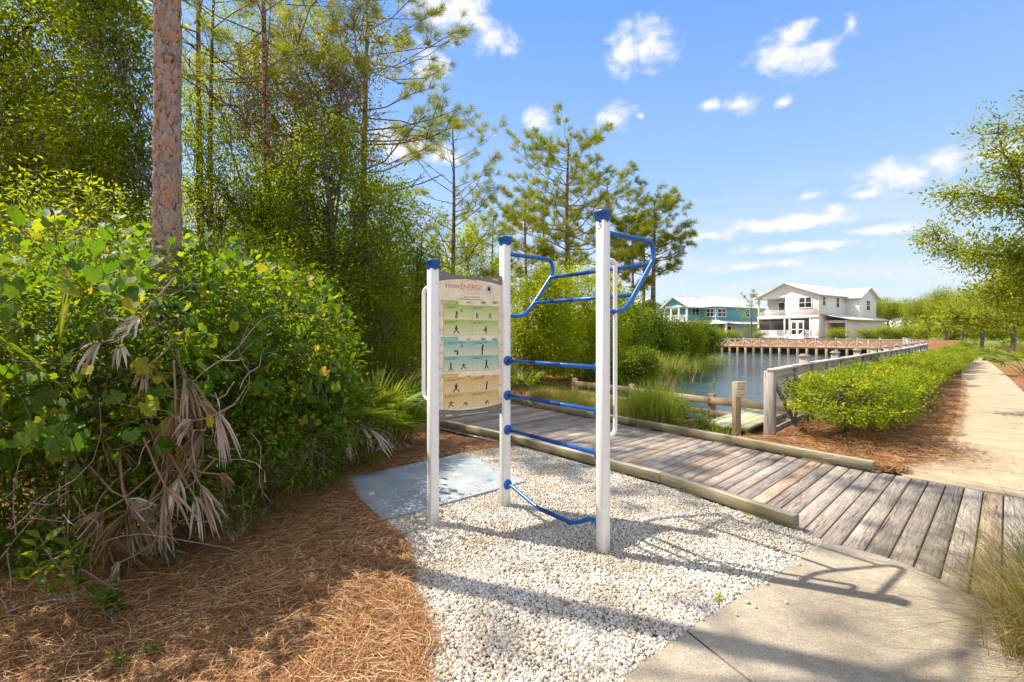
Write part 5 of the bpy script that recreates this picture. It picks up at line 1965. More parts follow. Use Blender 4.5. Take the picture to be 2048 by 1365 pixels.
def pine(name, label, base, Ht, r0, c0, n_limbs, lmax, nL=.24, K=34, w=.02, seed=0, lean=(0, 0), bark='pine_bark_far', prof=None, group=None,
         sub=4, tufts_per=3, dead=0, az_bias=None, trunk=True, rise=.25, root=None):
    r = np.random.default_rng(seed)
    base = np.asarray(base, float)
    if root is None:
        root = thing(name, label, 'pine tree', base, 0, group)
    tb = MB()
    n = 14
    t = np.linspace(0, 1, n)
    tr = np.c_[lean[0] * t + .02 * Ht * np.sin(t * 5 + seed) * t * .4, lean[1] * t, -.2 + (Ht + .2) * t]
    if trunk:
        tb.tube(tr, r0 * (1 - .82 * t ** 1.3), 9)

    def tp(z):
        return np.array([np.interp(z, tr[:, 2], tr[:, q]) for q in range(3)])

    TP, TD = [], []
    prof = prof or (lambda s_: .12 + .88 * max(0, 1 - abs((s_ - .36) / .67) ** 3.2) ** .5)
    for q in range(n_limbs):
        s_ = (q + r.random()) / n_limbs
        z = c0 + (Ht - c0) * min(.985, max(0, s_ + r.normal(0, .025)))
        a = q * 2.4 + r.normal(0, .4) if az_bias is None or r.random() > az_bias[1] else az_bias[0] + r.normal(0, .6)
        L = lmax * prof(s_) * (.7 + .5 * r.random())
        dr = np.array([math.cos(a), math.sin(a), 0])
        p0 = tp(z)
        up = rise + .5 * s_ + r.normal(0, .17)
        m1 = p0 + dr * L * .35 + UP * L * (up * .25 - .03)
        m2 = p0 + dr * L * .7 + UP * L * (up * .55) + rv(r, 1)[0] * L * .06
        e = p0 + dr * L + UP * L * up
        m1 = m1 + rv(r, 1)[0] * L * .05
        pts = [p0, m1, m2, e]
        rr = max(.009, r0 * .25 * (1 - .72 * s_))
        tb.tube(pts, [rr, rr * .75, rr * .5, rr * .25], 5, False)
        isdead = q < dead
        for w_ in range(sub):
            tt = .35 + .6 * (w_ + r.random()) / sub
            i_ = min(2, int(tt * 3))
            b0 = np.array(pts[i_]) + (np.array(pts[i_ + 1]) - np.array(pts[i_])) * (tt * 3 - i_)
            sd = unit(dr * (.5 + .4 * r.random()) + np.array([-dr[1], dr[0], 0]) * r.choice([-1, 1]) * (.5 + .5 * r.random()) + UP * (.35 + .3 * r.normal()))
            b1 = b0 + sd * L * (.16 + .20 * r.random()) * (1.15 - tt * .4)
            tb.tube([b0, (b0 + b1) / 2 + UP * .02 * L, b1], [rr * .42, rr * .3, rr * .16], 4, False)
            if not isdead:
                for u in range(tufts_per):
                    f = 1 - u * .24 * r.random() * 1.4
                    TP.append(b0 + (b1 - b0) * f + rv(r, 1)[0] * nL * .30 * (u > 0))
                    TD.append(unit(sd + UP * .5 + rv(r, 1)[0] * .5))
        if not isdead:
            for u in range(tufts_per):
                TP.append(np.array(e) - (np.array(e) - m2) * .35 * u / tufts_per + rv(r, 1)[0] * nL * .2)
                TD.append(unit(dr + UP * .6 + rv(r, 1)[0] * .4))
    for u in range(8):
        TP.append(tr[-1] + rv(r, 1)[0] * nL * .5)
        TD.append(unit(UP + rv(r, 1)[0] * .8))
    tb.build('trunk', M[bark], root, True)
    cb = MB()
    TP, TD = np.array(TP), np.array(TD)
    rn = r.random(len(TP))
    for v in range(3):
        m_ = np.arange(len(TP)) % 3 == v
        tv, tf = tuft_tpl(K, seed * 3 + v, w)
        cb.inst(tv, tf, TP[m_], TD[m_], rv(r, m_.sum()), nL * (.8 + .45 * r.random(m_.sum())), np.clip(.15 + .7 * rn[m_] + .1 * r.normal(size=m_.sum()), 0, 1))
    cb.build('crown', M['needle'], root)
    return root


def fan(mb, c, axis, nrm, R, nb, spread, wd, r, droop=.1, rnd=None, curl=0.0, shag=0.0):
    """palmetto fan: folded blades radiating from c"""
    axis, nrm = unit(axis), unit(nrm)
    sd = np.cross(axis, nrm)
    for q in range(nb):
        a = (q / (nb - 1) - .5) * spread + r.normal(0, .03 + shag)
        d = axis * math.cos(a) + sd * math.sin(a)
        L = R * (.72 + .28 * math.cos(a * .8)) * (.85 + .25 * r.random())
        s_ = unit(np.cross(d, nrm) + nrm * r.normal(0, .2 + shag * 2))
        k = 4
        pts = []
        for t in np.linspace(0, 1, k + 1):
            p = c + d * L * t - UP * (droop * L * t * t * (1 + r.random() * .3)) - nrm * curl * L * t * t * (.6 + .8 * r.random())
            w_ = wd * (.35 + 1.9 * t * (1 - t) * 1.6 if t < .6 else 1.27 * (1 - t) / .4 * .85 + .03)
            pts.append((p, w_))
        vs = []
        for p, w_ in pts:
            vs += [p - s_ * w_ + nrm * w_ * .45, p, p + s_ * w_ + nrm * w_ * .45]
        fs = []
        for t in range(k):
            o = t * 3
            fs += [(o, o + 1, o + 4, o + 3), (o + 1, o + 2, o + 5, o + 4)]
        rn = (r.random() if rnd is None else float(np.clip(rnd + r.normal(0, .16), 0, 1)))
        mb.add(vs, fs, [(0, 0, rn)])


def palmetto(label, base, n, R, h, seed, dirs=None, dead=3, group=None, wd=.013, nb=22):
    r = np.random.default_rng(seed)
    base = np.asarray(base, float)
    root = thing('saw_palmetto', label, 'palmetto', base, 0, group)
    fb, sb, db = MB(), MB(), MB()
    for q in range(n):
        a = q * 2.4 + r.normal(0, .3)
        el_ = .55 + .75 * r.random()
        d = np.array([math.cos(a) * math.cos(el_), math.sin(a) * math.cos(el_), math.sin(el_)])
        if dirs is not None and r.random() < .6:
            d = unit(d + np.asarray(dirs) * .8)
        b = np.array([r.normal(0, .06), r.normal(0, .06), .05])
        e = b + d * h * (.6 + .55 * r.random())
        mid = (b + e) / 2 + UP * .08 * h
        sb.tube([b, mid, e], [.009, .007, .005], 5, False)
        ax = unit(d + np.array([0, 0, -.25]))
        nn_ = unit(np.cross(np.cross(ax, UP), ax) + rv(r, 1)[0] * .35)
        fan(fb, e, ax, nn_, R * (.75 + .4 * r.random()), nb, 3.4, wd, r, .14)
    fb.build('fan', M['palmetto'], root)
    sb.build('stalk', M['palmetto'], root)
    if dead:
        for q in range(dead):
            a = r.random() * 6.28
            d = np.array([math.cos(a), math.sin(a), .1])
            e = np.array([0, 0, h * .35]) + d * .25 * h
            fan(db, e, unit(d * .35 - UP), unit(d), R * .8, 14, 1.5, wd, r, .1, None, .15, .08)
        db.build('dead_fan', M['dead_frond'], root)
    return root


def grass_clump(name, label, base, n, h, spread, mat, seed, wd=.004, lean=(0, 0), dry=0, dry_h=.5, group=None, bendy=.6):
    r = np.random.default_rng(seed)
    root = thing(name, label, 'grass clump', base, 0, group)
    for part, cnt, hh, mt_ in (('blade', n, h, mat), ('dry_blade', dry, h * dry_h, 'grass_dry')):
        if not cnt:
            continue
        mb = MB()
        a = r.random(cnt) * 6.283
        L = hh * (.55 + .55 * r.random(cnt))
        b = r.normal(0, spread * .35, (cnt, 2))
        dr = np.c_[np.cos(a), np.sin(a)] * (.15 + .85 * r.random((cnt, 1))) + b / spread * .5 + np.array(lean)
        S = np.c_[-np.sin(a), np.cos(a), r.normal(0, .2, cnt)]
        ts = np.linspace(0, 1, 6)
        V = np.zeros((cnt, 6, 2, 3))
        bd = bendy * (.5 + r.random(cnt))
        for q, t in enumerate(ts):
            hor = (t * .25 + t * t * .75) * bd
            ver = t - .42 * t * t * bd
            c = np.c_[b + dr * (L * hor)[:, None], L * ver]
            w_ = wd * (1 - .85 * t) * (.7 + .6 * r.random(cnt))
            for e in (0, 1):
                V[:, q, e] = c + S * ((e - .5) * 2 * w_)[:, None]
        fs = np.array([(2 * q, 2 * q + 1, 2 * q + 3, 2 * q + 2) for q in range(5)])
        F_ = (np.arange(cnt)[:, None, None] * 12 + fs[None]).reshape(-1, 4)
        tc = np.zeros((cnt, 12, 3))
        tc[:, :, 2] = r.random(cnt)[:, None]
        mb.add(V.reshape(-1, 3), F_, tc.reshape(-1, 3))
        mb.build(part, M[mt_], root)
    return root
# ------------------------------------------------------------------ the big pine beside the thicket
PX = np.array([-2.93, 4.12])
root = thing('pine_tree', 'tall pine with a thick plated orange brown trunk rising from the vine thicket', 'pine tree', (*PX, 0))
r = np.random.default_rng(3)
nth, nz_, zlo, zhi = 104, 360, 1.9, 5.0
th = np.arange(nth) / nth * 2 * math.pi
zs = np.linspace(zlo, zhi, nz_)
rad0 = .090
TH, ZS = np.meshgrid(th, zs, indexing='xy')
ns = 460
sd_t, sd_z, sd_h = r.random(ns) * 2 * math.pi, zlo - .1 + r.random(ns) * (zhi - zlo + .2), r.random(ns)
u = (TH * rad0).ravel() + .014 * np.sin(ZS.ravel() * 27 + TH.ravel() * 2) + .006 * np.sin(ZS.ravel() * 71 + TH.ravel() * 5)
v = ZS.ravel() * .40 + .010 * np.sin(TH.ravel() * 7 + ZS.ravel() * 13) + .005 * np.sin(TH.ravel() * 19 + ZS.ravel() * 37)
su_, sv_ = sd_t * rad0, sd_z * .40
circ = 2 * math.pi * rad0
b1, b2, bi = np.full(len(u), 9.), np.full(len(u), 9.), np.zeros(len(u), int)
for q in range(ns):
    du = np.abs(u - su_[q])
    du = np.minimum(du, circ - du)
    dd = np.hypot(du, v - sv_[q])
    m_ = dd < b1
    b2 = np.where(m_, b1, np.minimum(b2, dd))
    bi = np.where(m_, q, bi)
    b1 = np.where(m_, dd, b1)
ed = b2 - b1
disp = .007 * smoothstep(ed / .007) + .012 * (sd_h[bi] - .5) + .0012 * r.normal(size=len(u)) + .003 * np.sin(v * 90 + sd_h[bi] * 30) * sd_h[bi]
rr = rad0 * (1.06 - .03 * (ZS.ravel() - zlo)) + disp
mb = MB()
ax_x = -.012 * (ZS.ravel() - 2.5)
V = np.c_[np.cos(TH.ravel()) * rr + ax_x * -.3, np.sin(TH.ravel()) * rr, ZS.ravel()]
i, j = np.meshgrid(np.arange(nz_ - 1), np.arange(nth), indexing='ij')
i, j = i.ravel(), j.ravel()
mb.add(V, np.stack([i * nth + j, i * nth + (j + 1) % nth, (i + 1) * nth + (j + 1) % nth, (i + 1) * nth + j], 1), np.c_[ed, v, sd_h[bi]])
m_, t_ = new_mat('plated_pine_bark')
at_ = t_.n('ShaderNodeSeparateXYZ', Vector=attr(t_))
co = t_.n('ShaderNodeTexCoord').outputs['Object']
n_ = t_.noise(t_.vm('MULTIPLY', co, (1, 1, .35)), 34.0, 8.0, .72, .6)
n2_ = t_.noise(t_.vm('MULTIPLY', co, (1, 1, .6)), 9.0, 6.0, .65, .5)
f_ = t_.m('ADD', t_.m('MULTIPLY', at_.outputs[2], .55), t_.m('MULTIPLY', n2_, .75))
c_ = t_.ramp(f_, [(.30, (.19, .155, .14)), (.58, (.32, .26, .225)), (.78, (.33, .24, .185)), (.88, (.37, .22, .14)), (1, (.42, .21, .105))])
c_ = t_.mix(1.0, c_, t_.ramp(n_, [(.28, .42), (.5, 1.0), (.78, 1.35)]), 'MULTIPLY')
c_ = t_.mix(t_.smooth(t_.m('ADD', at_.outputs[0], t_.m('MULTIPLY', t_.m('SUBTRACT', n_, .5), .010)), .0, .0045), (.075, .055, .045), c_)
M['bark_plated'] = finish(m_, t_, pbsdf(t_, c_, .9, .15, normal=bump(t_, n_, .8, .008)))
mb.build('trunk', M['bark_plated'], root, True)
mb = MB()
mb.tube([(0, 0, -.2), (0, 0, 1.0), (0, 0, 1.92)], [.12, .105, .094], 20)
mb.tube([(0, 0, 4.97), (.02, 0, 8), (.0, .05, 11), (0, 0, 14.6)], [.0885, .08, .06, .02], 16)
mb.build('plain_bark_trunk', M['pine_bark'], root, True)
pine('pine_tree', '', (0, 0, 0), 14.6, .11, 6.7, 32, 2.7, .28, 34, .013, 11, trunk=False, root=root, sub=4)

# ------------------------------------------------------------------ vine thicket in the left foreground
TH_L = [
    ('dense green thicket shrub at the edge of the straw, nearest the camera', (-3.05, 3.35), [(-3.1, 3.4, 1.45, .85, .62, .72), (-2.65, 3.2, 1.25, .55, .42, .62), (-3.6, 3.0, 1.3, .7, .6, .8), (-2.75, 3.6, .75, .6, .6, .6), (-2.5, 3.35, .55, .4, .35, .5), (-3.1, 3.2, .5, .6, .4, .5), (-3.6, 3.3, .5, .6, .5, .6)]),
    ('dense thicket shrub wrapped round the foot of the plated pine trunk', (-2.75, 4.25), [(-2.75, 4.0, 1.62, .75, .55, .62), (-2.35, 4.3, 1.45, .62, .55, .68), (-2.5, 4.1, .8, .6, .6, .7), (-3.3, 4.5, 1.7, .7, .6, .7)]),
    ('sunlit rounded thicket shrub sloping down towards the palmettos', (-2.5, 5.2), [(-2.6, 5.2, 1.35, .75, .65, .85), (-2.2, 5.0, 1.0, .5, .5, .7), (-2.3, 5.5, .75, .58, .6, .65), (-3.0, 5.5, 1.6, .6, .6, .7)]),
]
for q, (lab, b, lo) in enumerate(TH_L):
    broad_tree('thicket_shrub', lab, 'shrub', (*b, gz(*b)), lo, 560, 24, .085, .058, .40, 'leaf_shrub', 'twig', .03, 5, 21 + q, LEAF7, .3, shell=.55, crown_name='foliage', trunk_name='stems', droop=.3, twig_r=.003, nseg=5,
               group='shrubs of the foreground thicket')
broad_tree('thicket_shrub', 'dark thicket shrub added at the far left to block the sun, behind the lobed vine leaves', 'shrub', (-4.4, 3.9, gz(-4.4, 3.9)),  # shrub added mostly out of view to keep sun off the thicket floor
           [(-4.4, 3.7, .9, .8, .9, .9), (-4.3, 4.6, 1.5, .8, .8, .9), (-4.9, 3.4, 1.5, .8, .8, .8), (-4.2, 3.0, .6, .6, .6, .6)], 420, 26, .12, .07, .42, 'leaf_shrub', 'twig', .03, 5, 27, LEAF4, .3, shell=.3,
           crown_name='foliage', trunk_name='stems', droop=.3, twig_r=.003, nseg=5, group='shrubs of the foreground thicket')
broad_tree('thicket_shrub', 'tall thicket shrub climbing into the dense top left tree', 'shrub', (-4.4, 5.3, gz(-4.4, 5.3)),
           [(-4.6, 5.2, 2.1, .8, .7, .8), (-3.75, 5.5, 2.15, .62, .6, .62), (-5.0, 5.4, 2.8, .6, .6, .6), (-4.2, 5.2, 1.2, .8, .7, .8)], 420, 24, .11, .062, .42, 'leaf_wood', 'twig', .03, 5, 28, LEAF4, .3, shell=.4,
           crown_name='foliage', trunk_name='stems', droop=.2, twig_r=.003, nseg=5, group='shrubs of the foreground thicket')
broad_tree('thicket_shrub', 'upright thicket shrub rising between the plated pine trunk and the palmettos', 'shrub', (-3.0, 6.3, gz(-3.0, 6.3)),
           [(-3.1, 6.2, 1.9, .62, .55, .65), (-2.6, 6.4, 1.35, .5, .5, .6), (-3.4, 6.4, 2.5, .45, .45, .5)], 300, 24, .11, .062, .42, 'leaf_wood', 'twig', .03, 4, 29, LEAF4, .3, shell=.4,
           crown_name='foliage', trunk_name='stems', droop=.2, twig_r=.003, nseg=5, group='shrubs of the foreground thicket')
lo = [(-1.98, 4.75, .50, .36, .45, .45), (-2.05, 5.3, .55, .36, .45, .5), (-2.15, 4.15, .42, .30, .40, .42), (-1.75, 5.75, .40, .3, .4, .38)]
broad_tree('thicket_shrub', 'low fine-leaved shrub on the straw between the thicket and the grey pad', 'shrub', (-2.05, 5.0, gz(-2.05, 5.0)), lo, 260, 20, .07, .046, .36, 'leaf_shrub', 'twig_grey', .018, 7, 31, LEAF4, .2,
           shell=.4, crown_name='foliage', trunk_name='stems', twig_r=.0025, nseg=5, group='shrubs of the foreground thicket')


def vine(label, lobes, n, seed, L, stems, base):
    r = np.random.default_rng(seed)
    root = thing('grapevine', label, 'vine', base, 0, 'grapevines over the thicket')
    B = np.asarray(base, float)
    lo = np.asarray(lobes, float)
    P, k, d = crown_points(lo, n, r, .98, .3)
    keep = (d[:, 2] > -.55)
    P, d = P[keep], d[keep]
    mb = MB()
    m = len(P)
    cnt = r.integers(2, 6, m)
    idx = np.repeat(np.arange(m), cnt)
    Q = P[idx] + r.normal(0, .07, (len(idx), 3)) + d[idx] * .05
    N = unit(d[idx] * .8 + UP * .7 + rv(r, len(idx)) * .45)
    D = unit(rv(r, len(idx)) * .7 - UP * .8)
    S = L * (.45 + .75 * r.random(len(idx)))
    mb.inst(GRAPE[0], GRAPE[1], Q - B, D, N, np.stack([S, S, S], 1), np.clip(r.random(len(idx)) ** 1.25, 0, 1))
    mb.build('leaf_cover', M['leaf_grape'], root)
    sb = MB()
    for q in range(stems):
        a, b = P[r.integers(m)], P[r.integers(m)]
        if np.linalg.norm(a - b) > 1.6:
            b = a + (b - a) * .6
        sb.tube(bend(a + UP * .03, b + np.array([.02, -.06, .02]), r, 10, .05, -.08) - B, np.linspace(.005, .002, 10), 4, False)
    for q in range(stems // 2):
        a = P[r.integers(m)] - B
        e = a + np.array([r.normal(0, .18), -.05 - .1 * r.random(), .05 + .25 * r.random()])
        sb.tube(bend(a, e, r, 6, .05, .15), np.linspace(.0028, .001, 6), 4, False)
    sb.build('vine_stem', M['twig'], root)
    return root


vine('grapevine with large lobed leaves draped over the shady near side of the thicket', [(-3.1, 3.2, 1.5, .9, .62, .78), (-2.62, 3.05, 1.25, .5, .4, .6), (-3.7, 2.9, 1.25, .7, .6, .8)], 300, 41, .098, 36, (-3.0, 3.1, .1))
vine('sunlit yellow green grapevine spread over the sloping right side of the thicket', [(-2.6, 5.15, 1.4, .8, .7, .92), (-2.3, 4.4, 1.5, .66, .6, .74), (-2.15, 5.0, 1.0, .52, .5, .7)], 520, 42, .070, 44, (-2.4, 4.8, .1))
vine('grapevine climbing over the crest of the thicket behind the plated pine trunk', [(-3.4, 4.5, 1.75, .8, .6, .75), (-2.8, 4.0, 1.65, .75, .55, .66)], 300, 43, .070, 26, (-3.2, 4.4, .1))

# dead palm skirts hanging out of the thicket
def dead_skirt(label, c, n, R, seed, facing=(.35, -1, 0), group='dead palm fronds hanging from the thicket'):
    r = np.random.default_rng(seed)
    c = np.asarray(c, float)
    root = thing('dead_palm_frond', label, 'dead frond', (c[0], c[1], c[2]), 0, group)
    f = unit(np.array(facing, float))
    for q in range(n):
        mb = MB()
        s_ = np.cross(UP, f)
        o = f * r.uniform(-.05, .08) + s_ * r.normal(0, .12) + UP * r.normal(0, .10)
        ax = unit(-UP * r.uniform(.1, 1.0) + f * r.uniform(-.1, .8) + s_ * r.normal(0, .75))
        nn_ = unit(f + UP * .4 + rv(r, 1)[0] * .3)
        fan(mb, o, ax, nn_, R * (.5 + .7 * r.random()), 10, .6 + .7 * r.random(), .0085, r, .7, r.random(), .55 * r.normal() + .3, .28)
        mb.tube([o - ax * .28 - f * .06 + UP * .05, o - ax * .1, o], [.008, .007, .006], 5, False, rnd=.4)
        mb.build('blade_fan', M['dead_frond'], root)


dead_skirt('bleached dead palm fronds curling below the yellowed vine leaf', at(240, 690, 3.0), 4, .19, 51, (.5, -1, .1))
dead_skirt('large tangle of tan dead palm fronds bending out on the right of the thicket', at(375, 800, 3.14), 8, .22, 52, (.9, -.7, 0))
dead_skirt('grey dead palm fronds fanning out near the straw', at(375, 960, 3.14), 7, .20, 53, (.8, -.8, 0))
dead_skirt('brown dead palm fronds drooping to the ground below the others', at(260, 1040, 3.0), 7, .21, 54, (.2, -1, 0))
dead_skirt('rusty dead palm fronds deep in the shade on the far left', at(130, 900, 3.12), 3, .20, 55, (0, -1, 0))
dead_skirt('small dead palm fronds lying at the foot of the fine-leaved shrub', (-1.72, 5.4, .35), 4, .3, 56, (.8, -.5, 0))
r = np.random.default_rng(58)
stem = thing('palm_stem', 'leaning fibrous palm stem hidden behind the hanging dead fronds', 'palm stem', (-2.38, 3.22, 0))
mb = MB()
pts = bend((-.1, .1, -.1), (.12, .10, 1.22), r, 22, .02)
mb.tube(pts, .07 + .018 * r.random(22), 12)
for q in range(60):
    k_ = r.integers(2, 21)
    a_ = r.random() * 6.283
    d_ = np.array([math.cos(a_), math.sin(a_), .9])
    p0 = pts[k_] + d_ * np.array([.085, .085, 0])
    mb.tube([p0, p0 + d_ * .05, p0 + d_ * np.array([.13, .13, .10 - .2 * r.random()])], [.016, .012, .005], 5, True)
mb.build('trunk', M['grey_bark'], stem)
# bare crossing twigs in the hollow of the thicket
r = np.random.default_rng(60)
for lab, c, ext in (('tangle of bare grey twigs in the dark hollow at the foot of the thicket', at(60, 1120, 2.62), (.28, .12, .3)),
                    ('tangle of thin bare twigs between the hanging dead fronds', at(420, 860, 3.1), (.25, .12, .3)),
                    ('dry fallen branches lying on the straw below the sapling', at(190, 1270, 2.62), (.4, .1, .05))):
    root = thing('bare_twigs', lab, 'twigs', c)
    mb = MB()
    for q in range(26):
        a = r.normal(size=3) * ext
        b = a + r.normal(size=3) * np.array(ext) * 1.3 + np.array([.05, -.02, .05])
        if 'fallen' in lab:
            a[2], b[2] = abs(a[2]) * .3 - .14, abs(b[2]) * .3 - .12
        mb.tube(bend(a, b, r, 9, .07), np.linspace(.0042, .0012, 9), 4, False)
    mb.build('twig', M['twig_grey'], root)

# green palmetto blades pushing up through the thicket
palmetto('palmetto with long upright green blades poking out of the thicket top', (-2.72, 3.05, 1.05), 5, .52, .42, 61, (-.1, -.2, .9), 0, 'saw palmettos', .012, 12)
palmetto('saw palmetto with bright spiky fans between the thicket and the dark trees', on_ground(690, 6.1), 13, .55, .85, 62, (.3, -.2, .3), 4, 'saw palmettos')
palmetto('broad saw palmetto with brown hanging skirts left of the white sign post', on_ground(748, 6.7), 14, .60, .78, 63, (.2, -.2, .2), 7, 'saw palmettos')
palmetto('low dark green saw palmetto growing out of the straw beside the sign post', (*g(803, 893)[:2], 0.0), 13, .50, .48, 64, (.1, -.2, .35), 2, 'saw palmettos')
palmetto('small saw palmetto by the boardwalk behind the stretching chart', on_ground(1040, 12.5), 9, .5, .5, 65, None, 1, 'saw palmettos')


def leafy_shoots(name, label, base, n, h, L, asp, leaf, seed, spread=.5, pairs=7):
    r = np.random.default_rng(seed)
    root = thing(name, label, 'plant', base)
    sb, lb = MB(), MB()
    for q in range(n):
        a = r.random() * 6.28
        e = np.array([math.cos(a) * spread * r.random(), math.sin(a) * spread * r.random() - .05, h * (.6 + .5 * r.random())])
        p = bend((r.normal(0, .02), r.normal(0, .02), 0), e, r, 6, .05)
        sb.tube(p, np.linspace(.004, .0015, 6), 5, False)
        k = pairs * 2
        t = np.linspace(.25, 1, k)
        P_ = np.stack([np.interp(t, np.linspace(0, 1, 6), p[:, c]) for c in range(3)], 1)
        aa = np.arange(k) * 2.4 + r.random()
        D = np.c_[np.cos(aa), np.sin(aa), .25 + .5 * t]
        lb.inst(LEAF7[0], LEAF7[1], P_, D, unit(UP + rv(r, k) * .35), np.stack([np.full(k, L * asp), np.full(k, L), np.full(k, L)], 1) * (.6 + .6 * r.random((k, 1))), r.random(k) * .9)
    sb.build('stem', M['twig_grey'], root)
    lb.build('leaf', M[leaf], root)
    return root


leafy_shoots('sapling', 'broad-leaved sapling with oval leaves in front of the dark hollow', at(140, 1205, 2.52), 5, .34, .095, .48, 'leaf_shrub', 71, .22, 5)
leafy_shoots('sapling', 'leafy green shoot leaning over the straw at the foot of the thicket', at(225, 1245, 2.6), 5, .24, .075, .40, 'leaf_shrub', 72, .18, 6)
leafy_shoots('sapling', 'small bushy sprout with pointed leaves beside the grey dead fronds', at(470, 1080, 3.5), 9, .38, .06, .42, 'leaf_shrub', 73, .3, 7)
leafy_shoots('seedling', 'tiny green seedling in the straw near the bottom edge', (*g(240, 1345)[:2], .03), 3, .09, .045, .45, 'leaf_shrub', 74, .06, 4)
leafy_shoots('seedling', 'tiny green seedling alone on the straw right of the other sprout', (*g(310, 1318)[:2], .03), 3, .06, .035, .45, 'leaf_shrub', 75, .05, 3)
leafy_shoots('sapling', 'thin weed shoots with narrow leaves beside the corner of the grey pad', (*g(600, 985)[:2], .02), 9, .34, .05, .34, 'leaf_shrub', 76, .25, 8)

# ------------------------------------------------------------------ woods on the left
W = 'trees of the wood on the left'
broad_tree('tree', 'dense fine-leaved tree filling the top left corner of the wood', 'tree', on_ground(40, 7.7),
           lob(7.7, (-60, 110, 140, 140), (70, 70, 120, 120), (20, 240, 140, 100), (150, 210, 95, 110), (110, 350, 120, 80), (-90, 320, 130, 100), (60, -60, 140, 100)), 820, 36, .13, .076, .46, 'leaf_wood', 'grey_bark', .06, 4, 81, shell=.35, group=W)
broad_tree('tree', 'bright fine-leaved tree immediately left of the plated pine trunk', 'tree', on_ground(240, 7.0),
           lob(7.0, (205, 40, 80, 90), (245, 150, 62, 90), (185, 270, 85, 80), (258, 310, 52, 80), (215, 390, 80, 55), (190, -60, 80, 60)), 500, 36, .115, .070, .46, 'leaf_wood', 'grey_bark', .045, 3, 82, shell=.35, group=W)
broad_tree('tree', 'yellow green slender tree just right of the plated pine trunk', 'tree', on_ground(440, 9.0),
           lob(9.0, (395, 330, 60, 80), (450, 400, 85, 75), (520, 420, 60, 70), (380, 230, 36, 70), (560, 460, 50, 60)), 330, 34, .15, .065, .42, 'leaf_wood', 'grey_bark', .05, 2, 83, shell=.4, group=W)
broad_tree('tree', 'thin half-bare tree with sparse yellowish leaves against the sky', 'tree', on_ground(655, 11.0),
           lob(11.0, (575, 130, 80, 110), (660, 190, 85, 120), (735, 70, 60, 90), (700, 300, 80, 70), (600, 280, 80, 70), (490, 190, 60, 90)), 620, 26, .20, .085, .38, 'leaf_sparse', 'twig_grey', .075, 3, 84, shell=.25, group=W, fork=.42, twig_r=.008)
broad_tree('tree', 'dark evergreen oak with a thick trunk in the middle of the wood', 'tree', on_ground(655, 9.8),
           lob(9.8, (570, 420, 85, 75), (660, 375, 95, 85), (740, 430, 75, 80), (610, 510, 80, 80), (730, 540, 80, 75), (665, 290, 65, 60), (560, 350, 70, 60)), 560, 30, .15, .080, .42, 'leaf_dark', 'grey_bark', .12, 1, 85, shell=.4, group=W, fork=.5)
broad_tree('tree', 'dark bushy tree at the right end of the wood behind the shortest post', 'tree', on_ground(800, 12.3),
           lob(12.3, (780, 430, 70, 75), (845, 480, 52, 70), (790, 560, 85, 80), (850, 610, 55, 80), (740, 640, 80, 80), (880, 560, 40, 60)), 520, 30, .17, .088, .42, 'leaf_dark', 'grey_bark', .09, 2, 86, shell=.4, group=W)
broad_tree('tree', 'yellow flecked small tree behind the top of the stretching chart', 'tree', on_ground(940, 18.0),
           lob(18.0, (930, 530, 55, 50), (975, 560, 48, 55), (895, 600, 50, 60), (1000, 620, 40, 70), (945, 470, 36, 36)), 360, 34, .25, .10, .42, 'leaf_bright', 'grey_bark', .07, 3, 87, shell=.4, group=W)
broad_tree('tree', 'olive leaved tree filling the sky gap between the plated trunk and the half-bare tree', 'tree', on_ground(470, 12.2),
           lob(12.2, (470, 110, 75, 100), (405, 190, 50, 110), (545, 270, 70, 80), (480, 260, 60, 80), (600, 60, 50, 80)), 420, 26, .22, .085, .40, 'leaf_wood', 'grey_bark', .07, 2, 88, shell=.3, group=W, fork=.45)
und = broad_tree('understory_shrub', 'dark understory shrub at the far left edge of the wood', 'shrub', on_ground(-130, 6.4),
                 [(on_ground(-130, 6.4) + np.array(o)).tolist() + list(s_) for o, s_ in (((0, 0, 1.0), (1.0, .8, .9)), ((.6, .2, 1.9), (.8, .7, .8)), ((-.6, .1, 1.8), (.8, .7, .8)), ((0, 0, 2.5), (.7, .6, .6)))],
                 460, 34, .15, .06, .42, 'leaf_dark', 'twig', .04, 5, 91, shell=.35, group='understory shrubs under the left wood', crown_name='foliage', trunk_name='stems')
for q, (px, Z, s_, lab) in enumerate([(60, 6.9, 1.05, 'dark understory shrub below the dense top left tree'), (215, 6.3, .95, 'dark understory shrub behind the plated pine trunk on its left'),
                                      (350, 7.4, .9, 'dark understory shrub right behind the plated pine trunk'), (480, 8.0, .9, 'dark understory shrub under the yellow green slender tree'),
                                      (590, 8.6, .95, 'dark understory shrub left of the thick oak trunk'), (700, 9.2, .9, 'dark understory shrub right of the thick oak trunk'),
                                      (790, 10.6, .95, 'dark understory shrub behind the saw palmettos'), (860, 13.6, .9, 'dark understory shrub behind the shortest white post'),
                                      (960, 15.5, .85, 'dark understory shrub behind the stretching chart'),
                                      (545, 9.4, 1.3, 'tall understory shrub between the slender tree and the oak trunk'), (640, 10.6, 1.35, 'tall understory shrub right behind the oak trunk'), (745, 11.6, 1.3, 'tall understory shrub right of the oak under the bushy tree')]):
    dup(und, lab, on_ground(px, Z), q * 1.3, s_)
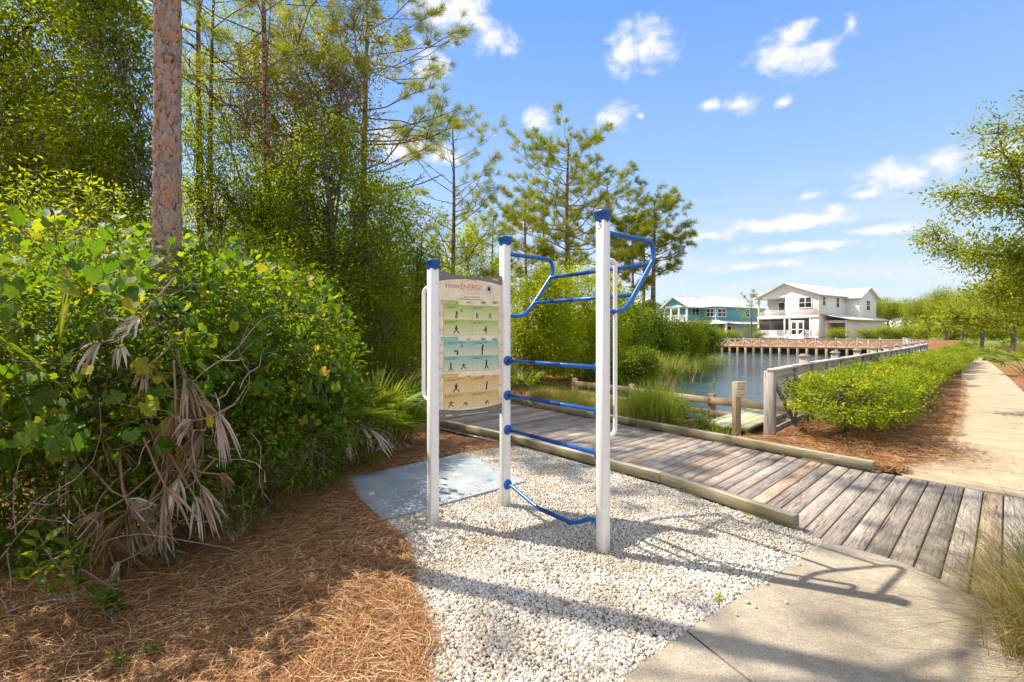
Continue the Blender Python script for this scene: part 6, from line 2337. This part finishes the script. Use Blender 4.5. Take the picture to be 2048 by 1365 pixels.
bk = broad_tree('back_tree', 'green tree deep in the wood behind the top left tree', 'tree', on_ground(-60, 13.0),
                [(on_ground(-60, 13.0) + np.array(o)).tolist() + list(s_) for o, s_ in (((0, 0, 2.6), (1.7, 1.4, 1.6)), ((1.0, .2, 4.4), (1.4, 1.2, 1.4)), ((-1.0, .1, 4.6), (1.5, 1.2, 1.5)), ((0.2, 0, 6.4), (1.4, 1.2, 1.3)), ((.3, .3, 1.2), (1.6, 1.4, 1.2)))],
                700, 34, .26, .10, .42, 'leaf_wood', 'grey_bark', .12, 2, 92, shell=.35, group='trees deep in the wood')
for q, (px, Z, s_, lab) in enumerate([(130, 13.5, 1.05, 'green tree deep in the wood left of the plated pine trunk'), (300, 14.5, .82, 'green tree deep in the wood behind the plated pine trunk'),
                                      (440, 15.0, .85, 'green tree deep in the wood behind the slender yellow green tree'), (580, 16.0, .92, 'green tree deep in the wood left of the dark oak crown'),
                                      (700, 14.5, .85, 'green tree deep in the wood right of the dark oak crown'), (840, 15.5, .62, 'green tree deep in the wood behind the shortest post'),
                                      (-260, 12.0, 1.1, 'green tree deep in the wood beyond the picture edge'), (960, 26.0, .5, 'low green tree deep in the wood behind the chart')]):
    dup(bk, lab, on_ground(px, Z), q * 1.7 + .5, s_)

pine('pine_tree', 'pine with bare lower limbs between the plated trunk and the half-bare tree', on_ground(532, 9.5), 11.5, .085, 5.0, 34, 2.3, .27, 40, .011, 101, group='pines of the left wood', dead=5, sub=6, bark='pine_bark')
pine('pine_tree', 'slim twin-trunk pine seen right of the plated trunk, nearer stem', on_ground(402, 11.0), 11.5, .10, 7.2, 16, 2.0, .26, 34, .012, 102, group='pines of the left wood', dead=3)
pine('pine_tree', 'slim dark pine stem close beside the pale twin stem', on_ground(424, 11.4), 11.0, .085, 7.0, 14, 2.0, .26, 34, .012, 103, group='pines of the left wood', dead=3)
pine('pine_tree', 'tall pine reaching its drooping boughs to the right against the sky', on_ground(728, 13.0), 11.8, .13, 5.2, 44, 2.5, .25, 40, .011, 104, group='pines of the left wood', dead=6, az_bias=(.15, .5), sub=6, tufts_per=3)
pine('pine_tree', 'small open pine above the shortest white post', on_ground(905, 17.0), 9.0, .11, 3.2, 34, 1.85, .24, 36, .012, 105, group='pines of the left wood', sub=4)

# ------------------------------------------------------------------ middle distance
broad_tree('willowy_shrub', 'bright yellow green shrub behind the ladder bars on their left', 'shrub', on_ground(1075, 15.5),
           lob(15.5, (1075, 630, 60, 80), (1055, 720, 45, 55), (1110, 690, 55, 70), (1100, 585, 48, 55)), 620, 46, .17, .085, .42, 'leaf_bright', 'twig', .06, 5, 111, shell=.4, group='bright shrubs behind the ladder', crown_name='foliage', trunk_name='stems', droop=-.2)
broad_tree('willowy_shrub', 'tallest bright yellow green shrub in the middle behind the ladder bars', 'shrub', on_ground(1165, 17.5),
           lob(17.5, (1165, 605, 72, 72), (1140, 680, 60, 65), (1200, 660, 55, 80), (1160, 730, 60, 40)), 680, 46, .19, .09, .42, 'leaf_bright', 'twig', .06, 5, 112, shell=.4, group='bright shrubs behind the ladder', crown_name='foliage', trunk_name='stems', droop=-.2)
broad_tree('willowy_shrub', 'bright yellow green shrub behind the tallest white post', 'shrub', on_ground(1240, 19.5),
           lob(19.5, (1235, 650, 48, 65), (1260, 700, 40, 50), (1215, 720, 45, 45), (1255, 610, 28, 35)), 460, 40, .22, .095, .42, 'leaf_shore', 'twig', .06, 5, 113, shell=.4, group='bright shrubs behind the ladder', crown_name='foliage', trunk_name='stems', droop=-.1)
sh = 'shrubs along the pond shore'
broad_tree('shore_shrub', 'dark leafy shrub overhanging the water right of the tallest post', 'shrub', on_ground(1290, 26.5),
           lob(26.5, (1285, 680, 42, 45), (1305, 650, 30, 32), (1325, 700, 34, 38), (1270, 725, 30, 24)), 460, 44, .25, .13, .46, 'leaf_shore', 'twig', .08, 5, 114, shell=.45, group=sh, crown_name='foliage', trunk_name='stems')
broad_tree('shore_shrub', 'rounded yellow green shore shrub in front of the teal house balcony', 'shrub', on_ground(1352, 33.0),
           lob(33.0, (1350, 676, 34, 34), (1372, 694, 28, 26), (1335, 702, 28, 26), (1385, 672, 20, 22)), 430, 44, .28, .14, .46, 'leaf_hedge', 'twig', .08, 5, 115, shell=.45, group=sh, crown_name='foliage', trunk_name='stems')
broad_tree('shore_shrub', 'dark shore shrub at the right end of the row beside the far fence', 'shrub', on_ground(1405, 42.0),
           lob(42.0, (1400, 668, 22, 24), (1418, 684, 20, 22), (1392, 694, 24, 18)), 340, 40, .34, .16, .46, 'leaf_shore', 'twig', .08, 5, 116, shell=.45, group=sh, crown_name='foliage', trunk_name='stems')
broad_tree('shore_shrub', 'low olive shrub under the bright shrubs beside the walkway', 'shrub', on_ground(1225, 14.5),
           lob(14.5, (1225, 735, 42, 34), (1258, 745, 34, 28), (1180, 745, 30, 28)), 300, 34, .16, .065, .40, 'leaf_shore', 'twig', .04, 5, 117, shell=.4, group=sh, crown_name='foliage', trunk_name='stems')

pp_ = 'tall pines beyond the pond shore'
pine('pine_tree', 'tallest pine with a broad domed crown behind the ladder frame', on_ground(1136, 32.0), 14.2, .24, 4.6, 58, 3.7, .36, 28, .018, 121, group=pp_, sub=6, tufts_per=4, rise=.12)
pine('pine_tree', 'pine with a slanting crown immediately left of the tallest post top', on_ground(1212, 37.0), 13.2, .22, 6.2, 36, 3.5, .38, 28, .019, 122, group=pp_, sub=6, tufts_per=3)
pine('pine_tree', 'pine with a straight dark trunk and a long bough to the right', on_ground(1307, 37.0), 11.7, .24, 6.3, 32, 2.8, .38, 28, .019, 123, group=pp_, sub=6, tufts_per=3, az_bias=(0, .3))
pine('pine_tree', 'slim twin-stemmed pine close behind the right ladder frame', on_ground(1287, 38.5), 10.2, .17, 6.0, 22, 2.4, .42, 28, .022, 124, group=pp_)
pine('pine_tree', 'slender young pine seen through the right ladder frame', on_ground(1265, 34.0), 9.6, .10, 3.4, 20, 1.5, .42, 30, .028, 125, group=pp_)
pine('pine_tree', 'spindly pine between the middle post and the tallest pine', on_ground(1052, 29.0), 9.8, .14, 3.2, 26, 2.3, .38, 28, .020, 126, group=pp_, sub=4)
pine('pine_tree', 'bushy pine just left of the tallest pine trunk', on_ground(1088, 33.0), 10.0, .15, 4.0, 28, 2.6, .38, 28, .020, 127, group=pp_, sub=5)
pine('pine_tree', 'thin pine right of the small open pine, over the chart corner', on_ground(985, 30.0), 9.0, .12, 3.0, 22, 2.2, .38, 28, .020, 128, group=pp_)
pine('pine_tree', 'young pine standing in front of the white house left corner', on_ground(1503, 63.0), 7.6, .13, 2.2, 17, 1.4, .46, 18, .022, 129, sub=2, tufts_per=2)

broad_tree('shore_shrub', 'dark green shrub on the bank between the tallest post and the fountain grass', 'shrub', on_ground(1268, 14.0),
           lob(14.0, (1262, 742, 34, 34), (1285, 728, 28, 30), (1245, 765, 30, 24)), 300, 36, .13, .065, .44, 'leaf_shore', 'twig', .04, 5, 118, shell=.45, group=sh, crown_name='foliage', trunk_name='stems')
# grass and small plants along the boardwalk
grass_clump('grass_clump', 'tall green fountain grass with an orange dry base beside the low fence', (*g(1306, 846)[:2], -.06), 1500, .98, .50, 'grass', 131, .006, (.0, 0), 1100, .45, 'grass clumps by the boardwalk', .55)
for q, (px, py, n, hh, dry, lab) in enumerate([(1085, 800, 300, .55, 420, 'brown and green grass tuft behind the boardwalk left of the ladder'), (1130, 812, 320, .6, 460, 'dry brown grass tuft behind the middle of the ladder bars'),
                                               (1168, 822, 320, .65, 380, 'thick dry grass tuft close to the tallest post'), (1225, 832, 280, .7, 160, 'wispy green grass tuft seen through the white hand rail'),
                                               (1448, 872, 120, .32, 30, 'small bright grass tuft between the notice and the low fence'), (1255, 842, 200, .6, 100, 'thin arching grass between the hand rail and the fountain grass')]):
    b = g(px, py)
    b[2] = gz(b[0], b[1])
    grass_clump('grass_clump', lab, b, n, hh, .45, 'grass', 140 + q, .0045, (0, 0), dry, .75, 'grass clumps by the boardwalk', .6)
for q, (px, Z, lab) in enumerate([(1300, 23.5, 'marsh grass patch at the water edge under the dark shore shrub'), (1350, 29.0, 'marsh grass spit reaching into the pond'), (1405, 36.0, 'marsh grass at the tip of the shore by the far wall'), (1262, 20.0, 'marsh grass patch at the near left corner of the pond'), (1310, 26.0, 'marsh grass tuft on the bank in front of the dark shore shrub'), (1335, 31.5, 'marsh grass tuft on the middle of the left bank'), (1375, 33.0, 'marsh grass tuft below the rounded yellow green shore shrub'), (1285, 18.5, 'reedy grass standing in the shallow water at the left bank'), (1420, 45, 'short marsh grass at the end of the far wall')]):
    b = on_ground(px, Z)
    b[2] = max(b[2], -.95)
    grass_clump('marsh_grass', lab, b, 420, .9, 2.2, 'grass', 150 + q, .014, (0, 0), 260, .6, 'marsh grass along the shore', .5)
b_ = g(1382, 862)
broad_tree('small_shrub', 'small round yellow green shrub against the low fence post', 'shrub', (b_[0], b_[1], gz(b_[0], b_[1])),
           [(b_[0] - .08, b_[1], .22, .25, .2, .22), (b_[0] + .22, b_[1] - .05, .12, .22, .2, .17), (b_[0] - .12, b_[1] + .1, .38, .16, .15, .14)], 150, 14, .045, .04, .45, 'leaf_hedge', 'twig', .014, 4, 161, shell=.4, crown_name='foliage', trunk_name='stems', twig_r=.002, nseg=5)

# ------------------------------------------------------------------ hedge
HEDGE = np.array([(4.98, 7.15), (6.35, 8.75), (9.1, 11.5), (12.6, 15.0), (16.6, 18.9), (21.2, 23.3), (25.4, 27.6)])
sl = np.r_[0, np.cumsum(np.linalg.norm(np.diff(HEDGE, axis=0), axis=1))]
protos = []
HG = 'hedge shrubs between the fence and the footpath'
HL = ['nearest hedge shrub with bare stems showing above the straw', 'second hedge shrub from the boardwalk end of the row', 'third hedge shrub from the boardwalk, above the striped shadows']
for q, s_ in enumerate(np.arange(0, sl[-1], 1.28)):
    c = np.array([np.interp(s_, sl, HEDGE[:, 0]), np.interp(s_, sl, HEDGE[:, 1])])
    b = np.array([*c, gz(*c)])
    if q < 3:
        k_ = (1.28, 1.06, 1.0)[q]
        lo = [(c[0] - .28, c[1] - .22, .64, .56, .50, .34), (c[0] + .30, c[1] + .05, .66, .56, .52, .34), (c[0] + .02, c[1] + .32, .66, .56, .50, .34), (c[0], c[1] - .1, .50, .60, .54, .22), (c[0], c[1], .74, .55, .5, .31)]
        lo = [(c[0] + (a_[0] - c[0]) * k_, c[1] + (a_[1] - c[1]) * k_, a_[2] * (1.05 if q == 0 else .98), a_[3] * k_ * .95, a_[4] * k_ * .95, a_[5] * .92) for a_ in lo]
        protos.append(broad_tree('hedge_shrub', HL[q], 'hedge shrub', b, lo, 560, 22, .050, .050, .52, 'leaf_hedge', 'twig', .035, 6, 170 + q, LEAF4, .22, shell=.62, group=HG, crown_name='foliage', trunk_name='stems', droop=-.1, upn=.8, twig_r=.003, nseg=5))
    else:
        lab = 'rounded hedge shrub farther along the row than the three nearest' if q > 4 else ('fourth' if q == 3 else 'fifth') + ' hedge shrub from the boardwalk end of the row'
        dup(protos[q % 3], lab, b, q * 1.1, (.90 + .08 * math.sin(q * 3.1), .90 + .08 * math.sin(q * 1.7), .86 + .10 * math.sin(q * 2.3)))

# ------------------------------------------------------------------ live oak reaching in from the right
r = np.random.default_rng(180)
ob = np.array([11.9, 9.6, 0.0])
oak = thing('live_oak', 'live oak whose leafy boughs reach in over the footpath from the right', 'oak tree', ob)
tb, cb = MB(), MB()
tb.tube(np.array([(0, 0, -.2), (.05, 0, 1.0), (-.05, -.05, 2.1), (-.2, -.1, 2.9)]), [.24, .19, .17, .15], 12)
limbs = [[(-.2, -.1, 2.7), (-1.6, -.6, 3.4), (-2.8, -.9, 4.1), (-3.45, -1.15, 5.05)],
         [(-.2, -.1, 2.8), (-1.5, -.5, 3.5), (-2.8, -.9, 4.0), (-4.0, -1.0, 4.1)],
         [(-.1, -.1, 2.3), (-1.5, -.5, 2.6), (-2.6, -.8, 2.95), (-3.65, -1.0, 3.0)],
         [(-.1, -.1, 2.2), (-1.4, -.4, 2.3), (-2.4, -.7, 2.35), (-3.3, -.9, 2.35)],
         [(-.1, -.1, 2.2), (-1.2, -.6, 2.3), (-2.2, -1.0, 2.5), (-3.0, -1.3, 2.6)],
         [(-.1, -.1, 2.0), (-1.0, .2, 1.95), (-2.0, .3, 1.95), (-2.9, .4, 1.85)],
         [(-.2, 0, 2.9), (-1.0, -.5, 4.0), (-1.8, -.8, 4.9), (-2.2, -1.0, 5.2)],
         [(-.2, 0, 2.9), (-.6, .4, 4.2), (-.8, .6, 5.4), (-.7, .6, 6.4)],
         [(-.2, 0, 2.9), (.7, .4, 4.0), (1.6, .6, 5.0), (2.4, .8, 5.5)],
         [(-.1, -.1, 2.6), (-1.1, -.9, 3.0), (-1.9, -1.6, 3.3), (-2.7, -2.0, 3.4)],
         [(-.1, -.1, 2.4), (-1.0, .8, 3.0), (-1.4, 1.6, 3.5), (-1.7, 2.3, 4.0)]]
CP, CD = [], []
for lp_ in limbs:
    lp_ = np.array(lp_)
    t = np.linspace(0, 1, 12)
    pts = np.stack([np.interp(t, np.linspace(0, 1, 4), lp_[:, c]) for c in range(3)], 1) + r.normal(0, .03, (12, 3))
    tb.tube(pts, np.linspace(.07, .008, 12), 6)
    for q in range(3, 12):
        for s_ in range(5):
            d = unit(unit(pts[min(q + 1, 11)] - pts[q - 1]) * .5 + rv(r, 1)[0] * np.array([1, 1, .8]))
            L = (.25 + .5 * r.random()) * (1.15 - .5 * q / 11)
            e = pts[q] + d * L
            tb.tube(bend(pts[q], e, r, 4, .06), np.linspace(.012, .003, 4), 4, False)
            for u in range(3):
                CP.append(pts[q] + (e - pts[q]) * (1 - .26 * u) + r.normal(0, .03, 3))
                CD.append(d)
leaves(cb, np.array(CP), np.array(CD), 27, .115, .078, .40, LEAF4, r, .1, upn=.9)
tb.build('trunk', M['grey_bark'], oak, True)
cb.build('crown', M['leaf_oak'], oak)

# street oaks, far trees
so = broad_tree('street_oak', 'street oak with a pale forked trunk at the right edge beyond the palmettos', 'oak tree', on_ground(2030, 30.0),
                [(on_ground(2030, 30.0) + np.array(o)).tolist() + list(s_) for o, s_ in (((0, 0, 3.4), (1.9, 1.6, 1.1)), ((1.1, .2, 4.1), (1.4, 1.2, .9)), ((-1.2, .1, 3.9), (1.5, 1.3, 1.0)), ((0.1, 0, 4.8), (1.3, 1.2, .8)))],
                420, 30, .30, .13, .42, 'leaf_oak', 'grey_bark', .16, 1, 191, shell=.35, fork=.42, group='street oaks beyond the footpath')
for q, (px, Z, s_, lab) in enumerate([(1967, 40, 1.0, 'street oak with a straight grey trunk just right of the footpath end'), (1925, 50, 1.05, 'street oak left of the straight grey trunk, above the dry grass'),
                                      (1887, 57, 1.1, 'street oak with a pale thin trunk behind the end of the hedge'), (1855, 66, 1.1, 'street oak nearest the small half hidden white house'),
                                      (1992, 58, 1.1, 'street oak between the straight and the pale forked trunks'), (2085, 44, 1.1, 'street oak at the picture edge behind the reaching boughs')]):
    dup(so, lab, on_ground(px, Z), q * 1.9, s_)
ft = [(1742, 98, 1.5, 'tree rising behind the right end of the white house'), (1775, 112, 1.6, 'tall rounded tree right of the white house'), (1812, 118, 1.65, 'rounded tree in front of the far white house'),
      (1840, 105, 1.35, 'rounded tree left of the street oaks'), (1340, 112, 1.5, 'tree top showing over the grey green house'), (1460, 118, 1.5, 'tree behind the teal house roof'),
      (1905, 120, 1.5, 'far tree closing the view over the hedge end'), (1960, 125, 1.5, 'far tree behind the middle street oaks'), (2040, 120, 1.6, 'far tree at the right behind the pale forked oak')]
for q, (px, Z, s_, lab) in enumerate(ft):
    dup(so, lab, on_ground(px, Z), q * 2.3 + 1, s_, group='far trees behind the houses')

hs = broad_tree('round_shrub', 'clipped round shrub on the straw right of the porch stairs', 'shrub', on_ground(1676, 66.0),
                [(on_ground(1676, 66.0) + np.array(o)).tolist() + list(s_) for o, s_ in (((-.6, 0, .75), (.95, .8, .65)), ((.6, .1, .75), (.95, .8, .62)), ((0, 0, .9), (.9, .8, .6)))],
                240, 22, .16, .11, .45, 'leaf_hedge', 'twig', .05, 4, 195, shell=.7, crown_name='foliage', trunk_name='stems', group='clipped shrubs round the far houses')
for q, (px, Z, s_, lab) in enumerate([(1463, 71, .95, 'clipped round shrub in front of the teal house'), (1437, 72, 1.1, 'olive shrub at the left corner of the teal house wall'), (1735, 64, 1.0, 'dark clipped shrub along the white house side wall'),
                                      (1768, 63, 1.15, 'long clipped shrub at the rear corner of the white house'), (1805, 62, 1.2, 'clipped shrub at the right end of the far bed'), (1516, 70, .6, 'small dark shrub at the foot of the young pine'),
                                      (1838, 66, 1.3, 'clipped shrub behind the bend of the fence'), (1905, 62, 1.5, 'bright shrub in the verge left of the straight grey oak'),
                                      (1950, 66, 1.7, 'bright shrub in the verge behind the straight grey oak'), (2005, 55, 1.4, 'bright shrub in the verge left of the pale forked oak'), (2050, 60, 1.6, 'bright shrub in the verge at the right edge')]):
    dup(hs, lab, on_ground(px, Z), q * 1.3, s_)

# verge right of the path
for q, (px, py, n, R, h_, lab) in enumerate([(2050, 752, 16, .75, 1.0, 'large saw palmetto leaning over the straw at the right edge'), (1976, 722, 12, .6, .6, 'small saw palmetto by the footpath with a stone-grey base'),
                                             (1938, 704, 12, .7, .7, 'pale saw palmetto where the footpath bends'), (1958, 697, 12, .8, .8, 'pale saw palmetto behind the dry grass'),
                                             (1905, 693, 12, .8, .8, 'saw palmetto at the far end of the hedge'), (2015, 712, 12, .8, .9, 'saw palmetto between the straight oak and the large palmetto')]):
    palmetto(lab, g(px, py), n, R, h_, 200 + q, None, 2, 'saw palmettos beside the footpath', .022, 16)
for q, (px, py, hh, mt_, lab) in enumerate([(1925, 693, 1.2, 'grass_dry', 'tall dry brown grass clump beyond the bend of the footpath'), (1992, 706, 1.1, 'grass_dry', 'pale feathery grass clump among the palmettos'),
                                            (2035, 704, 1.3, 'grass', 'green grass clump in front of the pale forked oak'), (2060, 722, 1.2, 'grass_dry', 'dry grass clump at the right edge of the verge'),
                                            (1890, 688, 1.2, 'grass', 'green grass clump behind the hedge end'), (1962, 690, 1.2, 'grass', 'long grass clump beneath the straight grey oak')]):
    grass_clump('verge_grass', lab, g(px, py), 520, hh, 1.8, mt_, 210 + q, .010, (0, 0), 0, .5, 'grass clumps on the verge', .55)
# muhly grass in the right foreground
for q, (x, y, n, lab) in enumerate([(2.66, 2.26, 1000, 'wispy green grass clump with a tawny base in the bottom right corner'), (3.1, 2.62, 700, 'wispy grass clump behind the corner clump at the right edge')]):
    grass_clump('muhly_grass', lab, (x, y, 0), n, .95, .30, 'muhly', 220 + q, .0017, (-.10, .0), 1500, .8, 'wispy grass in the right foreground', 1.0)

# far-off wood closing the horizon
r = np.random.default_rng(230)
mb = MB()
n = 7000
a = r.uniform(-1.2, 1.45, n)
R_ = r.uniform(140, 190, n)
hgt = 7.5 + 2.2 * np.sin(a * 23) + 1.5 * np.sin(a * 57 + 1)
P_ = np.c_[np.sin(a) * R_, np.cos(a) * R_, r.random(n) ** .7 * hgt]
leaves(mb, P_, rv(r, n), 9, 1.0, .75, .6, LEAF4, r)
tag(mb.build('treeline', M['leaf_dark']), 'low dark green treeline on the horizon behind the houses', 'treeline', kind='stuff')

# a few leaves and bits lying about
for q, (px, py, lab) in enumerate([(1292, 996, 'small green leaf lying on the gravel near the kerb'), (1434, 1195, 'yellow green leaf cluster on the gravel at the slab edge')]):
    c = g(px, py, .026)
    root = MB()
    k = 1 if q == 0 else 5
    root.inst(LEAF7[0], LEAF7[1], rv(r, k) * .018 * (q > 0) * np.array([1, 1, .1]), np.c_[r.normal(size=(k, 2)), np.full(k, .1)], unit(UP + rv(r, k) * .3), np.tile([.02, .045, .045], (k, 1)), np.full(k, .75))
    o = root.build('fallen_leaf', M['leaf_hedge'])
    o.location = c
    tag(o, lab, 'leaf')
